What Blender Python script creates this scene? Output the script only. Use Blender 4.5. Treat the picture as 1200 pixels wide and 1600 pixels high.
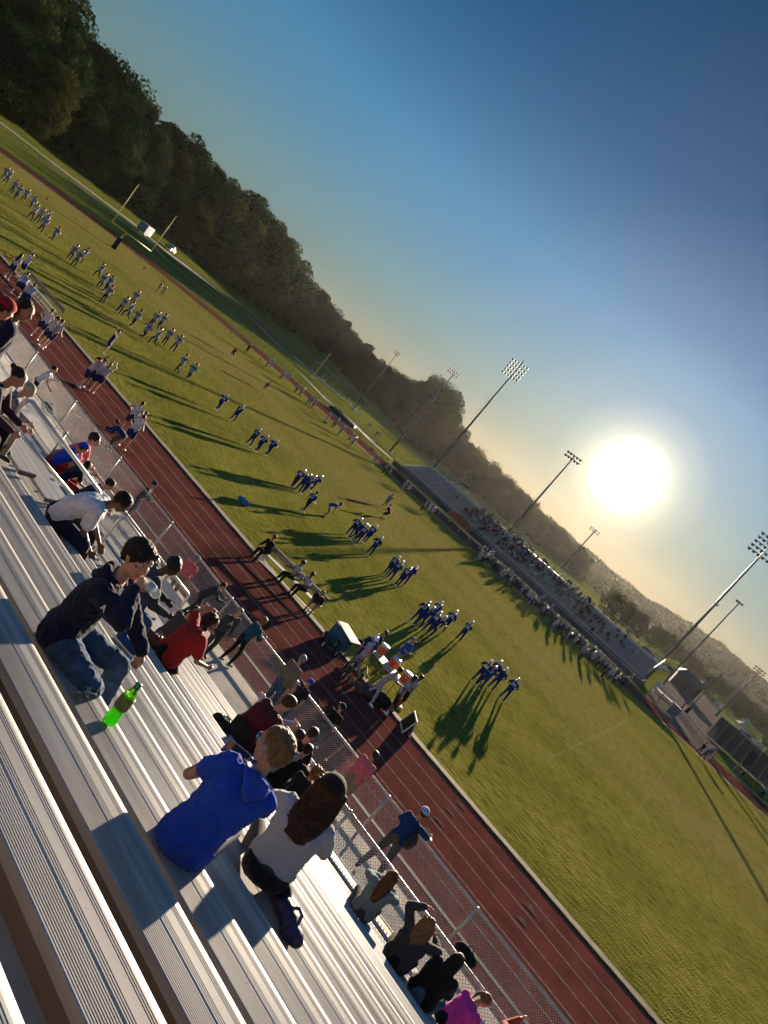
import bpy, bmesh, math, random
import numpy as np
from mathutils import Vector, Matrix, noise
from mathutils.bvhtree import BVHTree
R_ = math.radians
rnd = random.Random(7)
sc = bpy.context.scene
for o in list(bpy.data.objects): bpy.data.objects.remove(o)

# ------------------------------------------------------------------ camera
CX, CY, CZ = 89.762, -34.352, 8.393
F = 1056.71
AX = Vector((0.63732173, 0.43566541, 0.63562305))
BX = Vector((-0.61210003, -0.21488822, 0.7610234))
FX = Vector((-0.46813947, 0.87408164, -0.12971788))
cam_d = bpy.data.cameras.new('camera')
cam = bpy.data.objects.new('camera', cam_d)
sc.collection.objects.link(cam)
cam.matrix_world = Matrix(((AX.x, BX.x, -FX.x, CX), (AX.y, BX.y, -FX.y, CY), (AX.z, BX.z, -FX.z, CZ), (0, 0, 0, 1)))
cam_d.sensor_fit = 'VERTICAL'; cam_d.sensor_height = 32.0
cam_d.lens = F / 1600 * 32.0
cam_d.clip_start = 0.05; cam_d.clip_end = 6000
sc.camera = cam

# ------------------------------------------------------------------ sky, sun, exposure
SUN_EL, SUN_AZ = 7.48, -14.875          # degrees; azimuth from +Y towards +X
sun_v = Vector((math.sin(R_(SUN_AZ)) * math.cos(R_(SUN_EL)), math.cos(R_(SUN_AZ)) * math.cos(R_(SUN_EL)), math.sin(R_(SUN_EL))))
world = bpy.data.worlds.new('World'); sc.world = world; world.use_nodes = True
wn = world.node_tree.nodes; wl = world.node_tree.links; wn.clear()
w_out = wn.new('ShaderNodeOutputWorld'); w_bg = wn.new('ShaderNodeBackground')
sky = wn.new('ShaderNodeTexSky'); sky.sky_type = 'NISHITA'; sky.sun_disc = False
sky.sun_elevation = R_(SUN_EL); sky.sun_rotation = R_(SUN_AZ)
sky.air_density = 1.0; sky.dust_density = .02; sky.ozone_density = 2.5; sky.altitude = 100
w_bg.inputs['Strength'].default_value = 0.08
hs = wn.new('ShaderNodeHueSaturation'); hs.inputs['Saturation'].default_value = 0.62
wl.new(sky.outputs['Color'], hs.inputs['Color']); 
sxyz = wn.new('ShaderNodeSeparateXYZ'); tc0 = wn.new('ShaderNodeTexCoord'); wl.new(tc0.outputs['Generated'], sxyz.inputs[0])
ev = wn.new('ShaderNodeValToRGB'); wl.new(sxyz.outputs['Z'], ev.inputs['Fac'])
for pz, c in ((.0, (.160, .130, .105)), (.06, (.150, .160, .15)), (.14, (.145, .225, .235)), (.28, (.100, .275, .385)), (.44, (.032, .155, .275)), (.62, (.016, .112, .205)), (.75, (.10, .42, 1.0)), (.9, (.28, .72, 1.0))):  # last stops: zenith above the frame, brightened to add blue fill to shade
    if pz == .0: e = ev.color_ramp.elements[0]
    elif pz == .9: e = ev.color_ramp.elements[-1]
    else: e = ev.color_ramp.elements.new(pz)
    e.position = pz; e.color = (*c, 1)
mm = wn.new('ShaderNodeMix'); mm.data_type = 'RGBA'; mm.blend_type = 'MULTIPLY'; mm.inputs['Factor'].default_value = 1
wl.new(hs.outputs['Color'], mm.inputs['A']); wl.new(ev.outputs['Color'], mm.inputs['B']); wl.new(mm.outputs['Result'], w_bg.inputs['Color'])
# the aureole of the low sun: light scattered by thin haze round the sun's own direction in the sky
geo = wn.new('ShaderNodeTexCoord')
dot = wn.new('ShaderNodeVectorMath'); dot.operation = 'DOT_PRODUCT'; dot.inputs[1].default_value = sun_v
nrm = wn.new('ShaderNodeVectorMath'); nrm.operation = 'NORMALIZE'
wl.new(geo.outputs['Generated'], nrm.inputs[0]); wl.new(nrm.outputs['Vector'], dot.inputs[0])
ac = wn.new('ShaderNodeMath'); ac.operation = 'ARCCOSINE'; wl.new(dot.outputs['Value'], ac.inputs[0])
ramp = wn.new('ShaderNodeValToRGB'); wl.new(ac.outputs['Value'], ramp.inputs['Fac'])
AUREOLE = [(0.0, (9, 8.6, 7.6)), (0.030, (7, 6.4, 5.2)), (0.040, (2.4, 2.0, 1.35)), (0.049, (1.15, .90, .57)), (0.060, (.74, .55, .33)), (0.080, (.46, .32, .175)), (0.11, (.26, .17, .085)), (0.20, (.13, .072, .030)), (0.36, (.038, .017, .004)), (0.6, (.004, .002, .001)), (1.0, (0, 0, 0))]
AUREOLE_OLD = [(0.0, (9, 8.3, 7.0)), (0.044, (5, 4.5, 3.6)), (0.062, (1.1, .88, .55)), (0.085, (.42, .30, .15)), (0.15, (.17, .105, .042)), (0.30, (.06, .033, .012)), (0.6, (.012, .006, .003)), (1.0, (0, 0, 0))]
els = ramp.color_ramp.elements
els[0].position = 0.0; els[0].color = (*[c / 9 for c in AUREOLE[0][1]], 1)
els[1].position = 1.0; els[1].color = (0, 0, 0, 1)
for pz, c in AUREOLE[1:-1]:
    e = els.new(pz); e.color = (*[v / 9 for v in c], 1)
w_bg2 = wn.new('ShaderNodeBackground'); w_bg2.inputs['Strength'].default_value = 9 * 0.25
wl.new(ramp.outputs['Color'], w_bg2.inputs['Color'])
w_add = wn.new('ShaderNodeAddShader'); wl.new(w_bg.outputs[0], w_add.inputs[0]); wl.new(w_bg2.outputs[0], w_add.inputs[1])
wl.new(w_add.outputs[0], w_out.inputs['Surface'])
sun_d = bpy.data.lights.new('sun', 'SUN'); sun_d.energy = 5.0; sun_d.angle = R_(0.55); sun_d.color = (1.0, 0.82, 0.60)
sun = bpy.data.objects.new('sun', sun_d); sc.collection.objects.link(sun)
sun.rotation_euler = (-sun_v).to_track_quat('-Z', 'Y').to_euler()
vs = sc.view_settings; vs.view_transform = 'Standard'; vs.look = 'None'; vs.gamma = 1.0; vs.use_curve_mapping = False
vs.exposure = 1.85
sc.cycles.use_denoising = True
sc.cycles.max_bounces = 5; sc.cycles.diffuse_bounces = 2; sc.cycles.glossy_bounces = 2; sc.cycles.transmission_bounces = 5
sc.cycles.transparent_max_bounces = 8; sc.cycles.volume_bounces = 0; sc.cycles.caustics_reflective = False
sc.cycles.use_adaptive_sampling = True; sc.cycles.adaptive_threshold = 0.02

def ray(px, py):
    """Direction from the camera position through a point of the photograph; used to measure where things stand on the ground."""
    return (px - 600) * AX - (py - 800) * BX + F * FX
def gp(px, py, z=0.0):
    d = ray(px, py); t = (z - CZ) / d.z
    return Vector((CX, CY, CZ)) + d * t
def gy(px, py, y):
    d = ray(px, py); t = (y - CY) / d.y
    return Vector((CX, CY, CZ)) + d * t

# ------------------------------------------------------------------ materials
MATS = {}
def M(name, col, rough=.7, metal=0.0, var=.12, scale=6, bump=0.0, bscale=60, spec=.3, col2=None, obj_rand=0.0, stretch=None, trans=0.0, sheen=0.0, coords='Object'):
    if name in MATS: return MATS[name]
    m = bpy.data.materials.new(name); m.use_nodes = True; MATS[name] = m
    nt = m.node_tree; n = nt.nodes; l = nt.links; b = n['Principled BSDF']
    b.inputs['Roughness'].default_value = rough; b.inputs['Metallic'].default_value = metal
    b.inputs['Specular IOR Level'].default_value = spec
    if sheen: b.inputs['Sheen Weight'].default_value = sheen; b.inputs['Sheen Roughness'].default_value = .5
    tc = n.new('ShaderNodeTexCoord'); mp = n.new('ShaderNodeMapping'); l.new(tc.outputs[coords], mp.inputs['Vector'])
    if stretch: mp.inputs['Scale'].default_value = stretch
    nz = n.new('ShaderNodeTexNoise'); nz.inputs['Scale'].default_value = scale; nz.inputs['Detail'].default_value = 5
    l.new(mp.outputs[0], nz.inputs['Vector'])
    mx = n.new('ShaderNodeMix'); mx.data_type = 'RGBA'
    c2 = col2 if col2 else tuple(max(0, c * (1 - var * 2)) for c in col)
    mx.inputs['A'].default_value = (*c2, 1); mx.inputs['B'].default_value = (*[min(1, c * (1 + (var if not col2 else 0))) for c in col], 1)
    rp = n.new('ShaderNodeMapRange'); rp.inputs['From Min'].default_value = .3; rp.inputs['From Max'].default_value = .7
    l.new(nz.outputs['Fac'], rp.inputs['Value']); l.new(rp.outputs[0], mx.inputs['Factor'])
    out = mx.outputs['Result']
    if obj_rand:
        oi = n.new('ShaderNodeObjectInfo'); h = n.new('ShaderNodeHueSaturation'); mr = n.new('ShaderNodeMapRange')
        mr.inputs['To Min'].default_value = 1 - obj_rand; mr.inputs['To Max'].default_value = 1 + obj_rand
        l.new(oi.outputs['Random'], mr.inputs['Value']); l.new(mr.outputs[0], h.inputs['Value']); l.new(out, h.inputs['Color']); out = h.outputs[0]
    l.new(out, b.inputs['Base Color'])
    if bump:
        nb = n.new('ShaderNodeTexNoise'); nb.inputs['Scale'].default_value = bscale; nb.inputs['Detail'].default_value = 4
        l.new(mp.outputs[0], nb.inputs['Vector'])
        bp_ = n.new('ShaderNodeBump'); bp_.inputs['Strength'].default_value = bump; bp_.inputs['Distance'].default_value = .02
        l.new(nb.outputs['Fac'], bp_.inputs['Height']); l.new(bp_.outputs[0], b.inputs['Normal'])
    if trans:
        tr = n.new('ShaderNodeBsdfTranslucent'); l.new(out, tr.inputs['Color']); ms = n.new('ShaderNodeMixShader')
        ms.inputs[0].default_value = trans; l.new(b.outputs[0], ms.inputs[1]); l.new(tr.outputs[0], ms.inputs[2])
        l.new(ms.outputs[0], n['Material Output'].inputs['Surface'])
    return m

# ------------------------------------------------------------------ object helpers
COL = sc.collection.objects
def tag(o, label=None, cat=None, group=None, kind=None):
    if label: o['label'] = label
    if cat: o['category'] = cat
    if group: o['group'] = group
    if kind: o['kind'] = kind
    return o
def thing(name, label, cat, loc=(0, 0, 0), rz=0.0, group=None):
    o = bpy.data.objects.new(name, None); COL.link(o); o.location = loc; o.rotation_euler = (0, 0, rz)
    o.empty_display_size = .1
    return tag(o, label, cat, group)
def mobj(name, mesh, parent=None):
    o = bpy.data.objects.new(name, mesh); COL.link(o)
    if parent: o.parent = parent
    return o
def copy_tree(o, parent=None):
    c = o.copy(); COL.link(c)
    if parent: c.parent = parent; c.matrix_parent_inverse.identity()
    for ch in list(o.children): copy_tree(ch, c)
    return c
def dup(root, loc, rz=0.0, label=None, group=None, scale=1.0):
    c = copy_tree(root); c.location = loc; c.rotation_euler = (0, 0, rz); c.scale = (scale,) * 3
    if label: c['label'] = label
    if group: c['group'] = group
    return c

class MB:
    """Collects simple solids and links them as one mesh."""
    def __init__(s): s.v = []; s.f = []; s.m = []; s.cm = 0
    def add(s, vs, fs):
        b = len(s.v); s.v += [tuple(v) for v in vs]; s.f += [tuple(b + i for i in f) for f in fs]; s.m += [s.cm] * len(fs)
    def box(s, x0, x1, y0, y1, z0, z1, T=None):
        vs = [Vector((x, y, z)) for x in (x0, x1) for y in (y0, y1) for z in (z0, z1)]
        if T: vs = [T @ v for v in vs]
        s.add(vs, [(0, 1, 3, 2), (4, 6, 7, 5), (0, 4, 5, 1), (2, 3, 7, 6), (0, 2, 6, 4), (1, 5, 7, 3)])
    def tube(s, pts, r, n=8, cap=True, r2=None):
        pts = [Vector(p) for p in pts]; k = len(pts); rings = []
        up = Vector((0, 0, 1)); prev = None
        for i, p in enumerate(pts):
            d = (pts[min(i + 1, k - 1)] - pts[max(i - 1, 0)]).normalized()
            u = d.cross(up)
            if u.length < .05: u = d.cross(Vector((0, 1, 0)))
            u.normalize()
            if prev and u.dot(prev) < 0: u = -u
            prev = u
            w = d.cross(u).normalized()
            rr = r if r2 is None else r + (r2 - r) * i / (k - 1)
            rings.append([p + (u * math.cos(2 * math.pi * j / n + math.pi / n) + w * math.sin(2 * math.pi * j / n + math.pi / n)) * rr for j in range(n)])
        b = [v for rg in rings for v in rg]; fs = []
        for i in range(k - 1):
            for j in range(n):
                a = i * n + j; c = i * n + (j + 1) % n; fs.append((a, c, c + n, a + n))
        if cap: fs += [tuple(range(n))[::-1], tuple(range((k - 1) * n, k * n))]
        s.add(b, fs)
    def quad(s, a, b, c, d): s.add([a, b, c, d], [(0, 1, 2, 3)])
    def cyl(s, c, r, h, n=16, r2=None, axis='z'):
        c = Vector(c); a = {'z': Vector((0, 0, h)), 'x': Vector((h, 0, 0)), 'y': Vector((0, h, 0))}[axis]
        s.tube([c, c + a], r, n, True, r2)
    def lathe(s, prof, n=24, T=None):
        vs = []; k = len(prof)
        for r, z in prof:
            for j in range(n):
                v = Vector((r * math.cos(2 * math.pi * j / n), r * math.sin(2 * math.pi * j / n), z)); vs.append(T @ v if T else v)
        fs = [(i * n + j, i * n + (j + 1) % n, (i + 1) * n + (j + 1) % n, (i + 1) * n + j) for i in range(k - 1) for j in range(n)]
        fs += [tuple(range(n))[::-1], tuple(range((k - 1) * n, k * n))]
        s.add(vs, fs)
    def prism(s, prof, x0, x1):
        """Closed profile of (y, z) swept along X."""
        n = len(prof); vs = [(x0, y, z) for y, z in prof] + [(x1, y, z) for y, z in prof]
        s.add(vs, [(i, (i + 1) % n, n + (i + 1) % n, n + i) for i in range(n)] + [tuple(range(n))[::-1], tuple(range(n, 2 * n))])
    def ico(s, c, r, sub=1, T=None):
        bm = bmesh.new(); bmesh.ops.create_icosphere(bm, subdivisions=sub, radius=1)
        rr = r if isinstance(r, (tuple, list)) else (r, r, r)
        vs = [Vector((v.co.x * rr[0], v.co.y * rr[1], v.co.z * rr[2])) for v in bm.verts]
        if T: vs = [T @ v for v in vs]
        vs = [v + Vector(c) for v in vs]
        s.add(vs, [tuple(v.index for v in f.verts) for f in bm.faces]); bm.free()
    def mesh(s, name, mats, smooth=False):
        me = bpy.data.meshes.new(name); me.from_pydata(s.v, [], s.f)
        for m in (mats if isinstance(mats, (list, tuple)) else [mats]): me.materials.append(m)
        me.polygons.foreach_set('material_index', s.m)
        if smooth: me.polygons.foreach_set('use_smooth', [True] * len(s.f))
        me.update(); return me
    def build(s, name, mats, parent=None, smooth=False): return mobj(name, s.mesh(name, mats, smooth), parent)
def sgn(v): return (v > 0) - (v < 0)
# ------------------------------------------------------------------ ground
G_GRASS = M('turf', (.115, .108, .022), .9, var=.3, scale=.35, spec=.06, sheen=.0)
def grass_mat(name, c_a, c_b, c_c, sc1, blade=26, band=None, tilt=.10):
    m = bpy.data.materials.new(name); m.use_nodes = True; nt = m.node_tree; n = nt.nodes; l = nt.links; b = n['Principled BSDF']
    b.inputs['Roughness'].default_value = 1; b.inputs['Specular IOR Level'].default_value = 0
    tc = n.new('ShaderNodeTexCoord')
    def nz(scale, detail=4, st=(1, 1, 1)):
        mp = n.new('ShaderNodeMapping'); mp.inputs['Scale'].default_value = st; l.new(tc.outputs['Object'], mp.inputs['Vector'])
        t = n.new('ShaderNodeTexNoise'); t.inputs['Scale'].default_value = scale; t.inputs['Detail'].default_value = detail
        l.new(mp.outputs[0], t.inputs['Vector']); return t.outputs['Fac']
    def rng(v, a, c):
        r = n.new('ShaderNodeMapRange'); r.inputs['From Min'].default_value = a; r.inputs['From Max'].default_value = c; l.new(v, r.inputs['Value']); return r.outputs[0]
    def mix(f, a, c):
        x = n.new('ShaderNodeMix'); x.data_type = 'RGBA'; l.new(f, x.inputs['Factor'])
        for s_, k in ((a, 'A'), (c, 'B')):
            if isinstance(s_, tuple): x.inputs[k].default_value = (*s_, 1)
            else: l.new(s_, x.inputs[k])
        return x.outputs['Result']
    c1 = mix(rng(nz(sc1, 4, (.6, 1, 1)), .38, .62), c_a, c_b)
    if band:   # the worn brown middle of the field between the hash marks
        sx = n.new('ShaderNodeSeparateXYZ'); l.new(tc.outputs['Object'], sx.inputs[0])
        d = n.new('ShaderNodeMath'); d.operation = 'SUBTRACT'; l.new(sx.outputs['Y'], d.inputs[0]); d.inputs[1].default_value = band[0]
        a_ = n.new('ShaderNodeMath'); a_.operation = 'ABSOLUTE'; l.new(d.outputs[0], a_.inputs[0])
        q = n.new('ShaderNodeMapRange'); q.inputs['From Min'].default_value = band[1]; q.inputs['From Max'].default_value = band[1] * .3; l.new(a_.outputs[0], q.inputs['Value'])
        wv = n.new('ShaderNodeMath'); wv.operation = 'MULTIPLY'; l.new(q.outputs[0], wv.inputs[0]); l.new(rng(nz(.12, 5, (.5, 1, 1)), .3, .62), wv.inputs[1])
        c1 = mix(wv.outputs[0], c1, c_c)
    mu = n.new('ShaderNodeMix'); mu.data_type = 'RGBA'; mu.blend_type = 'MULTIPLY'; mu.inputs['Factor'].default_value = .6; l.new(c1, mu.inputs['A'])
    l.new(mix(rng(nz(5.5, 5, (.32, 1.0, 1)), .38, .56), (.30, .36, .28), (1, 1, 1)), mu.inputs['B'])
    l.new(mu.outputs['Result'], b.inputs['Base Color'])
    bp_ = n.new('ShaderNodeBump'); bp_.inputs['Strength'].default_value = 1.0; bp_.inputs['Distance'].default_value = tilt
    ad = n.new('ShaderNodeMath'); ad.operation = 'ADD'; l.new(nz(blade, 3, (1, .5, 1)), ad.inputs[0]); l.new(nz(5.5, 5, (.32, 1.0, 1)), ad.inputs[1])
    l.new(ad.outputs[0], bp_.inputs['Height']); l.new(bp_.outputs[0], b.inputs['Normal'])
    tr = n.new('ShaderNodeBsdfTranslucent'); l.new(mu.outputs['Result'], tr.inputs['Color']); l.new(bp_.outputs[0], tr.inputs['Normal'])
    ms = n.new('ShaderNodeMixShader'); ms.inputs[0].default_value = .0; l.new(b.outputs[0], ms.inputs[1]); l.new(tr.outputs[0], ms.inputs[2])
    l.new(ms.outputs[0], n['Material Output'].inputs['Surface'])
    MATS[name] = m; return m
FIELD = grass_mat('field_grass', (.190, .185, .034), (.260, .235, .048), (.28, .225, .070), .22, band=(24, 20))
ROUGH = grass_mat('rough_grass', (.13, .155, .025), (.19, .185, .034), (.2, .16, .07), .12, blade=14)
AZT = [(-180, 300, 1), (-90, 195, 1.7), (-75, 195, 1.6), (-67, 200, 1.55), (-58, 240, 1.95), (-53, 270, 1.8), (-47, 320, 1.3), (-43, 370, 2.4), (-40, 390, 2.5), (-36, 385, .2), (-31, 370, -1.8), (-24, 400, -2.5), (-18, 430, -2), (-13, 450, -1), (-5, 460, 0), (10, 460, 0), (180, 420, 1)]
RIDGE = [(-180, 1.0), (-90, 1.8), (-60, 1.8), (-40, .9), (-17.6, .62), (-13.5, .84), (-10.5, .8), (-7.6, .87), (-5.2, 1.32), (-3.7, 1.53), (-1.8, 1.72), (.4, 1.7), (2.4, 1.7), (8, 1.6), (40, 1.0), (180, 1.0)]
def lerp_tab(t, a, k=1):
    for p_, q_ in zip(t, t[1:]):
        if p_[0] <= a <= q_[0]:
            f = (a - p_[0]) / (q_[0] - p_[0]); return p_[k] + (q_[k] - p_[k]) * f
    return t[-1][k]
def terrain_z(x, y):
    dx, dy = x - CX, y - CY; r = math.hypot(dx, dy); a = math.degrees(math.atan2(dx, dy))
    return terr(a, r)
def terr(a, r):
    Rt, zt = lerp_tab(AZT, a, 1), lerp_tab(AZT, a, 2)
    left = max(0, min(1, (-a - 14) / 12))
    r0 = 148 if a < -47 else (138 if a < -38 else 128)
    if a < -100 or a > 20: return -.02
    if r < r0: return -.02
    if r < Rt: f = (r - r0) / (Rt - r0); return -.02 + zt * f * f * (3 - 2 * f)
    sl = .11 * left + .004
    z1 = zt + min(r - Rt, 110) * sl
    RR = 1000
    zr = CZ + RR * math.tan(R_(lerp_tab(RIDGE, a, 1)))
    if r < 520: return z1
    if r < RR:
        f = (r - 520) / (RR - 520); f = f * f * (3 - 2 * f); return z1 * (1 - f) + zr * f + noise.noise(Vector((a * .9, r * .006, 3))) * 2.5 * f
    return zr - (r - RR) * .05
vs_, fs_ = [], []
azs = [-180 + 10 * i for i in range(9)] + [-92 + 1.0 * i for i in range(108)] + [20 + 10 * i for i in range(1, 17)]
rs = [0, 40, 80, 110, 125, 135, 142, 150, 158, 165, 172, 180, 190, 200, 215, 230, 250, 280, 310, 350, 420, 520, 580, 640, 700, 760, 820, 880, 940, 975, 1000, 1030, 1100, 1400, 2600]
for a in azs:
    for r in rs:
        z = terr(min(a, 179.9), r)
        vs_.append((CX + math.sin(R_(a)) * r, CY + math.cos(R_(a)) * r, z))
nr = len(rs)
for i in range(len(azs) - 1):
    for j in range(nr - 1):
        fs_.append((i * nr + j, i * nr + j + 1, (i + 1) * nr + j + 1, (i + 1) * nr + j))
me = bpy.data.meshes.new('ground'); me.from_pydata(vs_, [], fs_); me.materials.append(ROUGH)
me.materials.append(M('wooded_hill', (.045, .055, .02), .95, var=.5, scale=.06, bump=1.0, bscale=.25, spec=.02, col2=(.02, .028, .012)))
for p_ in me.polygons:
    p_.use_smooth = True
    if (Vector(p_.center) - Vector((CX, CY, 0))).length > 560: p_.material_index = 1
tag(mobj('ground', me), kind='structure')

def oval(x0, x1, yn, yf, al, ar, n=40):
    """Track outline: two straights joined by half ellipses, counter-clockwise from the near right corner."""
    cy, b = (yn + yf) / 2, (yf - yn) / 2; P = []
    for i in range(n + 1):
        t = math.pi * i / n; P.append((x1 + ar * math.sin(t), cy - b * math.cos(t)))
    for i in range(n + 1):
        t = math.pi * i / n; P.append((x0 - al * math.sin(t), cy + b * math.cos(t)))
    return P
INNER = oval(14, 104, -11.7, 55.5, 37, 37); OUTER = oval(14, 104, -17.75, 66.0, 47, 45)
def ring(name, A, B, z, mat):
    n = len(A); me = bpy.data.meshes.new(name)
    me.from_pydata([(x, y, z) for x, y in A] + [(x, y, z) for x, y in B], [], [(i, (i + 1) % n, n + (i + 1) % n, n + i) for i in range(n)])
    me.materials.append(mat); me.flip_normals(); me.update(); return mobj(name, me)
TRACK = M('track_rubber', (.140, .046, .036), .92, var=.22, scale=1.2, bump=.35, bscale=160, spec=.0, col2=(.088, .030, .024))
LINE = M('track_line', (.30, .26, .23), 1, spec=0, var=.25, scale=8)
def sheet(name, P, z, mat):
    me = bpy.data.meshes.new(name); me.from_pydata([(x, y, z) for x, y in P], [], [tuple(range(len(P)))]); me.materials.append(mat); me.update()
    return mobj(name, me)
tag(sheet('playing_field', INNER, .012, FIELD), kind='structure')
tag(ring('running_track', INNER, OUTER, .006, TRACK), kind='structure')
# lane lines: six lanes
def mixring(f): return [(a[0] + (b[0] - a[0]) * f, a[1] + (b[1] - a[1]) * f) for a, b in zip(INNER, OUTER)]
lm = bpy.data.meshes.new('lane_lines'); V_, F_ = [], []
for k in range(0, 7):
    f0 = .035 + k * .1605; A = mixring(f0); B = mixring(f0 + (.0065)); n = len(A); b0 = len(V_)
    V_ += [(x, y, .011) for x, y in A] + [(x, y, .011) for x, y in B]
    F_ += [(b0 + i, b0 + n + i, b0 + n + (i + 1) % n, b0 + (i + 1) % n) for i in range(n)]
lm.from_pydata(V_, [], F_); lm.materials.append(LINE); tag(mobj('track_lane_lines', lm), kind='structure')
kb = ring('track_kerb', oval(14, 104, -11.42, 55.2, 36.7, 36.7), oval(14, 104, -11.72, 55.5, 37, 37), .05, M('kerb_concrete', (.20, .15, .12), .9, var=.2, scale=3))
tag(kb, kind='structure')
tag(sheet('track_apron', [(40, -20.72), (125, -20.72), (125, -17.72), (40, -17.72)], .0045, TRACK), kind='structure')
m_ = bpy.data.meshes.new('drain_strip'); m_.from_pydata([(40, -17.84, .012), (125, -17.84, .012), (125, -17.70, .012), (40, -17.70, .012)], [], [(0, 1, 2, 3)]); m_.materials.append(M('drain_black', (.012, .012, .013), .8)); tag(mobj('drain_strip', m_), kind='structure')
tri = MB()
for px, py in [(668, 1297), (686, 1282), (703, 1268), (720, 1258), (828, 1418), (815, 1438)]:
    c = gp(px, py, .016); s_ = .33 if px != 828 else .45
    tri.add([(c.x - s_ * .6, c.y - s_ * .4, .017), (c.x + s_ * .7, c.y - s_ * .3, .017), (c.x, c.y + s_ * .6, .017)], [(0, 1, 2)])
tag(tri.build('track_triangle_marks', M('faded_paint', (.12, .075, .06), 1, spec=0)), kind='structure')
# faded yard lines
fl = MB()
for k in range(-3, 4):
    x = 86.775 + 4.572 * k
    if k in (0, 1, 2): fl.quad((x - .06, .3, .017), (x + .06, .3, .017), (x + .06, 30, .017), (x - .06, 30, .017))
    for j in range(0, 5):
        xx = x + .914 * j
        fl.quad((xx - .05, .2, .0175), (xx + .05, .2, .0175), (xx + .05, .75, .0175), (xx - .05, .75, .0175))
fm = bpy.data.materials.new('faded_line'); fm.use_nodes = True; MATS['faded_line'] = fm
n = fm.node_tree.nodes; l = fm.node_tree.links; b = n['Principled BSDF']; b.inputs['Base Color'].default_value = (.22, .235, .12, 1); b.inputs['Roughness'].default_value = .9
nz = n.new('ShaderNodeTexNoise'); nz.inputs['Scale'].default_value = 5; tcn = n.new('ShaderNodeTexCoord'); l.new(tcn.outputs['Object'], nz.inputs['Vector'])
mr = n.new('ShaderNodeMapRange'); mr.inputs['From Min'].default_value = .4; mr.inputs['From Max'].default_value = .65; mr.inputs['To Max'].default_value = .14; l.new(nz.outputs['Fac'], mr.inputs['Value'])
l.new(mr.outputs[0], b.inputs['Alpha'])
tag(fl.build('faded_yard_lines', fm), kind='structure')

# dirt under the near stand, raised concrete walkway between stand and track
DIRT = M('packed_dirt', (.17, .12, .08), .95, var=.3, scale=1.2, bump=.4, bscale=20)
tag(sheet('dirt_under_stand', [(40, -60), (130, -60), (130, -24.3), (40, -24.3)], .01, DIRT), kind='structure')
CONC = M('walkway_concrete', (.47, .42, .35), .9, var=.16, scale=1.6, bump=.2, bscale=60)
WZ = 1.1
wk = MB(); wk.box(40, 130, -26.5, -20.72, 0.004, WZ)
tag(wk.build('concrete_walkway', CONC), kind='structure')
# far ground patches
GRAVEL = M('gravel', (.26, .23, .20), .95, var=.3, scale=.8, bump=.4, bscale=12)
def strip(name, pts, w, dz, mat):
    V_, F_ = [], []
    for i, p_ in enumerate(pts):
        d = (Vector(pts[min(i + 1, len(pts) - 1)]) - Vector(pts[max(i - 1, 0)])).normalized(); nn = Vector((-d.y, d.x))
        ww = w[i] if isinstance(w, (list, tuple)) else w
        for s_ in (-1, 1):
            q = Vector(p_) + nn * ww * s_ * .5; V_.append((q.x, q.y, terrain_z(q.x, q.y) + dz))
    for i in range(len(pts) - 1): F_.append((2 * i, 2 * i + 1, 2 * i + 3, 2 * i + 2))
    me = bpy.data.meshes.new(name); me.from_pydata(V_, [], F_); me.materials.append(mat); me.update()
    return tag(mobj(name, me), kind='structure')
def pol(a, r): return (CX + math.sin(R_(a)) * r, CY + math.cos(R_(a)) * r)
def gt(px, py, up=0.0):
    """Where the sight line of a point of the photograph meets the terrain."""
    d = ray(px, py); o = Vector((CX, CY, CZ)); t0 = 60.0 / d.length
    t = t0
    while t * d.length < 1500:
        p_ = o + d * t
        if p_.z <= terrain_z(p_.x, p_.y) + up: return Vector((p_.x, p_.y, terrain_z(p_.x, p_.y)))
        t += .5 / d.length
    return o + d * t
strip('gravel_road', [tuple(gt(*q)[:2]) for q in [(-40, 162), (0, 192), (40, 222), (83, 256), (150, 306), (215, 355), (262, 396), (300, 424), (345, 458), (400, 505), (440, 545)]], [2.5, 2.5, 2.5, 2.6, 3, 4, 6, 7, 4, 3, 2.5], .10, GRAVEL)
strip('worn_path', [tuple(gt(*q)[:2]) for q in [(470, 585), (510, 625), (545, 655), (580, 690), (612, 718)]], [1.5, 2, 3, 3.5, 2], .06, DIRT)
tag(sheet('concrete_plaza', [tuple(gp(*q)[:2]) for q in [(1008, 1088), (1048, 1052), (1086, 1072), (1130, 1120), (1150, 1150), (1105, 1190), (1060, 1140)]], .03, M('plaza_concrete', (.16, .13, .11), 1, var=.15, scale=.3, spec=0)), kind='structure')
# ------------------------------------------------------------------ the near grandstand
ALU = bpy.data.materials.new('ribbed_aluminium'); ALU.use_nodes = True; MATS['ribbed_aluminium'] = ALU
n = ALU.node_tree.nodes; l = ALU.node_tree.links; b = n['Principled BSDF']
b.inputs['Metallic'].default_value = .10; b.inputs['Specular IOR Level'].default_value = .3; b.inputs['Roughness'].default_value = .42
tcn = n.new('ShaderNodeTexCoord'); mp = n.new('ShaderNodeMapping'); mp.inputs['Scale'].default_value = (.25, 3, 3); l.new(tcn.outputs['Object'], mp.inputs['Vector'])
nz = n.new('ShaderNodeTexNoise'); nz.inputs['Scale'].default_value = 4; nz.inputs['Detail'].default_value = 6; l.new(mp.outputs[0], nz.inputs['Vector'])
rp = n.new('ShaderNodeValToRGB'); rp.color_ramp.elements[0].position = .35; rp.color_ramp.elements[0].color = (.29, .275, .26, 1); rp.color_ramp.elements[1].position = .62; rp.color_ramp.elements[1].color = (.40, .38, .355, 1)
l.new(nz.outputs['Fac'], rp.inputs['Fac'])
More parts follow.
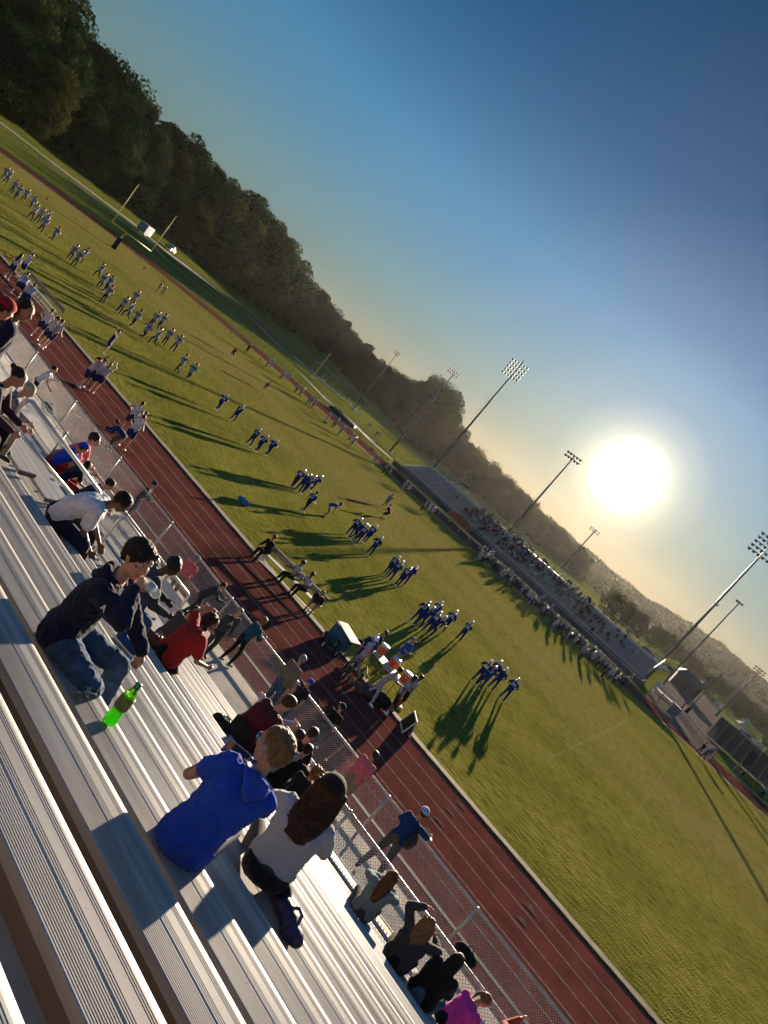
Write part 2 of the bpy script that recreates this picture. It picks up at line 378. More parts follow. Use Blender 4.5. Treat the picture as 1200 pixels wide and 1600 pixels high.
nz2 = n.new('ShaderNodeTexNoise'); nz2.inputs['Scale'].default_value = 55; nz2.inputs['Detail'].default_value = 3; l.new(tcn.outputs['Object'], nz2.inputs['Vector'])
mr = n.new('ShaderNodeMapRange'); mr.inputs['From Min'].default_value = .66; mr.inputs['From Max'].default_value = .72; mr.inputs['To Min'].default_value = 1; mr.inputs['To Max'].default_value = .6; l.new(nz2.outputs['Fac'], mr.inputs['Value'])
vm = n.new('ShaderNodeMix'); vm.data_type = 'RGBA'; vm.blend_type = 'MULTIPLY'; vm.inputs['Factor'].default_value = 1; l.new(rp.outputs[0], vm.inputs['A']); l.new(mr.outputs[0], vm.inputs['B'])
l.new(vm.outputs['Result'], b.inputs['Base Color'])
mr2 = n.new('ShaderNodeMapRange'); mr2.inputs['To Min'].default_value = .42; mr2.inputs['To Max'].default_value = .62; l.new(nz.outputs['Fac'], mr2.inputs['Value']); l.new(mr2.outputs[0], b.inputs['Roughness'])
STEEL = M('galvanised_steel', (.46, .46, .46), .45, .7, var=.12, scale=8)
DSTEEL = M('dark_steel', (.10, .10, .11), .6, .3, var=.2)
PIPE = M('handrail_aluminium', (.62, .60, .58), .33, .65, var=.06, scale=3)

RUN, RISE = .6, .306
def row_y(i): return CY + (1.8 + i) * RUN            # front nose of seat i
def row_z(i): return CZ - (2.3 + .51 * i) * RUN       # top of seat i
def plank_profile(y0, w, z, th=.045, grooves=True, period=.0085, depth=.0020):
    """Cross-section of an extruded plank: back lip, fine ribs, flat band, ribs, round nose. y0 = front, going back."""
    P = [(y0 - w, z - th), (y0 - w, z - .001)]
    y = y0 - w + .006
    def ribs(k):
        nonlocal y
        for _ in range(k):
            P.extend([(y, z), (y + period * .5, z), (y + period * .55, z - depth), (y + period * .95, z - depth)]); y += period
    if grooves:
        ribs(11); y += .004; P.append((y, z - .0015)); y += .004; ribs(3)
        P.append((y, z)); y += .034; P.append((y, z)); ribs(3)
    P.append((y, z))
    nw = max(.012, y0 - y) if grooves else .03
    for k in range(1, 9):
        a = math.pi / 2 * (1 - k / 8.0); P.append((y0 - nw + nw * math.cos(a), z - .024 + .024 * math.sin(a)))
    P += [(y0, z - th), (y0 - .012, z - th), (y0 - .012, z - .03), (y0 - w + .01, z - .03), (y0 - w + .01, z - th)]
    return P[::-1]
stand = thing('grandstand', 'ribbed aluminium grandstand with rows of long benches the spectators sit on', 'grandstand', (0, 0, 0))
X_A0, X_A1, X_L, X_R = 82.1, 83.38, 66.0, 97.0
for i in range(-3, 14):
    for (xa, xb) in ((X_A1, X_R), (X_L, X_A0)):
        if i < 0 and xa < 80: continue
        p = MB(); near = i <= 9 and xa > 80
        p.prism(plank_profile(row_y(i), .235, row_z(i), grooves=near), xa, xb)
        s = p.build('seat', ALU, stand)
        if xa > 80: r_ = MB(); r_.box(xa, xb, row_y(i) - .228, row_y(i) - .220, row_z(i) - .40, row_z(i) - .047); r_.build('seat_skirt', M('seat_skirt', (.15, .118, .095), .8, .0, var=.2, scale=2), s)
        e = MB()
        if xa < 80: e.box(xb, xb + .03, row_y(i) - .24, row_y(i) + .004, row_z(i) - .055, row_z(i) + .006)
        else: e.box(xa - .02, xa, row_y(i) - .24, row_y(i) + .004, row_z(i) - .055, row_z(i) + .004)
        e.build('end_cap', DSTEEL if xa < 80 else ALU, s)
for i in range(-3, 14):
    p = MB(); yf = row_y(i) + .41 if i < 13 else CY + 9.85; z = row_z(i) - .43
    p.prism(plank_profile(yf, .235, z, grooves=i < 5), X_L, X_R); p.prism(plank_profile(yf - .245, .235, z, grooves=i < 5), X_L, X_R)
    if i == 13:
        for k in range(2, 5): p.prism(plank_profile(yf - .245 * k, .235, z, grooves=False), X_L, X_R)
    p.build('footboard', ALU, stand)
# half steps in the aisle
for i in range(0, 13):
    p = MB(); z = row_z(i) - .43 - RISE / 2 + .0; y = row_y(i) + .41 + .19
    p.prism(plank_profile(y, .28, z, grooves=False), X_A0 + .04, X_A1 - .05)
    p.build('aisle_step', ALU, stand)
for x in [66.5 + 1.83 * k for k in range(17)]:
    fr = MB(); ang = math.atan2(-RISE, RUN)
    ya, yb = row_y(-3) - .3, row_y(13) + .3; za, zb = row_z(-3) - .62, row_z(13) - .62
    fr.add([(x - .03, ya, za), (x + .03, ya, za), (x + .03, ya, za - .15), (x - .03, ya, za - .15), (x - .03, yb, zb), (x + .03, yb, zb), (x + .03, yb, zb - .15), (x - .03, yb, zb - .15)],
           [(0, 1, 5, 4), (2, 3, 7, 6), (0, 4, 7, 3), (1, 2, 6, 5), (0, 3, 2, 1), (4, 5, 6, 7)])
    for i in range(-3, 14):
        y = row_y(i) - .12; fr.box(x - .02, x + .02, y - .02, y + .02, row_z(i) - .62, row_z(i) - .046)
    for i in (-3, 1, 5, 9, 13):
        y = row_y(i) - .1; fr.box(x - .05, x + .05, y - .05, y + .05, .01, row_z(i) - .75)
    fr.build('frame', STEEL, stand)
fascia = MB(); fascia.box(X_L, X_R, CY + 9.85, CY + 9.87, 2.30, row_z(13) - .47)
fascia.build('fascia', ALU, stand)

def chain_mesh(mb, x0, x1, z0, z1, y, pitch=.056, r=.0028, tilt=None):
    """Woven wire: every strand a straight diagonal of real wire."""
    h = z1 - z0; step = pitch * 1.0
    k0 = int((x0 - h) / step) - 1; k1 = int(x1 / step) + 1
    for sgn_ in (1, -1):
        for k in range(k0, k1 + int(h / step) + 2):
            xa = k * step if sgn_ > 0 else k * step + 0.0
            a = (xa, z0) if sgn_ > 0 else (xa + h, z0); c = (xa + h, z1) if sgn_ > 0 else (xa, z1)
            # clip to x0..x1
            (ax_, az_), (cx_, cz_) = a, c
            if max(ax_, cx_) <= x0 or min(ax_, cx_) >= x1: continue
            def clip(p_, q_):
                x, z = p_
                if x < x0: t = (x0 - x) / (q_[0] - x); return (x0, z + (q_[1] - z) * t)
                if x > x1: t = (x1 - x) / (q_[0] - x); return (x1, z + (q_[1] - z) * t)
                return p_
            a2, c2 = clip(a, c), clip(c, a)
            dx, dz = c2[0] - a2[0], c2[1] - a2[1]; L = math.hypot(dx, dz)
            if L < .01: continue
            nx, nz_ = -dz / L * r, dx / L * r; yo = y + r * sgn_
            vs = []
            for (px, pz) in (a2, c2):
                vs += [(px + nx, yo, pz + nz_), (px, yo + r, pz), (px - nx, yo, pz - nz_), (px, yo - r, pz)]
            mb.add(vs, [(0, 1, 5, 4), (1, 2, 6, 5), (2, 3, 7, 6), (3, 0, 4, 7)])
WIRE = M('fence_wire', (.42, .42, .43), .45, .6, var=.1)
# fence between walkway and track
FY, FZ0, FZ1 = CY + 13.5, WZ + .04, WZ + 1.06
fence = thing('chain_link_fence', 'waist high chain link fence between the concrete walkway and the red track', 'fence', (0, FY, 0))
def chainf(root, y, z0, z1, x0, x1, posts, rr=.027, pitch=.06, wr=.0032, tie=True):
    m = MB(); chain_mesh(m, x0, x1, z0, z1, 0.02, pitch, wr); m.build('wire_mesh', WIRE, root)
    t = MB(); t.tube([(x0, 0, z1 + .01), (x1, 0, z1 + .01)], rr, 10)
    tr_ = t.build('top_rail', STEEL, root, True)
    if tie:
        q = MB(); x = x0
        while x < x1: q.tube([(x, -.03, z1 + .015), (x + .012, .0, z1 + .043), (x + .02, .03, z1 + .01)], .006, 4); x += .11
        q.build('wire_ties', WIRE, tr_)
    t = MB(); t.tube([(x0, 0, z0 + .02), (x1, 0, z0 + .02)], .014, 6); t.build('bottom_rail', STEEL, root, True)
    for x in posts:
        t = MB(); t.tube([(x, 0, z0 - .06), (x, 0, z1 + .0)], rr * 1.1, 10); t.lathe([(rr * 1.3, z1 - .02), (rr * 1.4, z1 + .03), (rr * .9, z1 + .05), (.005, z1 + .055)], 10, Matrix.Translation((x, 0, 0)))
        t.build('fence_post', STEEL, root, True)
px_posts = [86.9 - 3.05 * k for k in range(0, 9)] + [86.9 + 2.6, 86.9 + 5.2, 86.9 + 8.3]
chainf(fence, 0, FZ0, FZ1, 62, 97, sorted(px_posts))
# guard rail with mesh along the foot of the stand
GY = CY + 9.8; GZ0, GZ1 = row_z(13) - .42, CZ - .528 * 9.8
g1 = thing('guard_rail', 'mesh guard rail along the foot of the stand in front of the hooded girls', 'railing', (0, GY, 0))
chainf(g1, 0, GZ0, GZ1, 84.9, 97, [85.0, 87.4, 89.85, 92.3, 94.7], rr=.024)
g2 = thing('guard_rail', 'mesh guard rail beyond the aisle where the boy in the blue shirt leans', 'railing', (0, GY, 0))
chainf(g2, 0, GZ0, GZ1, 66, 81.9, [81.8, 79.4, 77.0, 74.6, 72.2, 69.8], rr=.024)
# aisle hand rails: three lengths down the aisle
HX = CX - 6.5
def hand(ya, yb, label, sheet_=False):
    t = thing('hand_rail', label, 'railing', (HX, CY, 0), 0, 'hand rails down the aisle')
    # heights measured along the rail
    def zt(y): return CZ - (.557 - (y - 4.4) * .0077) * y
    def zl(y): return CZ - (.626 - (y - 4.4) * .0175) * y if y < 6 else CZ - (.584 - (y - 6.6) * .012) * y
    r = .024
    za, zb = zt(ya), zt(yb); fa = row_z((ya / RUN) - 1.8) - .45; fb = row_z((yb / RUN) - 1.8) - .45
    m = MB(); k = .07
    m.tube([(0, ya, fa), (0, ya, za - k), (0, ya + k * .3, za - k * .3), (0, ya + k, za), (0, yb - k, zb + k * .45), (0, yb - k * .3, zb - k * .15), (0, yb, zb - k), (0, yb, fb)], r, 10)
    m.build('top_rail', PIPE, t, True)
    m = MB(); m.tube([(0, ya, zl(ya)), (0, yb, zl(yb))], r * .92, 10); m.build('mid_rail', PIPE, t, True)
    return t
hand(4.35, 5.95, 'longest silver hand rail, topmost in the aisle above the man in white')
hand(6.45, 7.65, 'silver hand rail half way down the aisle behind the drinking boy')
h3 = hand(7.95, 8.75, 'short silver hand rail at the aisle foot with a blank sheet in it')
m = MB(); m.box(.03, .036, 8.05, 8.70, 0, .001)
m = MB()
for k in range(6):
    for j in range(6):
        pass
def zmid(y): return CZ - .60 * y
ys = [8.02 + .68 * k / 6 for k in range(7)]
V_ = []
for y in ys:
    for j in range(7): V_.append((.012 + .006 * math.sin(j * 1.7 + y * 9), y, CZ - .54 * y - .02 - .085 * j))
m.add(V_, [(i * 7 + j, i * 7 + j + 1, (i + 1) * 7 + j + 1, (i + 1) * 7 + j) for i in range(6) for j in range(6)])
m.add([(x + .004, y, z) for x, y, z in V_], [(i * 7 + j, (i + 1) * 7 + j, (i + 1) * 7 + j + 1, i * 7 + j + 1) for i in range(6) for j in range(6)])
o = m.build('paper_sheet', M('white_paper', (.66, .64, .70), .8, var=.05), None, True); o.location = (HX, CY, 0)
tag(o, 'large blank white sheet hung inside the lowest aisle hand rail', 'sheet')
# ------------------------------------------------------------------ people
ICO = {}
def ico_pts(sub):
    if sub not in ICO:
        bm = bmesh.new(); bmesh.ops.create_icosphere(bm, subdivisions=sub, radius=1); ICO[sub] = [v.co.copy() for v in bm.verts]; bm.free()
    return ICO[sub]
class Prim:
    """Convex hull of a few balls; tag = material slot."""
    def __init__(s, tag_, balls, sub=2): s.tag = tag_; s.balls = balls; s.sub = sub
def hull_into(bmv, bmf, prim):
    bm = bmesh.new()
    for b in prim.balls:
        c, r = b[0], b[1]; fr = b[2] if len(b) > 2 else None
        for p_ in ico_pts(prim.sub):
            q = Vector((p_.x * r[0], p_.y * r[1], p_.z * r[2])) if isinstance(r, tuple) else p_ * r
            if fr: q = fr @ q
            bm.verts.new(q + c)
    res = bmesh.ops.convex_hull(bm, input=bm.verts, use_existing_faces=False)
    dead = list({g for g in list(res['geom_interior']) + list(res['geom_unused']) if isinstance(g, bmesh.types.BMVert)})
    bmesh.ops.delete(bm, geom=dead, context='VERTS')
    bm.verts.index_update(); b0 = len(bmv)
    bmv.extend([v.co.copy() for v in bm.verts]); bmf.extend([tuple(b0 + v.index for v in f.verts) for f in bm.faces]); bm.free()
def voxel_mesh(name, prims, vox, mats, smooth=3, wrinkle=None):
    bmv, bmf = [], []
    for p_ in prims: hull_into(bmv, bmf, p_)
    me = bpy.data.meshes.new('tmp'); me.from_pydata([tuple(v) for v in bmv], [], bmf)
    ob = bpy.data.objects.new('tmp', me); COL.link(ob)
    m = ob.modifiers.new('r', 'REMESH'); m.mode = 'VOXEL'; m.voxel_size = vox; m.use_smooth_shade = True
    if smooth: s_ = ob.modifiers.new('s', 'SMOOTH'); s_.factor = .5; s_.iterations = smooth
    dg = bpy.context.evaluated_depsgraph_get(); dg.update()
    out = bpy.data.meshes.new_from_object(ob.evaluated_get(dg)); out.name = name
    bpy.data.objects.remove(ob); bpy.data.meshes.remove(me)
    nf = len(out.polygons); cen = np.empty(nf * 3); out.polygons.foreach_get('center', cen); cen = cen.reshape(-1, 3)
    best = np.full(nf, 1e9); idx = np.zeros(nf, int)
    tags = list(dict.fromkeys(p_.tag for p_ in prims)); order = {t: i for i, t in enumerate(mats)}
    for p_ in prims:
        bl = p_.balls; rads = [(sum(b[1]) / 3 if isinstance(b[1], tuple) else b[1]) for b in bl]
        prs = [(i, j) for i in range(len(bl)) for j in range(i + 1, len(bl))] or [(0, 0)]
        d = np.full(nf, 1e9)
        for i, j in prs:
            a = np.array(bl[i][0]); c = np.array(bl[j][0]); ab = c - a; L2 = float(ab @ ab)
            t = np.clip(((cen - a) @ ab) / L2, 0, 1) if L2 > 1e-9 else np.zeros(nf)
            dd = np.linalg.norm(cen - a - t[:, None] * ab, axis=1) - (rads[i] + (rads[j] - rads[i]) * t)
            d = np.minimum(d, dd)
        k = order[p_.tag]; w = d < best; best[w] = d[w]; idx[w] = k
    for t in mats: out.materials.append(mats[t])
    out.polygons.foreach_set('material_index', idx.astype(np.int32)); out.polygons.foreach_set('use_smooth', [True] * nf)
    if wrinkle:
        amp, sc_, cloth = wrinkle
        slots = {order[t] for t in cloth if t in order}
        co = np.empty(len(out.vertices) * 3); out.vertices.foreach_get('co', co); co = co.reshape(-1, 3)
        no = np.array([v.normal[:] for v in out.vertices]); w = np.zeros(len(co))
        for pl in out.polygons:
            if pl.material_index in slots:
                for v in pl.vertices: w[v] = 1
        for i in np.nonzero(w)[0]:
            v = Vector(co[i]); q = Vector((v.x * sc_ + noise.noise(v * 3) * .8, v.y * sc_, v.z * sc_ * .75))
            f = 1 - abs(noise.noise(q)) * 2; f2 = 1 - abs(noise.noise(q * 2.1 + Vector((7, 3, 1)))) * 2
            co[i] += no[i] * amp * (f * f * sgn(f) + .45 * f2)
        out.vertices.foreach_set('co', co.reshape(-1)); out.update()
    return out
def V(*a): return Vector(a)
def ik(a, c, l1, l2, pole):
    d = c - a; L = max(min(d.length, (l1 + l2) * .998), abs(l1 - l2) * 1.02); u = d.normalized(); c = a + u * L
    x = (l1 * l1 - l2 * l2 + L * L) / (2 * L); h = math.sqrt(max(l1 * l1 - x * x, 0)); pv = pole - u * pole.dot(u)
    if pv.length < 1e-4: pv = Vector((0, 1, 0))
    return a + u * x + pv.normalized() * h, c
STAND = dict(pel=V(0, 0, .93), lean=2, wl=V(-.07, .03, -.50), wr=V(.07, .03, -.50), al=V(-.10, .0, .08), ar=V(.10, .02, .08))
def P(**k): d = dict(STAND); d.update(k); return d
SIT = P(pel=V(0, 0, .11), lean=16, wl=V(-.0, .36, -.30), wr=V(.0, .36, -.30), al=V(-.14, .46, -.33), ar=V(.14, .46, -.33), kl=V(-.3, .3, 1), kr=V(.3, .3, 1))
POSES = dict(
    stand=STAND,
    hips=P(wl=V(-.02, .02, -.36), wr=V(.02, .02, -.36), el=V(-1, -.4, 0), er=V(1, -.4, 0), al=V(-.17, 0, .08), ar=V(.17, 0, .08)),
    walk=P(al=V(-.09, .26, .09), ar=V(.10, -.28, .14), wl=V(-.06, -.18, -.45), wr=V(.06, .24, -.38), lean=5),
    run=P(pel=V(0, 0, .88), al=V(-.08, .30, .14), ar=V(.09, -.42, .34), wl=V(-.05, -.12, -.25), wr=V(-.02, .32, -.12), lean=14),
    jog=P(pel=V(0, 0, .90), al=V(-.09, -.30, .20), ar=V(.09, .22, .09), wl=V(-.02, .30, -.18), wr=V(.06, -.14, -.32), lean=9),
    ready=P(pel=V(0, -.08, .78), lean=38, wl=V(.04, .22, -.42), wr=V(-.04, .22, -.42), al=V(-.20, .05, .08), ar=V(.20, -.05, .08)),
    huddle=P(pel=V(0, -.06, .88), lean=22, wl=V(-.12, .34, -.12), wr=V(.12, .34, -.12), el=V(-1, 0, -.3), er=V(1, 0, -.3), al=V(-.16, -.04, .08), ar=V(.15, .04, .08), head=(0, 18)),
    fold=P(wl=V(.18, .22, -.26), wr=V(-.18, .24, -.24), el=V(-1, .1, -.6), er=V(1, .1, -.6), al=V(-.14, 0, .08), ar=V(.14, .02, .08)),
    bend=P(pel=V(0, -.12, .86), lean=58, wl=V(.02, .10, -.52), wr=V(-.02, .10, -.52), al=V(-.18, .0, .08), ar=V(.18, .0, .08)),
    up=P(wl=V(-.16, .05, .48), wr=V(.16, .05, .48), el=V(-1, 0, 0), er=V(1, 0, 0)),
    sit=SIT)
def skeleton(pose, arm=1.0):
    p_ = pose; S = {}
    pel = p_['pel']; ln = R_(p_.get('lean', 0)); sd = R_(p_.get('side', 0)); tw = R_(p_.get('tw', 0))
    T = Matrix.Rotation(sd, 3, 'Y') @ Matrix.Rotation(-ln, 3, 'X')
    T2 = T @ Matrix.Rotation(tw, 3, 'Z')
    cv = p_.get('curve', .5)   # how much the back rounds
    T1 = Matrix.Rotation(sd * .6, 3, 'Y') @ Matrix.Rotation(-ln * (1 - .45 * cv), 3, 'X')
    S['pel'] = pel; S['waist'] = pel + T1 @ V(0, 0, .17); S['chest'] = S['waist'] + T2 @ V(0, 0, .20)
    T3 = Matrix.Rotation(sd, 3, 'Y') @ Matrix.Rotation(-ln * (1 + .35 * cv), 3, 'X') @ Matrix.Rotation(tw, 3, 'Z')
    S['T'] = T2; S['T3'] = T3
    S['neck'] = S['chest'] + T3 @ V(0, -.01, .16)
    S['shl'] = S['chest'] + T3 @ V(-.175, 0, .10); S['shr'] = S['chest'] + T3 @ V(.175, 0, .10)
    hy, hp = p_.get('head', (0, 0))[:2]; hr = p_.get('head', (0, 0, 0))[2] if len(p_.get('head', (0, 0))) > 2 else 0
    HF = Matrix.Rotation(R_(hy) + tw, 3, 'Z') @ Matrix.Rotation(-R_(hp), 3, 'X') @ Matrix.Rotation(R_(hr), 3, 'Y')
    S['H'] = HF; nk = (T3 @ V(0, 0, 1)).lerp(V(0, 0, 1), .45).normalized()
    S['head'] = S['neck'] + nk * .085 + HF @ V(0, .018, .095)
    for s_, k in ((-1, 'l'), (1, 'r')):
        sh = S['sh' + k]; w = sh + p_['w' + k]
        S['el' + k], S['wr' + k] = ik(sh, w, .275 * arm, .245 * arm, p_.get('e' + k, V(s_ * .5, -1, -.6)))
        hp_ = pel + (Matrix.Rotation(R_(p_.get('hyaw', 0)), 3, 'Z') @ V(s_ * .088, 0, -.01)); S['hip' + k] = hp_
        S['kn' + k], S['an' + k] = ik(hp_, p_['a' + k], .43, .42, p_.get('k' + k, V(s_ * .12, 1, .1)))
    return S
def body_prims(S, look, detail):
    """look: skin, top, sleeve, bottom, leg, shoe, slack, plus build (girth)."""
    g = look.get('girth', 1.0); sl = look.get('slack', .012); T, T3 = S['T'], S['T3']; out = []
    A = out.append; top, bot, skin = 'top', 'bottom', 'skin'
    pel, wa, ch = S['pel'], S['waist'], S['chest']; hipw = .075 * (g + .05 if look.get('hips') else g)
    hb = [(S['hipl'].lerp(pel, .0) + V(0, 0, .02), .098 * g + sl * .6), (S['hipr'] + V(0, 0, .02), .098 * g + sl * .6), (pel + V(0, -.03, .03), .105 * g + sl * .6)]
    A(Prim(top if look.get('hem', .25) < .05 else bot, hb))
    wl_, wr_ = wa + T @ V(-.062 * g, 0, 0), wa + T @ V(.062 * g, 0, 0)
    wr0 = .092 * g + sl
    hem = pel + (wa - pel) * look.get('hem', .25)
    A(Prim(top, [(hem + T @ V(-.082 * g, 0, 0), .102 * g + sl * 1.1), (hem + T @ V(.082 * g, 0, 0), .102 * g + sl * 1.1), (wl_, wr0), (wr_, wr0)]))
    cl_, cr_ = ch + T @ V(-.088 * g, 0, -.02), ch + T @ V(.088 * g, 0, -.02)
    A(Prim(top, [(wl_, wr0), (wr_, wr0), (cl_, .100 * g + sl), (cr_, .100 * g + sl)]))
    sp = look.get('pads', 0.0)
    shl, shr = S['shl'], S['shr']
    A(Prim(top, [(cl_, .100 * g + sl), (cr_, .100 * g + sl), (shl.lerp(ch, .22), .062 + sl + sp * .4), (shr.lerp(ch, .22), .062 + sl + sp * .4), (S['neck'] + T3 @ V(0, 0, -.045), .062 + sp * .3)]))
    A(Prim(skin, [(S['neck'] + T3 @ V(0, .0, -.03), .052), (S['head'] + S['H'] @ V(0, -.015, -.07), .050)]))
    for k, s_ in (('l', -1), ('r', 1)):
        sh, e, w = S['sh' + k], S['el' + k], S['wr' + k]
        lng = look.get('sleeve', 'long')
        if lng == 'long':
            A(Prim(top, [(sh, .058 + sl + sp), (e, .043 + sl)])); A(Prim(top, [(e, .043 + sl), (w.lerp(e, .06), .031 + sl * .8)]))
            if sp: pass
            A(Prim(skin, [(w.lerp(e, .1), .024), (w, .025)]))
        else:
            f = {'short': .62, 'none': .12, 'rolled': .95, 'pushed': .50}[lng]; m = sh.lerp(e, f)
            A(Prim(top, [(sh, .060 + sl + sp), (m, .052 + sl * 1.2 + sp * .3)]))
            A(Prim(skin, [(sh, .050), (e, .037)])); A(Prim(skin, [(e, .039), (w, .025)]))
        hand(S, k, s_, look, out, detail)
        h, kn, an = S['hip' + k], S['kn' + k], S['an' + k]; lg = look.get('leg', 'long')
        f = {'long': 1.0, 'short': .85, 'knee': 1.0, 'skirt': .55, 'tights': 1.0}[lg]
        if lg in ('long', 'tights'):
            t_ = .004 if lg == 'tights' else sl
            A(Prim(bot, [(h, .088 * g + t_), (kn, .056 + t_)])); A(Prim(bot, [(kn, .056 + t_), (kn.lerp(an, .35), .053 + t_), (an.lerp(kn, .08), .038 + t_)]))
        else:
            m = h.lerp(kn, f); A(Prim(bot, [(h, .090 * g + sl), (m, (.072 if f > .6 else .088) + sl * 1.2)]))
            A(Prim(skin, [(h, .080 * g), (kn, .053)])); cf = 'sock' if look.get('sock') else skin
            if look.get('sock'):
                A(Prim(skin, [(kn, .053), (kn.lerp(an, .3), .051)])); A(Prim('sock', [(kn.lerp(an, .3), .052), (an, .036)]))
            else: A(Prim(skin, [(kn, .052), (kn.lerp(an, .35), .051), (an, .036)]))
        fd = S.get('foot' + k)
        if fd is None:
            sh_ = (an - kn).normalized(); fd = V(s_ * .12, 1, 0).normalized(); fd = (fd - sh_ * fd.dot(sh_) * (.0 if an.z < .12 else .75)).normalized()
        dn = V(0, 0, -1) if abs(fd.z) < .4 else fd.cross(V(1, 0, 0)).normalized() * (-1)
        if dn.z > 0: dn = -dn
        A(Prim('shoe', [(an + dn * .035 - fd * .035, .036), (an + dn * .01, .040), (an + fd * .13 + dn * .045, .034), (an + fd * .07 + dn * .035, .042)]))
    if look.get('leg') == 'skirt':
        A(Prim(bot, [(S['hipl'] + V(-.03, 0, .05), .095), (S['hipr'] + V(.03, 0, .05), .095), (S['hipl'].lerp(S['knl'], .4) + V(-.03, 0, 0), .10), (S['hipr'].lerp(S['knr'], .4) + V(.03, 0, 0), .10)]))
    # head
    H, c = S['H'], S['head']; hs_ = look.get('hs', 1.0); n0 = len(out)
    c = c + H @ V(0, 0, .10) * (hs_ - 1); S['head'] = c; S['hs'] = hs_
    def h_(x, y, z): return c + H @ V(x, y, z) * hs_
    if detail == 0: A(Prim(skin, [(h_(0, 0, .02), (.076, .092, .092), H), (h_(0, .012, -.06), .055)]))
    else:
        A(Prim(skin, [(h_(0, -.012, .028), (.075, .093, .085), H), (h_(0, .038, .03), (.063, .052, .062), H)], 3))
        A(Prim(skin, [(h_(0, .030, -.02), (.060, .058, .055), H), (h_(0, .058, -.092), (.026, .020, .018), H), (h_(-.038, .020, -.058), .020), (h_(.038, .020, -.058), .020)]))
        A(Prim(skin, [(h_(0, .088, .012), .009), (h_(0, .106, -.026), .011), (h_(-.011, .094, -.030), .009), (h_(.011, .094, -.030), .009)]))
        A(Prim(skin, [(h_(-.030, .080, .030), .012), (h_(.030, .080, .030), .012)]))
        A(Prim(skin, [(h_(-.033, .072, -.018), .016), (h_(.033, .072, -.018), .016)]))
        A(Prim(look.get('lipslot', 'lip') if detail == 2 else skin, [(h_(-.018, .080, -.056), .0075), (h_(0, .088, -.053), .0085), (h_(.018, .080, -.056), .0075)]))
        A(Prim(look.get('lipslot', 'lip') if detail == 2 else skin, [(h_(-.014, .080, -.064), .0075), (h_(.014, .080, -.064), .0075), (h_(0, .086, -.065), .008)]))
        for s_ in (-1, 1):
            A(Prim(skin, [(h_(s_ * .077, -.006, .012), (.007, .016, .018), H), (h_(s_ * .074, .000, -.022), (.006, .010, .012), H)]))
    if hs_ != 1:
        for q in out[n0:]: q.balls = [(b[0], (tuple(v * hs_ for v in b[1]) if isinstance(b[1], tuple) else b[1] * hs_)) + tuple(b[2:]) for b in q.balls]
    return out
def hand(S, k, s_, look, out, detail):
    w, e = S['wr' + k], S['el' + k]; d = S.get('hd' + k) or (w - e).normalized()
    if detail == 0: out.append(Prim('skin', [(w, .026), (w + d * .09, .036)])); return
    pn = S.get('pn' + k) or V(-s_, 0, .0)          # palm normal
    pn = (pn - d * pn.dot(d)).normalized(); side = d.cross(pn).normalized()   # across the palm
    cl = S.get('curl' + k, .35); thumb_side = 1 if side.dot(V(0, 1, .3)) > 0 else -1
    if ('th' + k) in S: thumb_side = S['th' + k]
    side = side * thumb_side                        # towards the thumb
    hs = look.get('hand', 1.0)
    p0 = w + d * .015; pc = w + d * .085 * hs
    out.append(Prim('skin', [(p0, .023), (pc + side * .027, .014), (pc - side * .027, .013), (w + d * .05 + side * .022, .017)]))
    for j, (o_, L) in enumerate(((.028, .070), (.010, .078), (-.009, .073), (-.027, .058))):
        b = pc + side * o_; r = .0098 - .0006 * j; L *= hs; q = b; a = 0
        for i, f in enumerate((.42, .33, .25)):
            a += cl * (1.1, 1.5, 1.0)[i] * (1 + .12 * j)
            dd = d * math.cos(a) + pn * math.sin(a) + side * (.06 * (1.5 - j) * (1 - cl)); q2 = q + dd.normalized() * L * f
            out.append(Prim('skin', [(q, r * (1 - .08 * i)), (q2, r * (1 - .08 * (i + 1)))], 1)); q = q2
    t0 = w + d * .03 + side * .022; t1 = t0 + (d * .6 + side * .75 + pn * (.25 + cl * .4)).normalized() * .038 * hs
    t2 = t1 + (d * .85 + side * .35 * (1 - cl) + pn * (.2 + cl * .8)).normalized() * .032 * hs
    out.append(Prim('skin', [(t0, .014), (t1, .0115)], 1)); out.append(Prim('skin', [(t1, .0115), (t2, .009)], 1))

# ---- materials people wear
def skin_m(nm, c): return M(nm, c, .55, var=.10, scale=30, spec=.35, bump=.05, bscale=400)
SK = {'fair': skin_m('skin_fair', (.46, .24, .16)), 'tan': skin_m('skin_tan', (.36, .18, .115)), 'brown': skin_m('skin_brown', (.12, .058, .036)), 'dark': skin_m('skin_dark', (.060, .030, .020))}
def cloth(c, nm=None, **k): 
    nm = nm or 'cloth_%02x%02x%02x' % tuple(int(min(1, v) * 255) for v in c)
    return M(nm, c, .9, var=k.pop('var', .10), scale=k.pop('scale', 14), bump=k.pop('bump', .25), bscale=k.pop('bscale', 220), spec=.12, sheen=k.pop('sheen', .10), **k)
NAVY = cloth((.010, .014, .035), 'navy_cloth'); ROYAL = cloth((.018, .065, .42), 'royal_blue_cloth'); JEANS = cloth((.055, .095, .17), 'denim', var=.25)
BLACKC = cloth((.010, .010, .011), 'black_cloth'); WHITEC = cloth((.68, .68, .70), 'white_cloth'); REDC = cloth((.36, .022, .020), 'red_cloth'); MAROON = cloth((.075, .012, .016), 'maroon_cloth')
GREYC = cloth((.26, .27, .30), 'grey_cloth', var=.2, scale=90); DGREY = cloth((.045, .048, .052), 'dark_grey_cloth'); PINKC = cloth((.62, .14, .16), 'pink_cloth'); MAG = cloth((.62, .05, .33), 'magenta_cloth')
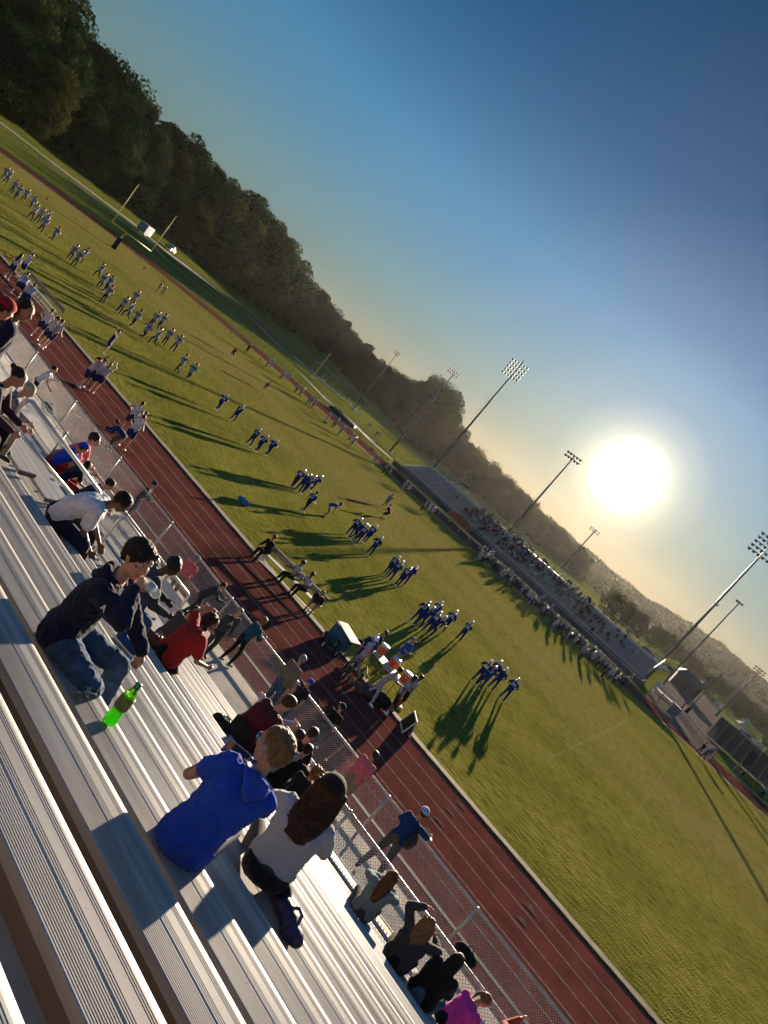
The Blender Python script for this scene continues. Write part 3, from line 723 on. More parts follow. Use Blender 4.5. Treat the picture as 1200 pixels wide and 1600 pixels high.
TEAL = cloth((.012, .075, .11), 'teal_cloth'); SAND = cloth((.17, .14, .11), 'sand_cloth'); SLATE = cloth((.12, .18, .20), 'slate_blue_cloth'); KHAKI = cloth((.25, .2, .14), 'khaki_cloth')
RUBB = M('shoe_white', (.62, .62, .63), .6, var=.08); RUBK = M('shoe_black', (.02, .02, .022), .6); LIP = skin_m('lip', (.36, .11, .09))
HAIR = {}
def hair_m(nm, c, c2=None):
    if nm not in HAIR: HAIR[nm] = M('hair_' + nm, c, .5, var=.35, scale=9, bump=.8, bscale=90, spec=.35, stretch=(6, 6, 1.2), col2=c2, trans=.12)
    return HAIR[nm]
HBLACK = hair_m('black', (.012, .010, .009)); HBROWN = hair_m('brown', (.045, .024, .012)); HDARK = hair_m('dark_brown', (.022, .013, .008)); HBLOND = hair_m('blond', (.34, .20, .085), (.16, .09, .035)); HGREY = hair_m('grey', (.30, .28, .26)); HAUB = hair_m('auburn', (.12, .045, .015))
PLASTIC = lambda nm, c, r=.3: M(nm, c, r, var=.03, spec=.5)

PSHIFT = {}
def figure(name, label, cat, pose, look, loc, rz, group=None, scale=1.0, vox=.012, detail=1, hair=None, cap=None, wrinkle=None, glasses=None, extra=None, S_over=None, root=None):
    S = skeleton(pose, look.get('arm', 1.0))
    if S_over: S.update(S_over)
    pr = body_prims(S, look, detail)
    used = list(dict.fromkeys(p_.tag for p_ in pr))
    table = dict(skin=look.get('skin', SK['fair']), top=look['top'], bottom=look['bottom'], shoe=look.get('shoe', RUBB), sock=look.get('sock', RUBB), lip=LIP)
    me = voxel_mesh(name + '_body', pr, vox, {t: table[t] for t in used}, smooth=2 if vox < .01 else 1, wrinkle=wrinkle)
    r = thing(name, label, cat, loc, rz, group); r.scale = (scale,) * 3
    mobj('body', me, r)
    H, c = S['H'], S['head']; Tm = Matrix.Translation(c) @ H.to_4x4() @ Matrix.Scale(S.get('hs', 1), 4)
    if detail == 2:
        for s_ in (-1, 1):
            m = MB(); m.ico((0, 0, 0), (.0125, .010, .0105), 2, None); e = m.build('eye', M('eye_white', (.55, .52, .5), .2), r, True); e.matrix_local = Tm @ Matrix.Translation((s_ * .030, .077, .010))
            m = MB(); m.ico((0, .0085, -.001), (.0052, .002, .0052), 1); m.build('iris', M('iris', (.03, .02, .012), .15), e, True)
            m = MB(); m.ico((0, .001, .0065), (.0145, .0115, .0065), 2); m.build('eyelid', table['skin'], e, True)
            m = MB(); m.ico((s_ * .033, .082, .030), (.018, .006, .0032), 1); b_ = m.build('eyebrow', hair[1] if hair else HDARK, r, True); b_.matrix_local = Tm
    if hair: add_hair(r, Tm, H, S, hair, vox)
    if cap: add_cap(r, Tm, cap)
    if glasses: add_glasses(r, Tm, glasses)
    if extra: extra(r, S, Tm)
    r['_S'] = 0; del r['_S']; PSHIFT[r.name] = S
    return r
def add_hair(r, Tm, H, S, hair, vox):
    kind, mat = hair; pr = []
    def b(x, y, z, rad): return (Tm @ V(x, y, z), rad)
    v = max(.006, vox * .8)
    if kind in ('short', 'buzz', 'boy', 'swept'):
        t = {'buzz': .006, 'short': .014, 'boy': .016, 'swept': .014}[kind]
        pr.append(Prim('h', [(Tm @ V(0, -.020, .040), (.073 + t, .088 + t, .078 + t), H), (Tm @ V(0, .018, .070), (.058 + t, .050 + t * .6, .040 + t), H)], 3))
        pr.append(Prim('h', [(Tm @ V(0, -.055, -.005), (.064 + t * .6, .045 + t, .055), H), (Tm @ V(0, -.05, .04), .07)], 2))
        if kind in ('boy', 'swept'):
            for k in range(7):
                a = -1 + k / 3.0; pr.append(Prim('h', [b(a * .052, .055, .085 - .012 * abs(a), .026), b(a * .066 + .012, .082 - .02 * abs(a), .052 - (.02 if kind == 'swept' else .0), .012)], 1))
            for s_ in (-1, 1): pr.append(Prim('h', [b(s_ * .070, -.01, .06, .022), b(s_ * .078, -.002, .022, .012)], 1)); pr.append(Prim('h', [b(s_ * .068, -.03, .04, .022), b(s_ * .066, -.045, -.03, .016)], 1))
    elif kind == 'afro':
        pr.append(Prim('h', [(Tm @ V(0, -.03, .045), (.098, .098, .092), H)], 3))
        rr = random.Random(3)
        for k in range(40):
            a = rr.uniform(0, 6.28); z = rr.uniform(-.3, 1); q = math.sqrt(1 - z * z); pr.append(Prim('h', [b(.095 * q * math.cos(a), -.03 + .095 * q * min(.45, math.sin(a)), .045 + .09 * z, .016)], 1))
    elif kind in ('long', 'longwave', 'bob', 'bun', 'pony', 'curly'):
        pr.append(Prim('h', [(Tm @ V(0, -.022, .040), (.083, .092, .084), H), (Tm @ V(0, .010, .068), (.064, .050, .044), H)], 3))
        T3 = S['T3']; nk = S['neck']
        back = lambda x, y, z: nk + T3 @ V(x, y, z)
        if kind in ('long', 'longwave'):
            n_ = 9; rr = random.Random(5)
            L = .26 if kind == 'long' else .22
            for k in range(n_):
                a = -1 + 2 * k / (n_ - 1); x = a * (.085 if kind == 'long' else .112); wv = (rr.uniform(-.02, .02) if kind == 'longwave' else rr.uniform(-.006, .006))
                p0 = Tm @ V(x * .9, -.055 + .03 * a * a, .03); p1 = back(x * 1.05 + wv, -.085 + .045 * a * a, .02); p2 = back(x * 1.15 - wv, -.115 + .045 * a * a, -.12); p3 = back(x * .95, -.125 + .05 * a * a, -L + .03 * a * a)
                pr += [Prim('h', [(p0, .030), (p1, .028)], 1), Prim('h', [(p1, .028), (p2, .024)], 1), Prim('h', [(p2, .024), (p3, .011)], 1)]
            if kind == 'longwave':
                for k in range(60):
                    a = rr.uniform(-1, 1); z = rr.uniform(-L, .05); pr.append(Prim('h', [(back(a * .125, -.11 + .05 * a * a + rr.uniform(-.02, .015), z), rr.uniform(.012, .022))], 1))
        elif kind == 'bob':
            for k in range(9):
                a = -1 + 2 * k / 8; an_ = a * 1.9; p0 = b(.072 * math.sin(an_), -.012 - .075 * math.cos(an_), .03, .026); p1 = b(.083 * math.sin(an_), -.012 - .080 * math.cos(an_), -.085, .016); pr.append(Prim('h', [p0, p1], 1))
        elif kind == 'bun': pr.append(Prim('h', [b(0, -.125, .055, .038)], 2))
        elif kind == 'pony':
            pr.append(Prim('h', [b(0, -.115, .050, .024), b(0, -.14, .03, .026)], 2)); pr.append(Prim('h', [b(0, -.14, .03, .028), b(.0, -.155, -.06, .026)], 2)); pr.append(Prim('h', [b(0, -.155, -.06, .026), b(.01, -.13, -.16, .008)], 2))
            pr.append(Prim('h', [b(-.062, -.03, .0, .026), b(.062, -.03, .0, .026), b(0, -.06, .0, .05)], 2))
        elif kind == 'curly':
            rr = random.Random(9)
            pr.append(Prim('h', [b(0, -.05, -.01, .095), b(0, -.03, .04, .09)], 2))
            for k in range(90):
                a = rr.uniform(-2.2, 2.2); z = rr.uniform(-.12, .12); q = .105 * math.sqrt(max(.2, 1 - (z / .15) ** 2)); pr.append(Prim('h', [b(q * math.sin(a), -.02 - q * math.cos(a), z, rr.uniform(.010, .020))], 1))
    k_ = S.get('hs', 1)
    if k_ != 1:
        for q in pr: q.balls = [(b_[0], (tuple(t * k_ for t in b_[1]) if isinstance(b_[1], tuple) else b_[1] * k_)) + tuple(b_[2:]) for b_ in q.balls]
    me = voxel_mesh('hair', pr, v, {'h': mat}, smooth=1)
    if v < .009:
        # loosen the surface into locks
        for vert in me.vertices:
            q = vert.co; f = noise.noise(Vector((q.x * 90, q.y * 90, q.z * 22))); vert.co = q + vert.normal * (.0045 * f + .003 * noise.noise(q * 160))
    mobj('hair', me, r)
    if v < .009 or kind in ('curly', 'longwave', 'long'):
        fz = MB(); rr = random.Random(11); vv = me.vertices; ns = 1500 if v < .009 else 350
        for k in range(ns):
            q = vv[rr.randrange(len(vv))]; d = (q.normal * rr.uniform(.3, 1) + V(rr.uniform(-.6, .6), rr.uniform(-.6, .6), rr.uniform(-1.0, .2))).normalized(); L_ = rr.uniform(.006, .018) * (2 if kind in ('curly', 'longwave') else 1)
            a = q.co - q.normal * .003; c_ = q.co + d * L_; w_ = d.cross(q.normal).normalized() * .0007 if d.cross(q.normal).length > .01 else V(.0007, 0, 0)
            fz.add([a - w_, a + w_, c_], [(0, 1, 2)])
        fz.build('stray_hairs', mat, r)
def add_cap(r, Tm, cap):
    col, col2, back, logo = (list(cap) + [None] * 4)[:4]
    m = MB(); prof = []
    n = 10
    for i in range(n + 1):
        a = math.pi / 2 * i / n; prof.append((math.cos(a), math.sin(a)))
    vs = []; N = 24
    for cz_, sz_ in prof:
        for j in range(N):
            t = 2 * math.pi * j / N; vs.append(V(.097 * cz_ * math.cos(t), -.014 + .117 * cz_ * math.sin(t), .042 + .092 * sz_))
    m.add([Tm @ v for v in vs], [(i * N + j, i * N + (j + 1) % N, (i + 1) * N + (j + 1) % N, (i + 1) * N + j) for i in range(n) for j in range(N)])
    s_ = -1 if back else 1
    c_ = m.build('cap', col, r, True)
    b = MB(); vs = []
    for z in (0, .005):
        for i in range(9):
            t = math.pi * (i / 8.0) ; x = .076 * math.cos(t)
            vs.append(Tm @ V(x, s_ * (.080 + .0), .052 - .25 * abs(x) ** 1.2 * .6 + z)); vs.append(Tm @ V(x * 1.02, s_ * (.090 + .080 * math.sin(t)), .040 - .35 * abs(x) ** 1.3 + z))
    fs = []
    for i in range(8):
        a = 2 * i; fs += [(a, a + 2, a + 3, a + 1), (18 + a, 18 + a + 1, 18 + a + 3, 18 + a + 2), (a + 1, a + 3, 18 + a + 3, 18 + a + 1)]
    b.add(vs, fs); b.build('brim', col2 or col, c_, True)
def add_glasses(r, Tm, g):
    lens, frame = g; m = MB()
    for s_ in (-1, 1):
        vs = [Tm @ V(s_ * .034 + .028 * math.cos(2 * math.pi * k / 12), .101 - abs(s_ * .034 + .028 * math.cos(2 * math.pi * k / 12)) ** 2 * 5, .010 + .018 * math.sin(2 * math.pi * k / 12)) for k in range(12)]
        ff = Tm.to_3x3() @ V(0, .003, 0); m.add(vs + [v + ff for v in vs], [tuple(range(12)), tuple(range(12, 24))[::-1]] + [(k, (k + 1) % 12, 12 + (k + 1) % 12, 12 + k) for k in range(12)])
    o = m.build('sunglasses', lens, r, True)
    m = MB()
    for s_ in (-1, 1): m.tube([Tm @ V(s_ * .062, .086, .016), Tm @ V(s_ * .079, .055, .018), Tm @ V(s_ * .083, -.005, .016), Tm @ V(s_ * .080, -.035, -.004)], .0035, 6)
    m.tube([Tm @ V(-.012, .103, .016), Tm @ V(0, .106, .018), Tm @ V(.012, .103, .016)], .003, 6)
    m.tube([Tm @ V(-.062, .088, .022), Tm @ V(-.034, .100, .029), Tm @ V(-.005, .103, .024), Tm @ V(.005, .103, .024), Tm @ V(.034, .100, .029), Tm @ V(.062, .088, .022)], .003, 6)
    m.build('frame', frame, o, True)
TXT = {}
def text_geo(s):
    if s in TXT: return TXT[s]
    cu = bpy.data.curves.new('t', 'FONT'); cu.body = s; cu.size = 1; cu.align_x = 'CENTER'; cu.align_y = 'CENTER'; cu.resolution_u = 2; cu.offset = .025
    ob = bpy.data.objects.new('t', cu); COL.link(ob); dg = bpy.context.evaluated_depsgraph_get(); dg.update()
    me = bpy.data.meshes.new_from_object(ob.evaluated_get(dg)); bpy.data.objects.remove(ob); bpy.data.curves.remove(cu)
    bm = bmesh.new(); bm.from_mesh(me); bmesh.ops.subdivide_edges(bm, edges=[e for e in bm.edges if e.calc_length() > .25], cuts=2, use_grid_fill=False); bmesh.ops.triangulate(bm, faces=bm.faces); bm.to_mesh(me); bm.free()
    TXT[s] = me; return me
def decal(name, s, target, parent, origin, right, up, size, mat, off=.003, mesh=None):
    """Lettering laid on the surface of TARGET mesh (parent space) from ORIGIN along -(right x up)."""
    src = mesh or text_geo(s); right = right.normalized(); up = (up - right * up.dot(right)).normalized(); nn = right.cross(up)
    bv = BVHTree.FromPolygons([v.co for v in target.vertices], [p_.vertices for p_ in target.polygons])
    vs = []
    for v in src.vertices:
        q = origin + right * v.co.x * size + up * v.co.y * size + nn * .4; h = bv.ray_cast(q, -nn, .8)
        vs.append((h[0] + nn * off) if h[0] else (q - nn * .4))
    me = bpy.data.meshes.new(name); me.from_pydata([tuple(v) for v in vs], [], [tuple(p_.vertices) for p_ in src.polygons]); me.materials.append(mat)
    return mobj(name, me, parent)

def proj(p_):
    d = p_ - V(CX, CY, CZ); z = d.dot(FX); return 600 + F * d.dot(AX) / z, 800 - F * d.dot(BX) / z
def settle(r, px, py, smin=.78, smax=1.22):
    """Nudges a figure along X and sets its stature so that its head stands where it was measured."""
    S = PSHIFT[r.name]; hd = S['head']
    R3 = Matrix.Rotation(r.rotation_euler[2], 3, 'Z'); x, s = r.location.x, r.scale[0]
    def f(x, s): u, v = proj(V(x, r.location.y, r.location.z) + R3 @ (hd * s)); return u - px, v - py
    for _ in range(12):
        a, b = f(x, s); ax, bx = f(x + .01, s); as_, bs = f(x, s + .01)
        j11, j21, j12, j22 = (ax - a) / .01, (bx - b) / .01, (as_ - a) / .01, (bs - b) / .01; D = j11 * j22 - j12 * j21
        if abs(D) < 1e-6: break
        x += max(-.5, min(.5, -(a * j22 - b * j12) / D)); s += max(-.15, min(.15, -(b * j11 - a * j21) / D)); s = max(smin, min(smax, s))
    r.location.x = x; r.scale = (s, s, s); return r
# ------------------------------------------------------------------ players on the field
HWHITE = PLASTIC('helmet_white', (.60, .62, .66)); HRED = PLASTIC('helmet_red', (.42, .045, .03)); HMASK = PLASTIC('face_mask', (.30, .30, .32)); NUMW = M('number_white', (.72, .72, .72), .8, var=.02); NUMR = M('number_dark', (.05, .05, .10), .8)
JBLUE = cloth((.012, .030, .17), 'blue_jersey', bump=.15); PBLUE = cloth((.012, .028, .15), 'blue_trousers', bump=.15); JWHITE = cloth((.30, .31, .38), 'white_jersey', sheen=0, bump=.15); PNAVY = cloth((.02, .022, .045), 'navy_trousers', bump=.15); PWHITE = cloth((.22, .23, .29), 'white_trousers', sheen=0, bump=.15)
def helmet_mesh(shell):
    m = MB(); N, K = 14, 9; vs = []
    for i in range(K + 1):
        ph = math.pi * .62 * i / K
        for j in range(N):
            t = 2 * math.pi * j / N; z = math.cos(ph); q = math.sin(ph)
            if math.sin(t) > .35 and i >= K - 4: z = max(z, .42 - .0 * i)   # face opening
            vs.append((.124 * q * math.cos(t), -.008 + .142 * q * math.sin(t), .03 + .128 * z))
    m.add(vs, [(i * N + j, (i + 1) * N + j, (i + 1) * N + (j + 1) % N, i * N + (j + 1) % N) for i in range(K) for j in range(N)])
    return m
def add_helmet(r, Tm, shell, mask):
    m = helmet_mesh(shell); m.v = [tuple(Tm @ V(*v)) for v in m.v]; h = m.build('helmet', shell, r, True)
    k = MB()
    for z, w in ((.0, .098), (-.035, .095), (-.072, .082)):
        k.tube([Tm @ V(w * math.cos(t), -.0 + (.165) * math.sin(t) - .01, z) for t in [math.pi * q / 6 for q in range(0, 7)]], .006, 5)
    for x in (-.03, .03): k.tube([Tm @ V(x, .152, .0), Tm @ V(x, .150, -.035), Tm @ V(x * .9, .142, -.072)], .006, 5)
    k.build('face_mask', mask, h)
TPL = {}; JNAVY = cloth((.03, .04, .10), 'navy_jersey', sheen=0)
LOOKB = dict(skin=SK['tan'], top=JBLUE, sleeve='short', bottom=PBLUE, leg='long', shoe=RUBB, pads=.032, slack=.012, girth=1.05, hem=-.1)
LOOKW = dict(skin=SK['tan'], top=JWHITE, sleeve='short', bottom=PNAVY, leg='long', shoe=RUBK, pads=.032, slack=.012, girth=1.0, hem=-.1)
def ply(team, pose, vox=.026):
    k = (team, pose)
    if k not in TPL:
        look = dict(LOOKB if team in ('blue', 'blueshort') else LOOKW)
        if team == 'blueshort': look.update(leg='short', skin=SK['dark'], bottom=NAVY)
        if team == 'blue': look['skin'] = SK['brown'] if pose in ('jog', 'hips') else SK['tan']
        if team == 'whitew': look['bottom'] = PWHITE
        if team == 'whiteblue': look['top'] = JNAVY
        p_ = dict(POSES[pose]); r = figure('football_player', '-', 'player', p_, look, (0, 0, -50), 0, vox=vox, detail=0)
        S = PSHIFT[r.name]; Tm = Matrix.Translation(S['head']) @ S['H'].to_4x4()
        sh = {'blue': HWHITE, 'white': HRED, 'whitew': HWHITE, 'blueshort': None, 'whiteblue': HWHITE}[team]
        if sh: add_helmet(r, Tm, sh, HMASK)
        elif team == 'blueshort': add_hair(r, Tm, S['H'], S, ('buzz', HBLACK), .02)
        TPL[k] = [r, S, False]
    return TPL[k]
def player(team, pose, px, py, deg, label, group, num=None, h=1.0, z=.012, loc=None):
    t = ply(team, pose); q = loc if loc else gp(px, py, z)
    if not t[2]: r = t[0]; t[2] = True; r.location = q; r.rotation_euler = (0, 0, R_(deg)); r.scale = (h,) * 3; r['label'] = label; r['group'] = group
    else: r = dup(t[0], q, R_(deg), label, group, h)
    if num:
        body = [c for c in r.children if c.name.startswith('body')][0]; S = t[1]
        # dup() copies the first player's number too: drop it
        for c in list(r.children):
            if c.name.startswith('jersey_number'): bpy.data.objects.remove(c)
        o = S['waist'].lerp(S['chest'], .85); T3 = S['T3']
        decal('jersey_number', num, body.data, r, o, T3 @ V(1, 0, 0), T3 @ V(0, 0, 1), .30, NUMW if team.startswith('blue') else NUMR, .006)
    else:
        for c in list(r.children):
            if c.name.startswith('jersey_number'): bpy.data.objects.remove(c)
    return r
GB = 'home players in blue jerseys on the field'
bl = 'blue jersey player '
BLUE = [
 ('run', 335, 642, 20, 'number 24, the farther of two running apart from the rest', '24'),
 ('jog', 360, 659, 20, 'number 9, the nearer of two running apart from the rest', '9'),
 ('jog', 385, 697, 15, 'number 11 at the back of the running group of three', '11'),
 ('run', 396, 707, 15, 'number 37 in the middle of the running group of three', '37'),
 ('run', 412, 713, 10, 'number 2 at the near end of the running group of three', '2'),
 ('walk', 453, 762, 20, 'number 52 walking at the left of a group of four', '52'),
 ('hips', 462, 769, 30, 'half hidden behind number 52 in the group of four', None),
 ('walk', 470, 771, 15, 'number 57 in the group of four', '57'),
 ('run', 481, 768, 0, 'number 8 stepping off at the right of the group of four', '8'),
 ('hips', 541, 838, 10, 'number 74 in the cluster left of number 50', '74'),
 ('huddle', 547, 843, -30, 'bent into the cluster left of number 50', None),
 ('stand', 552, 850, 5, 'number 63 nearest the camera in the cluster left of number 50', '63'),
 ('stand', 566, 848, 5, 'number 50 standing with his back turned', '50'),
 ('hips', 573, 868, 5, 'number 6 standing alone below number 50', '6'),
 ('hips', 604, 907, 0, 'number 47 at the left of the cluster in mid field', '47'),
 ('stand', 599, 899, 10, 'behind number 47 in the middle of the field', '66'),
 ('stand', 617, 916, 5, 'number 70 in the cluster in the middle of the field', '70'),
 ('hips', 627, 913, -5, 'at the right of the cluster beside number 70', None),
 ('hips', 642, 974, 0, 'number 17 at the left of the large huddle', '17'),
 ('huddle', 649, 980, 0, 'number 5 in the front of the large huddle', '5'),
 ('hips', 660, 990, 10, 'number 10 in the middle of the large huddle', '10'),
 ('huddle', 667, 993, -25, 'leaning in at the near right of the large huddle', '61'),
 ('stand', 664, 972, -5, 'at the back of the large huddle', '55'),
 ('hips', 687, 986, 0, 'number 33 just right of the large huddle', '33'),
 ('fold', 712, 1002, 0, 'number 22 standing alone with folded arms', '22'),
 ('hips', 738, 1067, 5, 'number 88 in the nearest huddle', '88'),
 ('huddle', 745, 1074, 0, 'number 77 bent forward in the nearest huddle', '77'),
 ('stand', 755, 1066, 10, 'number 1 at the back of the nearest huddle', '1'),
 ('hips', 763, 1078, 0, 'at the right edge of the nearest huddle', None),
 ('hips', 781, 1094, 0, 'number 24 standing alone beside the nearest huddle', '24'),
]
for po, x, y, dg_, lb, nm in BLUE: player('blue', po, x, y, dg_, bl + lb, GB, nm, .90)
player('blueshort', 'walk', 470, 800, -10, 'bareheaded player in blue shirt number 12 and dark shorts walking', GB, '12', .92)
GW = 'visiting players in white jerseys and red helmets'
WL = [(2, 280), (6, 287), (14, 303), (21, 312), (33, 316), (43, 327), (45, 343), (55, 348), (60, 363), (66, 352), (77, 377), (105, 407), (113, 416), (123, 409), (148, 435), (151, 452), (160, 456), (158, 473), (182, 490), (202, 477), (193, 498), (202, 511), (233, 511), (245, 514), (218, 530), (235, 540), (253, 539), (267, 549), (274, 582), (288, 595)]
ords = ['first', 'second', 'third', 'fourth', 'fifth', 'sixth', 'seventh', 'eighth', 'ninth', 'tenth', 'eleventh', 'twelfth', 'thirteenth', 'fourteenth', 'fifteenth', 'sixteenth', 'seventeenth', 'eighteenth', 'nineteenth', 'twentieth', 'twenty-first', 'twenty-second', 'twenty-third', 'twenty-fourth', 'twenty-fifth', 'twenty-sixth', 'twenty-seventh', 'twenty-eighth', 'twenty-ninth', 'thirtieth']
for i, (x, y) in enumerate(WL):
    po = ['run', 'jog', 'walk', 'run', 'hips'][(i * 7) % 5]
    player('white', po, x, y, 60 + 40 * math.sin(i * 2.3), 'white jersey player, %s from the left in the running line' % ords[i], GW, str(10 + (i * 37) % 80) if i > 8 else None, .95)
GF = 'players waiting along the far sideline'
FL = [(415, 573), (420, 575), (437, 592), (441, 590), (446, 596), (459, 614), (467, 618), (478, 631), (481, 633), (486, 637), (507, 659), (518, 668), (522, 664), (527, 680), (543, 690), (546, 697), (581, 725), (597, 739), (602, 745), (625, 766), (631, 772), (657, 798), (663, 803), (668, 807)]
for i, (x, y) in enumerate(FL):
    player('whitew' if i % 3 == 1 else 'white', ['hips', 'stand', 'walk', 'fold'][i % 4], x, y, 180 + 50 * math.sin(i * 1.7), 'white jersey player, %s from the left along the far sideline before the empty benches' % ords[i], GF, None, .95)
FR = [(742, 874), (745, 877), (751, 880), (754, 875), (748, 868), (757, 868), (770, 901), (773, 897), (780, 910), (784, 903), (812, 936), (824, 945), (829, 947), (835, 951), (838, 944), (854, 977), (860, 981), (864, 975), (867, 987), (898, 1020), (903, 1024), (908, 1027), (917, 1034), (913, 1028), (922, 1037), (952, 1063), (958, 1066), (965, 1071), (973, 1069), (760, 884), (763, 878), (766, 890), (776, 902), (788, 914), (794, 909), (800, 921), (806, 928), (818, 938), (843, 960), (848, 968), (851, 963), (873, 989), (880, 996), (886, 1004), (893, 1010), (926, 1044), (934, 1048), (942, 1056), (948, 1058)]
for i, (x, y) in enumerate(FR):
    player(['whitew', 'white', 'white', 'whiteblue'][(i * 5) % 4], ['stand', 'hips', 'fold', 'huddle', 'walk'][(i * 3) % 5], x + 5 * math.sin(i * 7.7), y + 3.5 * math.cos(i * 5.1), 180 + 60 * math.sin(i * 1.3), 'hazy player in white helmet, %s from the left before the crowded far stand' % (ords + ['thirty-%s' % o for o in ords[:9]] + ['fortieth'] + ['forty-%s' % o for o in ords[:9]])[i], 'players in front of the crowded far stand', None, .97)
# coaches and others on the field
def person(label, pose, top, bottom, px, py, deg, z=.012, skin='tan', hair=('short', HBROWN), cap=None, h=1.0, sleeve='short', leg='long', shoe=RUBK, vox=.022, detail=0, cat='person', group=None, loc=None, **kw):
    ov = {k: kw.pop(k) for k in list(kw) if k in ('girth', 'slack', 'sock', 'hips', 'hem', 'arm', 'hs')}
    look = dict(skin=SK[skin], top=top, bottom=bottom, sleeve=sleeve, leg=leg, shoe=shoe); look.update(ov)
    p_ = POSES[pose] if isinstance(pose, str) else pose; head_to = kw.pop('head_to', None)
    r = figure('person', label, cat, p_, look, loc if loc is not None else gp(px, py, z), R_(deg), group, h, vox, detail, hair, cap, **kw)
    if head_to: settle(r, *head_to)
    return r
person('coach in royal blue shirt bending forward right of the blue number 12', 'bend', ROYAL, KHAKI, 505, 807, -60, h=1.02)
person('man in loose grey shirt standing in the middle of the field', 'fold', GREYC, KHAKI, 597, 793, 20, leg='short', girth=1.2, cap=(GREYC,))
person('person in black leaning beside the man in grey on the field', 'ready', BLACKC, BLACKC, 598, 811, 100, hair=('short', HBLACK), leg='short')
person('coach in red shirt beside a small white player near the end zone', 'fold', REDC, KHAKI, 243, 456, -40, leg='short', cap=(BLACKC,))
player('white', 'hips', 251, 461, 60, 'small white jersey player beside the coach in red', GW, None, .8)
person('coach in orange red shirt and black cap far across the field', 'ready', REDC, BLACKC, 359, 558, 30, cap=(BLACKC,), leg='short')
person('coach all in black on the far sideline left of the white players', 'walk', BLACKC, BLACKC, 382, 552, 60, hair=('short', HBLACK))
person('coach in red shirt leaning on his knees alone mid field', 'ready', REDC, KHAKI, 409, 612, 20, leg='short', cap=(BLACKC,))
person('coach in red shirt among the far players before the net', 'hips', REDC, KHAKI, 573, 712, 180, leg='short')
# cheerleaders
CHW = cloth((.40, .40, .46), 'cheer_top', sheen=0); CHB = cloth((.012, .02, .09), 'cheer_skirt')
def cheer(label, pose, px, py, deg, z=.02, h=.97, hair=('pony', HBROWN), skin='fair', loc=None, vox=.02, top=CHW, **kw):
    return person(label, pose, top, CHB, px, py, deg, z=z, skin=skin, hair=hair, h=h, sleeve='none', leg='skirt', shoe=RUBB, vox=vox, detail=0, group='cheerleaders on the track', loc=loc, cat='cheerleader', **kw)
pA = P(wl=V(-.10, .05, .48), wr=V(.30, .12, .30), el=V(-1, 0, 0), er=V(1, 0, 0), side=6)
cheer('cheerleader raising one arm behind the left end of the silver bench', pA, 26, 432, 0)
cheer('cheerleader seen from behind left of the bench, hair down', 'hips', 8, 435, 10, hair=('long', HDARK))
cheer('cheerleader kneeling low beside the bench at the left edge', 'ready', 22, 462, 70)
cheer('cheerleader with lowered head just above the dark haired woman', 'ready', 30, 480, 60)
cheer('cheerleader standing in the cluster beside the dark haired woman', 'hips', 52, 528, 40)
cheer('cheerleader facing the track right of the dark haired woman', 'stand', 60, 541, 10, hair=('pony', HBLACK))
cheer('cheerleader stepping out nearest the track lines', 'walk', 66, 545, 30, hair=('pony', HDARK))
flyp = P(wl=V(-.22, .05, .46), wr=V(.28, .05, .42), el=V(-1, 0, 0), er=V(1, 0, 0), al=V(-.04, 0, .08), ar=V(.05, 0, .10), lean=4)
base_ = gp(133, 610, .02)
cheer('cheerleader held up in the air with both arms raised in a V', flyp, 0, 0, -60, loc=(base_.x + .10, base_.y + .42, 1.62), top=CHB, hair=('pony', HBLACK), head_to=(184, 521))
upb = P(wl=V(-.05, .30, .38), wr=V(.0, .30, .38), el=V(-1, .2, -.2), er=V(1, .2, -.2), lean=8)
cheer('cheerleader holding up the flyer, left of the three', upb, 121, 604, -40, hair=('pony', HBROWN))
cheer('cheerleader in the middle holding the flyer by the shoes', upb, 131, 607, 20, hair=('pony', HBLACK), skin='brown')
cheer('cheerleader with blond hair holding up the flyer on the right', upb, 141, 613, 50, hair=('pony', HBLOND))
cheer('cheerleader nearest the grass of the pair, weight on one leg', 'hips', 189, 676, 30)
cheer('cheerleader nearest the stand of the pair with arm linked', 'hips', 188, 700, 20, hair=('bun', HBROWN))
cheer('small girl in cheer uniform tucked behind the pair', 'stand', 203, 680, 20, h=.75)

# ------------------------------------------------------------------ sideline furniture
def bench(px0, py0, px1, py1, label):
    a, c = gp(px0, py0, 0), gp(px1, py1, 0); d = c - a; L = d.length
    t = thing('team_bench', label, 'bench', a, math.atan2(d.y, d.x), 'silver benches on the sideline')
    m = MB(); m.box(0, L, -.15, .15, .44, .48); m.build('seat', ALU, t)
    m = MB(); m.box(0, L, .24, .28, .62, .86); m.build('backrest', M('bench_back', (.24, .20, .19), .6, .3), t)
    m = MB(); m.box(0, L, -.42, -.30, .16, .19); m.build('foot_plank', ALU, t)
    for k in range(int(L / 1.8) + 1):
        x = .25 + k * (L - .5) / int(L / 1.8); m = MB()
        m.box(x - .025, x + .025, -.32, .30, 0, .04); m.box(x - .02, x + .02, -.12, -.07, .03, .45); m.box(x - .02, x + .02, .12, .17, .03, .45)
        m.tube([(x, .12, .40), (x, .25, .60), (x, .26, .84)], .018, 6); m.tube([(x, -.1, .3), (x, -.36, .18)], .015, 6)
        m.build('leg', STEEL, t)
    return t
B2 = bench(399, 872, 490, 962, 'long silver bench with two referees on it at the edge of the grass')
bench(30, 440, 82, 500, 'long silver bench beside the cheerleaders at the left')
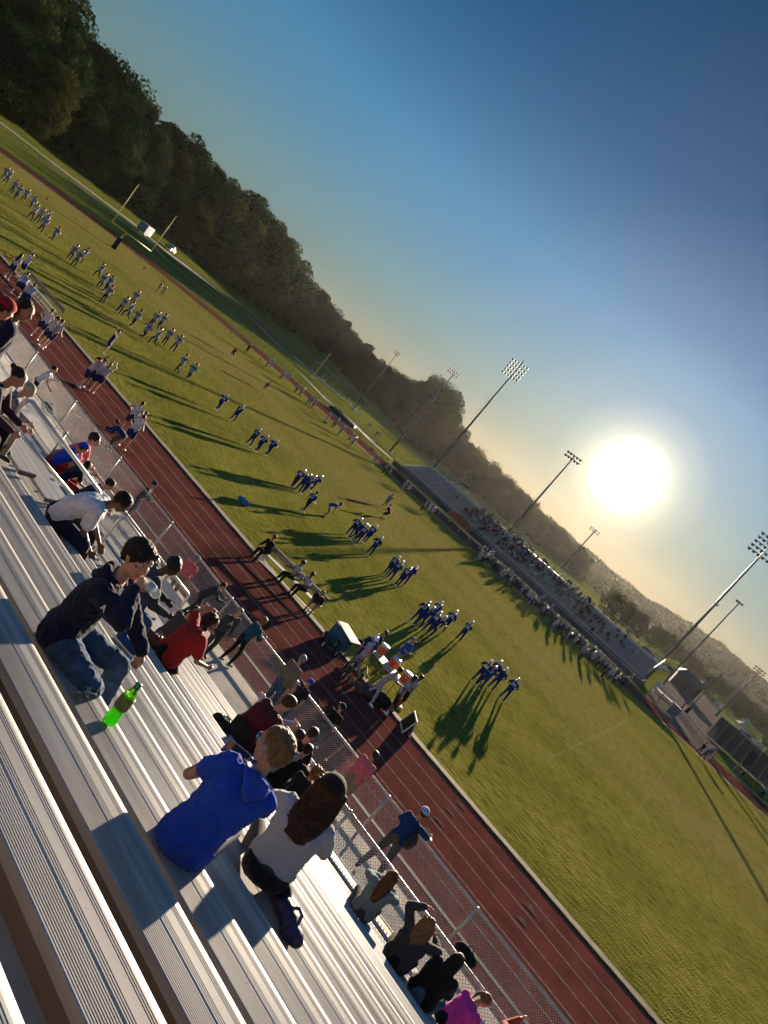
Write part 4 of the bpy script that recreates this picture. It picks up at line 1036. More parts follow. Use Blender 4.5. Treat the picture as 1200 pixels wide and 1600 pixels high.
def striped_mat():
    m = bpy.data.materials.new('referee_stripes'); m.use_nodes = True; nt = m.node_tree; n = nt.nodes; l = nt.links; b = n['Principled BSDF']; b.inputs['Roughness'].default_value = .9
    tc = n.new('ShaderNodeTexCoord'); s_ = n.new('ShaderNodeSeparateXYZ'); l.new(tc.outputs['Object'], s_.inputs[0]); a = n.new('ShaderNodeMath'); a.operation = 'MULTIPLY'; a.inputs[1].default_value = 15; l.new(s_.outputs['X'], a.inputs[0])
    f = n.new('ShaderNodeMath'); f.operation = 'FRACT'; l.new(a.outputs[0], f.inputs[0]); g = n.new('ShaderNodeMath'); g.operation = 'GREATER_THAN'; g.inputs[1].default_value = .5; l.new(f.outputs[0], g.inputs[0])
    x = n.new('ShaderNodeMix'); x.data_type = 'RGBA'; l.new(g.outputs[0], x.inputs['Factor']); x.inputs['A'].default_value = (.65, .65, .66, 1); x.inputs['B'].default_value = (.01, .01, .012, 1); l.new(x.outputs['Result'], b.inputs['Base Color']); return m
REF = striped_mat()
bo = B2.matrix_basis.to_translation(); bdir = (gp(490, 962, 0) - gp(399, 872, 0)); bl_ = bdir.length; bdir.normalize()
def on_bench(f): q = bo + bdir * (bl_ * f); return (q.x, q.y, .47)
sitb = P(pel=V(0, 0, .10), lean=10, wl=V(-.25, .28, -.28), wr=V(.1, .3, -.3), al=V(-.12, .44, -.38), ar=V(.14, .50, -.38), kl=V(0, .3, 1), kr=V(0, .3, 1))
sitc = P(pel=V(0, 0, .10), lean=24, wl=V(.0, .34, -.3), wr=V(-.05, .36, -.3), al=V(-.12, .5, -.38), ar=V(.14, .44, -.38), kl=V(0, .3, 1), kr=V(0, .3, 1))
person('referee in striped shirt on the bench with his arm stretched along the back', sitb, REF, BLACKC, 0, 0, 150, loc=on_bench(.52), hair=('short', HBLACK), skin='brown', vox=.018)
person('referee in striped shirt sitting nearer the carts on the same bench', sitc, REF, BLACKC, 0, 0, 165, loc=on_bench(.72), hair=('short', HBLACK), skin='brown', vox=.018)
person('person draped in black at the far left end of the bench', sitc, BLACKC, BLACKC, 0, 0, 180, loc=on_bench(.06), hair=('short', HBLACK), vox=.018, sleeve='long')
person('person in dark shirt bent over at the right end of the bench, face hidden', P(pel=V(0, 0, .10), lean=55, wl=V(.0, .2, -.4), wr=V(-.05, .25, -.4), al=V(-.12, .4, -.38), ar=V(.14, .44, -.38), kl=V(0, .3, 1), kr=V(0, .3, 1)), BLACKC, DGREY, 0, 0, 200, loc=on_bench(.93), hair=('short', HBROWN), vox=.018, sleeve='short', leg='short')

GREEN = M('cart_green', (.015, .07, .03), .5, .2); TYRE = M('tyre', (.02, .02, .02), .9); RIMW = M('rim_white', (.55, .55, .6), .5)
def wheel(t, x, y, r=.17):
    m = MB(); n = 18; prof = [(r * .62, -.035), (r * .9, -.045), (r, -.03), (r, .03), (r * .9, .045), (r * .62, .035)]
    m.lathe(prof, n, Matrix.Translation((x, y, r)) @ Matrix.Rotation(math.pi / 2, 4, 'X')); w = m.build('wheel', TYRE, t)
    m = MB(); m.lathe([(.01, -.04), (r * .3, -.042), (r * .62, -.036), (r * .62, .036), (r * .3, .042), (.01, .04)], 12, Matrix.Translation((x, y, r)) @ Matrix.Rotation(math.pi / 2, 4, 'X')); m.build('rim', RIMW, w)
def cart(px, py, deg, label, L=1.15, W=.6, sides=True):
    t = thing('utility_cart', label, 'cart', gp(px, py, .01), R_(deg), 'hand carts on the track')
    m = MB()
    for z in (.30, .62) if sides else (.30,):
        m.tube([(-L / 2, -W / 2, z), (L / 2, -W / 2, z), (L / 2, W / 2, z), (-L / 2, W / 2, z), (-L / 2, -W / 2, z)], .014, 6)
    for k in range(9):
        x = -L / 2 + L * k / 8
        if sides:
            for y in (-W / 2, W / 2): m.tube([(x, y, .30), (x, y, .62)], .006, 4)
        m.tube([(x, -W / 2, .30), (x, W / 2, .30)], .006, 4)
    if sides:
        for k in range(5):
            y = -W / 2 + W * k / 4
            for x in (-L / 2, L / 2): m.tube([(x, y, .30), (x, y, .62)], .006, 4)
    m.build('bed', GREEN, t)
    m = MB(); m.tube([(L / 2, 0, .28), (L / 2 + .35, 0, .22), (L / 2 + .75, 0, .60)], .012, 6); m.tube([(L / 2 + .75, -.12, .60), (L / 2 + .75, .12, .60)], .014, 6); m.build('pull_handle', DSTEEL, t)
    for x in (-L * .36, L * .36):
        for y in (-W / 2 - .05, W / 2 + .05): wheel(t, x, y)
        m = MB(); m.tube([(x, -W / 2 - .05, .17), (x, W / 2 + .05, .17)], .012, 6); m.tube([(x, 0, .17), (x, 0, .30)], .02, 6); m.build('axle', DSTEEL, t)
    return t
cart(546, 1062, -55, 'green mesh garden cart with white wheels standing on the track')
cart(512, 1012, 130, 'flat black hand cart with long handle left of the green one', 1.2, .5, False)
ORANGE = M('cooler_orange', (.58, .10, .035), .45, var=.05); CWHITE = M('cooler_white', (.62, .60, .58), .5, var=.05)
def cooler(q, label, s_=1.0):
    t = thing('drinks_cooler', label, 'cooler', q, rnd.uniform(0, 3), 'orange drinks coolers'); t.scale = (s_,) * 3
    m = MB(); m.lathe([(.16, 0), (.175, .02), (.185, .36), (.19, .38), (.19, .40)], 24); m.build('body', ORANGE, t, True)
    m = MB(); m.lathe([(.195, .39), (.20, .40), (.20, .45), (.18, .47), (.02, .475)], 24); m.build('lid', CWHITE, t, True)
    m = MB(); m.lathe([(.158, -.001), (.178, -.001), (.180, .06), (.16, .062)], 24); m.build('base_ring', CWHITE, t, True)
    m = MB(); m.tube([(0, -.17, .08), (0, -.22, .08), (0, -.235, .05)], .014, 6); m.build('tap', CWHITE, t)
    for k in (-1, 1): m = MB(); m.tube([(k * .19, -.06, .33), (k * .225, -.03, .31), (k * .225, .03, .31), (k * .19, .06, .33)], .012, 6); m.build('grip', CWHITE, t)
ctr = gp(592, 1062, 0)
tb = thing('folding_table', 'low white folding table holding the orange coolers by the track', 'table', (ctr.x, ctr.y, 0), R_(-8))
m = MB(); m.box(-.95, .95, -.36, .36, .60, .64); m.build('tabletop', M('table_white', (.45, .42, .40), .6), tb)
for x in (-.75, .75):
    for y in (-.3, .3): m = MB(); m.tube([(x, y, .6), (x * 1.05, y, 0)], .014, 6); m.build('leg', DSTEEL, tb)
cooler((ctr.x - .72, ctr.y + .1, .64), 'orange cooler with white lid at the left end of the white table')
cooler((ctr.x + .0, ctr.y + .08, .64), 'orange cooler with white lid in the middle of the white table')
cooler((ctr.x + .78, ctr.y - .1, .64), 'orange cooler with white lid at the right end of the white table')
# blue table with a tan board
q = gp(524, 1006, 0); bt = thing('treatment_table', 'small table with blue skirt and tan top beside the players', 'table', q, R_(-10))
m = MB(); m.box(-.42, .42, -.28, .28, .02, .70); m.build('skirt', cloth((.03, .09, .20), 'table_skirt'), bt)
m = MB(); T_ = Matrix.Rotation(R_(6), 4, 'Y'); m.box(-.46, .62, -.32, .32, .715, .745, T_); m.build('tabletop', M('tan_board', (.26, .20, .13), .6), bt)
m = MB()
for x in (-.38, .38):
    for y in (-.24, .24): m.box(x - .02, x + .02, y - .02, y + .02, 0, .02)
m.build('foot', DSTEEL, bt)
def bag(q, label, mat, s_=(.32, .2, .2), deg=0, cat='bag', grp=None):
    t = thing('duffel_bag', label, cat, q, R_(deg), grp); pr = [Prim('b', [(V(-s_[0], 0, s_[2] * .8), s_[2] * .8), (V(s_[0], 0, s_[2] * .8), s_[2] * .75)]), Prim('b', [(V(-s_[0] * .6, s_[1] * .3, s_[2] * .7), s_[2] * .75), (V(s_[0] * .5, -s_[1] * .3, s_[2] * .7), s_[2] * .7)])]
    me = voxel_mesh('body', pr, .02, {'b': mat}, 2, (.012, 9, ('b',))); mobj('body', me, t)
    m = MB(); m.tube([(-s_[0] * .5, 0, s_[2] * 1.55), (-s_[0] * .2, .02, s_[2] * 2.1), (s_[0] * .2, .02, s_[2] * 2.1), (s_[0] * .5, 0, s_[2] * 1.55)], .012, 6); m.build('strap', DSTEEL, t)
bag(gp(586, 1098, .01), 'black duffel bag standing on the track below the coolers', BLACKC, (.3, .25, .30), 20)
bag(gp(566, 1085, .01), 'grey tarpaulin bag beside the green cart', DGREY, (.3, .2, .22), 60)
bag(gp(563, 1010, .01), 'dark backpack on the grass behind the two players', BLACKC, (.15, .12, .15), 10)
q = gp(632, 1140, 0); t = thing('a_frame_board', 'black and white folding A-frame board at the edge of the grass', 'board', q, R_(-50))
for s_ in (-1, 1):
    m = MB(); T_ = Matrix.Translation((0, s_ * .16, 0)) @ Matrix.Rotation(s_ * R_(14), 4, 'X')
    m.box(-.36, .36, -.012, .012, .03, .62, T_); p_ = m.build('panel', BLACKC, t)
    m = MB(); 
    for bx in ((-.38, -.33, .0, .66), (.33, .38, .0, .66), (-.33, .33, .61, .66), (-.33, .33, .0, .05)): m.box(bx[0], bx[1], -.016, .016, bx[2], bx[3], T_)
    m.build('frame', CWHITE, p_)
# sideline people
person('coach in royal blue shirt and grey cap standing on the grass behind the coolers', 'fold', ROYAL, KHAKI, 604, 1047, -100, cap=(GREYC,), h=1.02, vox=.018, leg='short')
player('blue', 'stand', 548, 1042, -150, 'blue jersey player half hidden at the tan topped table', GB, None, .92)
player('whitew', 'walk', 545, 1050, 100, 'white and red shirted player in light trousers by the orange cooler', GW, '54', .95)
person('blond person in dark shirt behind the first orange cooler', 'stand', NAVY, DGREY, 560, 1040, 120, hair=('short', HBROWN), vox=.02)
person('person in light grey football shirt and trousers reaching toward the last cooler', P(lean=20, wl=V(.1, .42, -.12), wr=V(.02, .5, -.05), al=V(-.2, -.25, .12), ar=V(.12, .2, .09)), cloth((.28, .28, .36), 'lilac_jersey'), cloth((.25, .26, .36), 'lilac_trousers'), 572, 1095, -75, hair=('short', HBLACK), skin='brown', vox=.018, sleeve='short', shoe=RUBB)
person('person in white shirt and black shorts standing below the last cooler', 'stand', JWHITE, BLACKC, 600, 1113, -70, hair=('bob', HBLACK), skin='brown', vox=.018, leg='short', shoe=RUBB)
person('shorter boy in grey behind the person in white shirt and black shorts', 'stand', GREYC, BLACKC, 616, 1106, -60, hair=('short', HBLACK), skin='brown', vox=.018, leg='short', h=.92)
m = MB(); m.box(-.18, .18, -.12, .12, 0, .10); o = m.build('cardboard_tray', M('tan_card', (.45, .36, .24), .8)); o.location = gp(622, 1104, .02); o.rotation_euler = (0, 0, R_(-50)); tag(o, 'flat tan cardboard tray lying on the grass right of the coolers', 'tray')
# small things on the grass
m = MB(); m.lathe([(.004, -.14), (.045, -.09), (.078, 0), (.045, .09), (.004, .14)], 14, Matrix.Rotation(R_(80), 4, 'X')); o = m.build('football', M('pale_ball', (.6, .58, .52), .6), None, True); q = gp(291, 664, .09); o.location = q; tag(o, 'pale ball lying in a shadow on the near grass', 'ball')
q = gp(379, 786, .02)
bag(q, 'bright blue bag dropped on the grass inside a long shadow', cloth((.02, .20, .42), 'bright_blue_cloth'), (.22, .16, .16), 30)
for px, py, lb in [(72, 312, 'at the goal line left of the goalpost'), (224, 421, 'on the grass right of the goalpost'), (359, 521, 'at the far corner of the end zone'), (405, 563, 'at the far goal line'), (1179, 1278, 'at the far right corner of the field')]:
    m = MB(); m.box(-.07, .07, -.07, .07, 0, .03); m.box(-.055, .055, -.055, .055, .03, .48); o = m.build('corner_pylon', ORANGE); o.location = gp(px, py, .012); tag(o, 'small orange pylon ' + lb, 'pylon', 'orange pylons')
q = gp(508, 661, .02); bag(q, 'small dark kit heap on the grass beyond the running blue players', BLACKC, (.25, .15, .12), 0)

# goalpost
GPM = M('post_yellow', (.62, .56, .16), .5, var=.05)
gpo = thing('goalpost', 'yellow gooseneck goalpost with padded base in the left end zone', 'goalpost', (0, 24.385, 0))
m = MB(); m.tube([(0, -3.56, 3.05), (0, 3.56, 3.05)], .065, 10); m.build('crossbar', GPM, gpo, True)
for y in (-3.56, 3.56): m = MB(); m.tube([(0, y, 3.02), (0, y, 9.2)], .052, 10); m.build('upright', GPM, gpo, True)
m = MB(); m.tube([(-2, 0, 0), (-2, 0, 1.9), (-1.9, 0, 2.35), (-1.6, 0, 2.75), (-1.1, 0, 2.98), (-.4, 0, 3.04), (0, 0, 3.05)], .085, 10); m.build('gooseneck', GPM, gpo, True)
m = MB(); m.box(-2.24, -1.76, -.24, .24, .03, 1.9); m.build('pad', cloth((.012, .018, .05), 'pad_navy'), gpo)
# the matching right hand goalpost lies outside the frame
# ------------------------------------------------------------------ spectators on the near stand
def seat_at(row, px, py):
    y = row_y(row) - .12; q = gy(px, py, y); return Vector((q.x, y, row_z(row) + .004))
def SITP(**k): d = dict(SIT); d.update(k); return d
HOODIE_N = cloth((.010, .013, .032), 'navy_hoodie', bump=.35); BLUEH = cloth((.014, .058, .42), 'blue_hoodie', bump=.35, bscale=300)
HEATHER = M('heather_grey', (.36, .37, .41), .95, var=.30, scale=130, bump=.25, bscale=300, spec=.1, sheen=.15, col2=(.22, .23, .27))
def hood(r, S, mat, vox=.010, up=False):
    T3 = S['T3']; nk = S['neck']; q = lambda x, y, z: nk + T3 @ V(x, y, z); pr = []
    n_ = 11
    for k in range(n_):
        a0 = -2.5 + 5.0 * k / (n_ - 1); a1 = -2.5 + 5.0 * (k + 1) / (n_ - 1)
        if k == n_ - 1: break
        f = lambda a: q(.098 * math.sin(a), -.022 - .085 * math.cos(a), -.012 + .022 * math.cos(a))
        pr.append(Prim('h', [(f(a0), .027), (f(a1), .027)]))
    pr.append(Prim('h', [(q(-.075, -.085, -.02), .030), (q(.075, -.085, -.02), .030), (q(0, -.115, -.10), .030)]))
    me = voxel_mesh('hood', pr, vox, {'h': mat}, 3, (.006, 14, ('h',))); mobj('hood', me, r)
CLEARP = bpy.data.materials.new('clear_plastic'); CLEARP.use_nodes = True; MATS['clear_plastic'] = CLEARP
b = CLEARP.node_tree.nodes['Principled BSDF']; b.inputs['Base Color'].default_value = (.85, .92, .95, 1); b.inputs['Roughness'].default_value = .12; b.inputs['Transmission Weight'].default_value = .6; b.inputs['IOR'].default_value = 1.3; b.inputs['Alpha'].default_value = .6
def bottle_mb(T, h=.2, r=.032):
    m = MB(); m.lathe([(r * .5, 0), (r * .9, .004), (r, .02), (r * .96, h * .2), (r * .86, h * .3), (r * .96, h * .42), (r, h * .6), (r * .9, h * .7), (r * .5, h * .85), (r * .40, h * .90), (r * .40, h * .96)], 24, T); return m

# --- the boy drinking from a bottle
q = seat_at(3, 118, 1012)
def dark_extra(r, S, Tm):
    hood(r, S, HOODIE_N, .008)
    m = MB(); 
    b_ = MB(); 
    for k in range(8):
        a = k / 7.0; b_.ico(tuple(Tm @ V(.040 + .018 * a, .066 - .008 * a, -.012)), (.006, .004, .006), 1)
    b_.build('cheek_paint', ROYAL, r, True)
    nk = S['neck']; T3 = S['T3']
    for s_ in (-1, 1):
        m = MB(); m.tube([nk + T3 @ V(s_ * .03, .085, -.03), nk + T3 @ V(s_ * .045, .125, -.12), nk + T3 @ V(s_ * .05, .15, -.22)], .0035, 6); m.build('drawstring', WHITEC, r, True)
POSE_D = SITP(lean=10, curve=1.3, side=0, head=(-26, -4, 0), wr=V(-.045, .27, .085), er=V(.75, .5, -.55), wl=V(.06, .46, -.33), el=V(-.6, .1, -1), al=V(-.16, .50, -.36), ar=V(.10, .26, -.37), kl=V(-.2, .6, 1), kr=V(.25, .8, .5))
lookD = dict(skin=SK['fair'], top=HOODIE_N, sleeve='long', bottom=JEANS, leg='long', shoe=RUBB, slack=.020, girth=1.05, hem=.02, lipslot='lip', hand=.95, hs=1.12)
_S = skeleton(POSE_D); _m = _S['head'] + _S['H'] @ V(0, .10, -.06) + V(0, 0, .012)
POSE_D['wr'] = _m + _S['H'] @ V(.05, .045, -.075) - _S['shr']
dark = figure('person', 'boy in navy hoodie drinking from a clear plastic bottle on the upper bench', 'boy', POSE_D, lookD, q, R_(-60), None, .98, .0075, 2, ('swept', HDARK), None, (.008, 13, ('top', 'bottom')), None, dark_extra,
    S_over=dict(pnr=V(-.9, .1, .1), curlr=.85, curll=.5, pnl=V(.5, 0, -.6), hdl=V(.1, .25, -1).normalized(), hdr=V(-.25, .35, .9).normalized()))
settle(dark, 215, 874)
SD = PSHIFT[dark.name]; mw = dark.matrix_basis.copy()
mouth = SD['head'] + SD['H'] @ V(0, .098, -.058); hnd = SD['wrr'] + (SD['hdr']) * .085 + V(-.03, .01, .0)
dirb = (SD['H'] @ V(.02, 1, -.05)).normalized()
Tb = mw @ (Matrix.Translation(mouth + dirb * .205) @ (-dirb).to_track_quat('Z', 'X').to_matrix().to_4x4())
bt_ = bottle_mb(Tb, .205, .033); o = thing('water_bottle', 'clear plastic bottle held to the mouth of the boy in the navy hoodie', 'bottle', (0, 0, 0))
bt_.build('bottle_body', CLEARP, o, True)
m = MB(); m.lathe([(.0345, .06), (.0352, .062), (.0352, .10), (.0345, .102)], 20, Tb); m.build('label_band', M('pale_label', (.35, .42, .5), .5, var=.3, scale=60), o, True)
decal('sleeve_mark', 'A', [c for c in dark.children if c.name.startswith('body')][0].data, dark, SD['shr'].lerp(SD['elr'], .45), V(0, 1, 0), V(0, 0, 1), .06, WHITEC, .004)

# --- the boy in the blue hoodie with his phone
q = seat_at(3, 285, 1300)
def blue_extra(r, S, Tm): hood(r, S, BLUEH, .008)
POSE_B = SITP(lean=16, side=16, curve=.9, head=(40, 10, 0), tw=0, wl=V(-.02, .24, -.17), el=V(-.8, -.1, -1.0), wr=V(-.10, .34, -.10), er=V(.8, .2, -1), al=V(.06, .46, -.36), ar=V(.30, .38, -.36), kl=V(.2, .4, 1))
lookB = dict(skin=SK['tan'], top=BLUEH, sleeve='rolled', bottom=GREYC, leg='long', shoe=RUBB, slack=.018, girth=1.0, hem=-.15, hand=.95, hs=1.26)
lookB['sleeve'] = 'pushed'
LENS = M('mirror_lens', (.08, .25, .42), .12, .6, var=.3, scale=20); FRB = PLASTIC('frame_black', (.015, .02, .03)); FRL = PLASTIC('frame_blue', (.05, .35, .6))
blueb = figure('person', 'fair haired boy in royal blue hoodie and wraparound sunglasses holding a phone', 'boy', POSE_B, lookB, q, R_(42), None, .96, .0075, 2, ('buzz', HBLOND), None, (.010, 13, ('top',)), (LENS, FRL), blue_extra,
    S_over=dict(pnl=V(.8, .1, 0), curll=.7, pnr=V(-.8, .2, .1), curlr=.7))
settle(blueb, 418, 1180)
SB = PSHIFT[blueb.name]; mwb = blueb.matrix_basis.copy()
ph = thing('mobile_phone', 'phone in a bright patterned case held by the boy in the blue hoodie', 'phone', mwb @ ((SB['wrl'] + SB['wrr']) * .5 + V(0, .11, .03)), R_(42)); ph.rotation_euler = (R_(62), R_(8), R_(42))
m = MB(); m.box(-.078, .078, -.040, .040, -.0045, .0045); m.build('case', M('patterned_case', (.05, .30, .42), .35, var=.5, scale=45, col2=(.45, .10, .05)), ph)
m = MB(); m.box(-.072, .072, -.035, .035, .0047, .0052); m.build('screen', PLASTIC('phone_glass', (.01, .012, .015), .08), ph)

# --- the woman in the grey shirt and dark cap
q = seat_at(5, 412, 1345)
def grey_extra(r, S, Tm):
    pr = []; pel = S['pel']
    for k in range(10):
        a0 = -2.2 + 4.4 * k / 9; a1 = -2.2 + 4.4 * (k + 1) / 9
        if k == 9: break
        f = lambda a: pel + V(.165 * math.sin(a), -.02 - .130 * math.cos(a), .075); pr.append(Prim('c', [(f(a0), .030), (f(a1), .030), (f(a0) + V(0, 0, -.06), .022)]))
    pr.append(Prim('c', [(pel + V(.20, -.02, .02), .04), (pel + V(.26, .04, -.10), .05), (pel + V(.22, .10, -.14), .03)]))
    me = voxel_mesh('waist_cardigan', pr, .011, {'c': BLACKC}, 2, (.009, 10, ('c',))); mobj('waist_cardigan', me, r)
POSE_G = SITP(lean=20, curve=.8, head=(10, 4, 0), wl=V(-.02, .36, -.26), wr=V(-.01, .33, -.27), er=V(1, -.35, -.5), el=V(-1, -.2, -.4))
lookG = dict(skin=SK['tan'], top=HEATHER, sleeve='short', bottom=DGREY, leg='tights', shoe=RUBK, slack=.018, girth=1.02, hem=.62, hips=True, hs=1.12)
CAPD = cloth((.022, .012, .010), 'cap_dark')
grey = figure('person', 'woman in heather grey shirt and dark cap with long wavy brown hair, seen from behind', 'woman', POSE_G, lookG, q, R_(24), None, 1.03, .0085, 2, ('longwave', hair_m('chestnut', (.075, .034, .014))), (CAPD, CAPD, False), (.008, 13, ('top',)), None, grey_extra)
settle(grey, 514, 1236)
SG = PSHIFT[grey.name]; capm = [c for c in grey.children if c.name.startswith('cap')][0]
Hg = SG['H']; 
Tg = Matrix.Translation(SG['head']) @ Hg.to_4x4(); m = MB()
m.tube([Tg @ V(-.036 + .072 * k / 24, -.012 - .112 * math.cos(math.asin(max(-1, min(1, (-.036 + .072 * k / 24) / .1)))), .060 + .010 * math.sin(k * 1.9) + .008 * (k / 24)) for k in range(25)], .0045, 6)
m.build('cap_embroidery', cloth((.6, .05, .04), 'red_thread'), capm)
m = MB(); w_, e_ = SG['wrr'], SG['elr']
m.tube([e_.lerp(w_, .30), e_.lerp(w_, .42)], .043, 14); m.build('arm_band', BLACKC, grey, True)
bag(Vector((88.98, row_y(5) - .12, row_z(5))), 'black patterned bag on the bench beside the woman in grey', M('bag_pattern', (.012, .012, .02), .5, var=.5, scale=30, col2=(.05, .05, .14)), (.11, .075, .07), -20)
bag(Vector((85.9, row_y(11) - .12, row_z(11))), 'small black bag on a lower bench below the woman in red', BLACKC, (.12, .08, .08), 10)

# --- green bottle and wrapper on the drinking boy's bench
GB_ = bpy.data.materials.new('green_bottle_plastic'); GB_.use_nodes = True; MATS['green_bottle_plastic'] = GB_
b = GB_.node_tree.nodes['Principled BSDF']; b.inputs['Base Color'].default_value = (.22, .92, .06, 1); b.inputs['Roughness'].default_value = .08; b.inputs['Transmission Weight'].default_value = .9; b.inputs['IOR'].default_value = 1.25
DRK = M('lime_drink', (.45, .95, .03), .2, var=.02, trans=.6)
q = seat_at(3, 168, 1128); q.y = row_y(3) - .08; q.x = gy(170, 1128, q.y).x
bo_ = thing('soda_bottle', 'bright green soda bottle standing on the bench beside the drinking boy', 'bottle', q); bo_.scale = (1.2, 1.2, 1.25)
bottle_mb(None, .225, .034).build('bottle_body', GB_, bo_, True)
m = MB(); m.lathe([(.030, .006), (.0315, .02), (.0305, .045), (.027, .066), (.0305, .094), (.0315, .125), (.001, .1255)], 24); m.build('drink', DRK, bo_, True)
m = MB(); m.lathe([(.0345, .092), (.0352, .094), (.0352, .148), (.0345, .15)], 24); lb_ = m.build('label_band', M('label_green', (.04, .25, .05), .4, var=.5, scale=45, col2=(.30, .05, .03)), bo_, True)
m = MB(); m.lathe([(.0145, .203), (.0155, .205), (.0155, .228), (.013, .231), (.001, .231)], 16); m.build('bottle_cap', PLASTIC('cap_green', (.02, .18, .08)), bo_, True)
m = MB(); rr = random.Random(4)
for k in range(4):
    ax = rr.uniform(-.03, .03); P0 = [V(ax + rr.uniform(-.02, .02), -.07 + .14 * j / 8, .012 + .010 * (k % 3) + rr.uniform(0, .012)) for j in range(9)]
    vs = [];
    for p_ in P0: vs += [p_ + V(-.010, 0, 0), p_ + V(.010, rr.uniform(-.004, .004), .006)]
    m.add(vs, [(2 * j, 2 * j + 1, 2 * j + 3, 2 * j + 2) for j in range(8)])
o = m.build('food_wrapper', M('foil_wrapper', (.45, .42, .16), .3, .4, var=.5, scale=25, col2=(.35, .5, .55)), None, True); q = gy(143, 1080, row_y(3) - .13); o.location = (q.x, row_y(3) - .13, row_z(3)); o.rotation_euler = (0, 0, R_(15)); o.scale = (1.3, 1.3, 1.3)
tag(o, 'crumpled yellow and clear food wrapper on the bench by the green bottle', 'wrapper')
# cup and napkin by the girls
q = Vector((gy(664, 1559, row_y(12) - .1).x, row_y(12) - .08, row_z(12)))
m = MB(); m.lathe([(.026, 0), (.040, .105), (.042, .107), (.038, .107), (.024, .004)], 20); o = m.build('paper_cup', M('cup_green', (.02, .22, .07), .5), None, True); o.location = q; tag(o, 'green paper cup standing on the bench next to the person in black', 'cup')
m = MB(); m.ico((0, 0, .03), (.05, .06, .035), 3)
m.v = [tuple(Vector(v) + Vector((noise.noise(Vector(v) * 40), noise.noise(Vector(v) * 41 + V(5, 0, 0)), noise.noise(Vector(v) * 39))) * .02) for v in m.v]
o = m.build('crumpled_napkin', M('napkin', (.62, .58, .52), .9)); o.location = (gy(645, 1540, row_y(12) - .1).x, row_y(12) - .1, row_z(12)); tag(o, 'crumpled napkin on the bench near the green cup', 'napkin')

# --- the others, all sitting on the benches
def sitter(label, row, px, py, pose, top, bottom, deg, hair, cap=None, skin='fair', h=1.0, sleeve='short', leg='long', vox=.013, cat='person', dy=0, loc=None, **k):
    q = loc if loc is not None else seat_at(row, px, py)
    return person(label, SITP(**pose), top, bottom, 0, 0, deg, skin=skin, hair=hair, cap=cap, h=h, sleeve=sleeve, leg=leg, vox=vox, detail=1, cat=cat, loc=q, **k)
person('man in red cap and red shirt standing at the left edge of the picture', P(lean=6, head=(10, 4)), REDC, DGREY, 0, 0, -20, hair=('short', HBROWN), cap=(cloth((.33, .012, .02), 'red_cap'), None, True), vox=.011, detail=1, cat='man', slack=.024, girth=1.1, wrinkle=(.006, 8, ('top',)), loc=Vector((84.9, row_y(3) + .22, row_z(3) - .42)), head_to=(4, 486))
person('woman with long dark hair in a navy jacket beside the man in red cap', P(lean=4, head=(-28, 8)), NAVY, BLACKC, 0, 0, -25, hair=('long', hair_m('dark_auburn', (.05, .022, .010))), sleeve='long', vox=.011, detail=1, cat='woman', slack=.026, wrinkle=(.006, 8, ('top',)), loc=Vector((84.5, row_y(4) + .22, row_z(4) - .42)), head_to=(38, 484))
sitter('woman in dark plaid shirt turned sideways behind the person in the knitted hat', 5, 22, 640, dict(lean=18, head=(-10, 14)), M('dark_plaid', (.05, .02, .03), .9, var=.6, scale=20, col2=(.02, .02, .03)), BLACKC, -40, ('bun', HBROWN), sleeve='long', cat='woman', head_to=(28, 590))
def beanie_x(r, S, Tm):
    me = voxel_mesh('knitted_hat', [Prim('h', [(Tm @ V(0, -.02, .045), (.088, .10, .085), S['H'])], 3), Prim('h', [(Tm @ V(0, -.015, .03), (.092, .106, .03), S['H'])], 3)], .012, {'h': cloth((.46, .38, .27), 'cream_knit', bump=.9, bscale=60)}, 1); mobj('knitted_hat', me, r)
sitter('person in cream knitted hat and navy plaid flannel shirt', 7, 30, 660, dict(lean=22, head=(-20, 16)), M('plaid_flannel', (.30, .28, .27), .9, var=.5, scale=22, col2=(.012, .016, .035)), KHAKI, -25, None, None, sleeve='long', extra=beanie_x, h=1.0, head_to=(45, 610))
sitter('man in plain white T-shirt bending forward on the aisle bench', 7, 128, 868, dict(lean=46, curve=1.2, head=(-6, 28), wl=V(.06, .24, -.42), wr=V(-.02, .20, -.44), al=V(-.15, .5, -.36), ar=V(.16, .45, -.36)), WHITEC, NAVY, -42, ('short', HBLACK), skin='brown', h=1.08, vox=.010, cat='man', wrinkle=(.006, 8, ('top',)), slack=.022, head_to=(190, 785))
sitter('person with big black hair in a grey hooded jacket and jeans', 8, 245, 940, dict(lean=28, curve=1.2, head=(-10, 20), al=V(-.25, .42, -.28), ar=V(.2, .40, -.36)), DGREY, JEANS, -30, ('afro', HBLACK), skin='dark', sleeve='long', slack=.026, head_to=(270, 886))
q = Vector((gy(232, 962, row_y(6) - .1).x, row_y(6) - .10, row_z(6)))
sh = MB(); me = voxel_mesh('shoe_upper', [Prim('u', [(V(0, -.09, .055), .040), (V(0, .0, .05), .042), (V(0, .11, .035), .035)]), Prim('u', [(V(0, -.08, .055), .040), (V(0, -.08, .11), .034)])], .008, {'u': cloth((.015, .05, .16), 'sneaker_blue')}, 2)
so = thing('sneaker', 'blue and white sneaker resting on the bench right of the drinking boy', 'shoe', q, R_(-75)); mobj('upper', me, so)
me = voxel_mesh('sole', [Prim('s', [(V(0, -.10, .018), (.042, .045, .018)), (V(0, .12, .014), (.042, .05, .014))])], .008, {'s': RUBB}, 1); mobj('sole', me, so)
sitter('bald boy in dark shirt sitting beside the woman in red', 10, 290, 990, dict(lean=20, head=(0, 10)), DGREY, KHAKI, -10, ('buzz', HBROWN), h=.85, cat='boy', head_to=(297, 962))
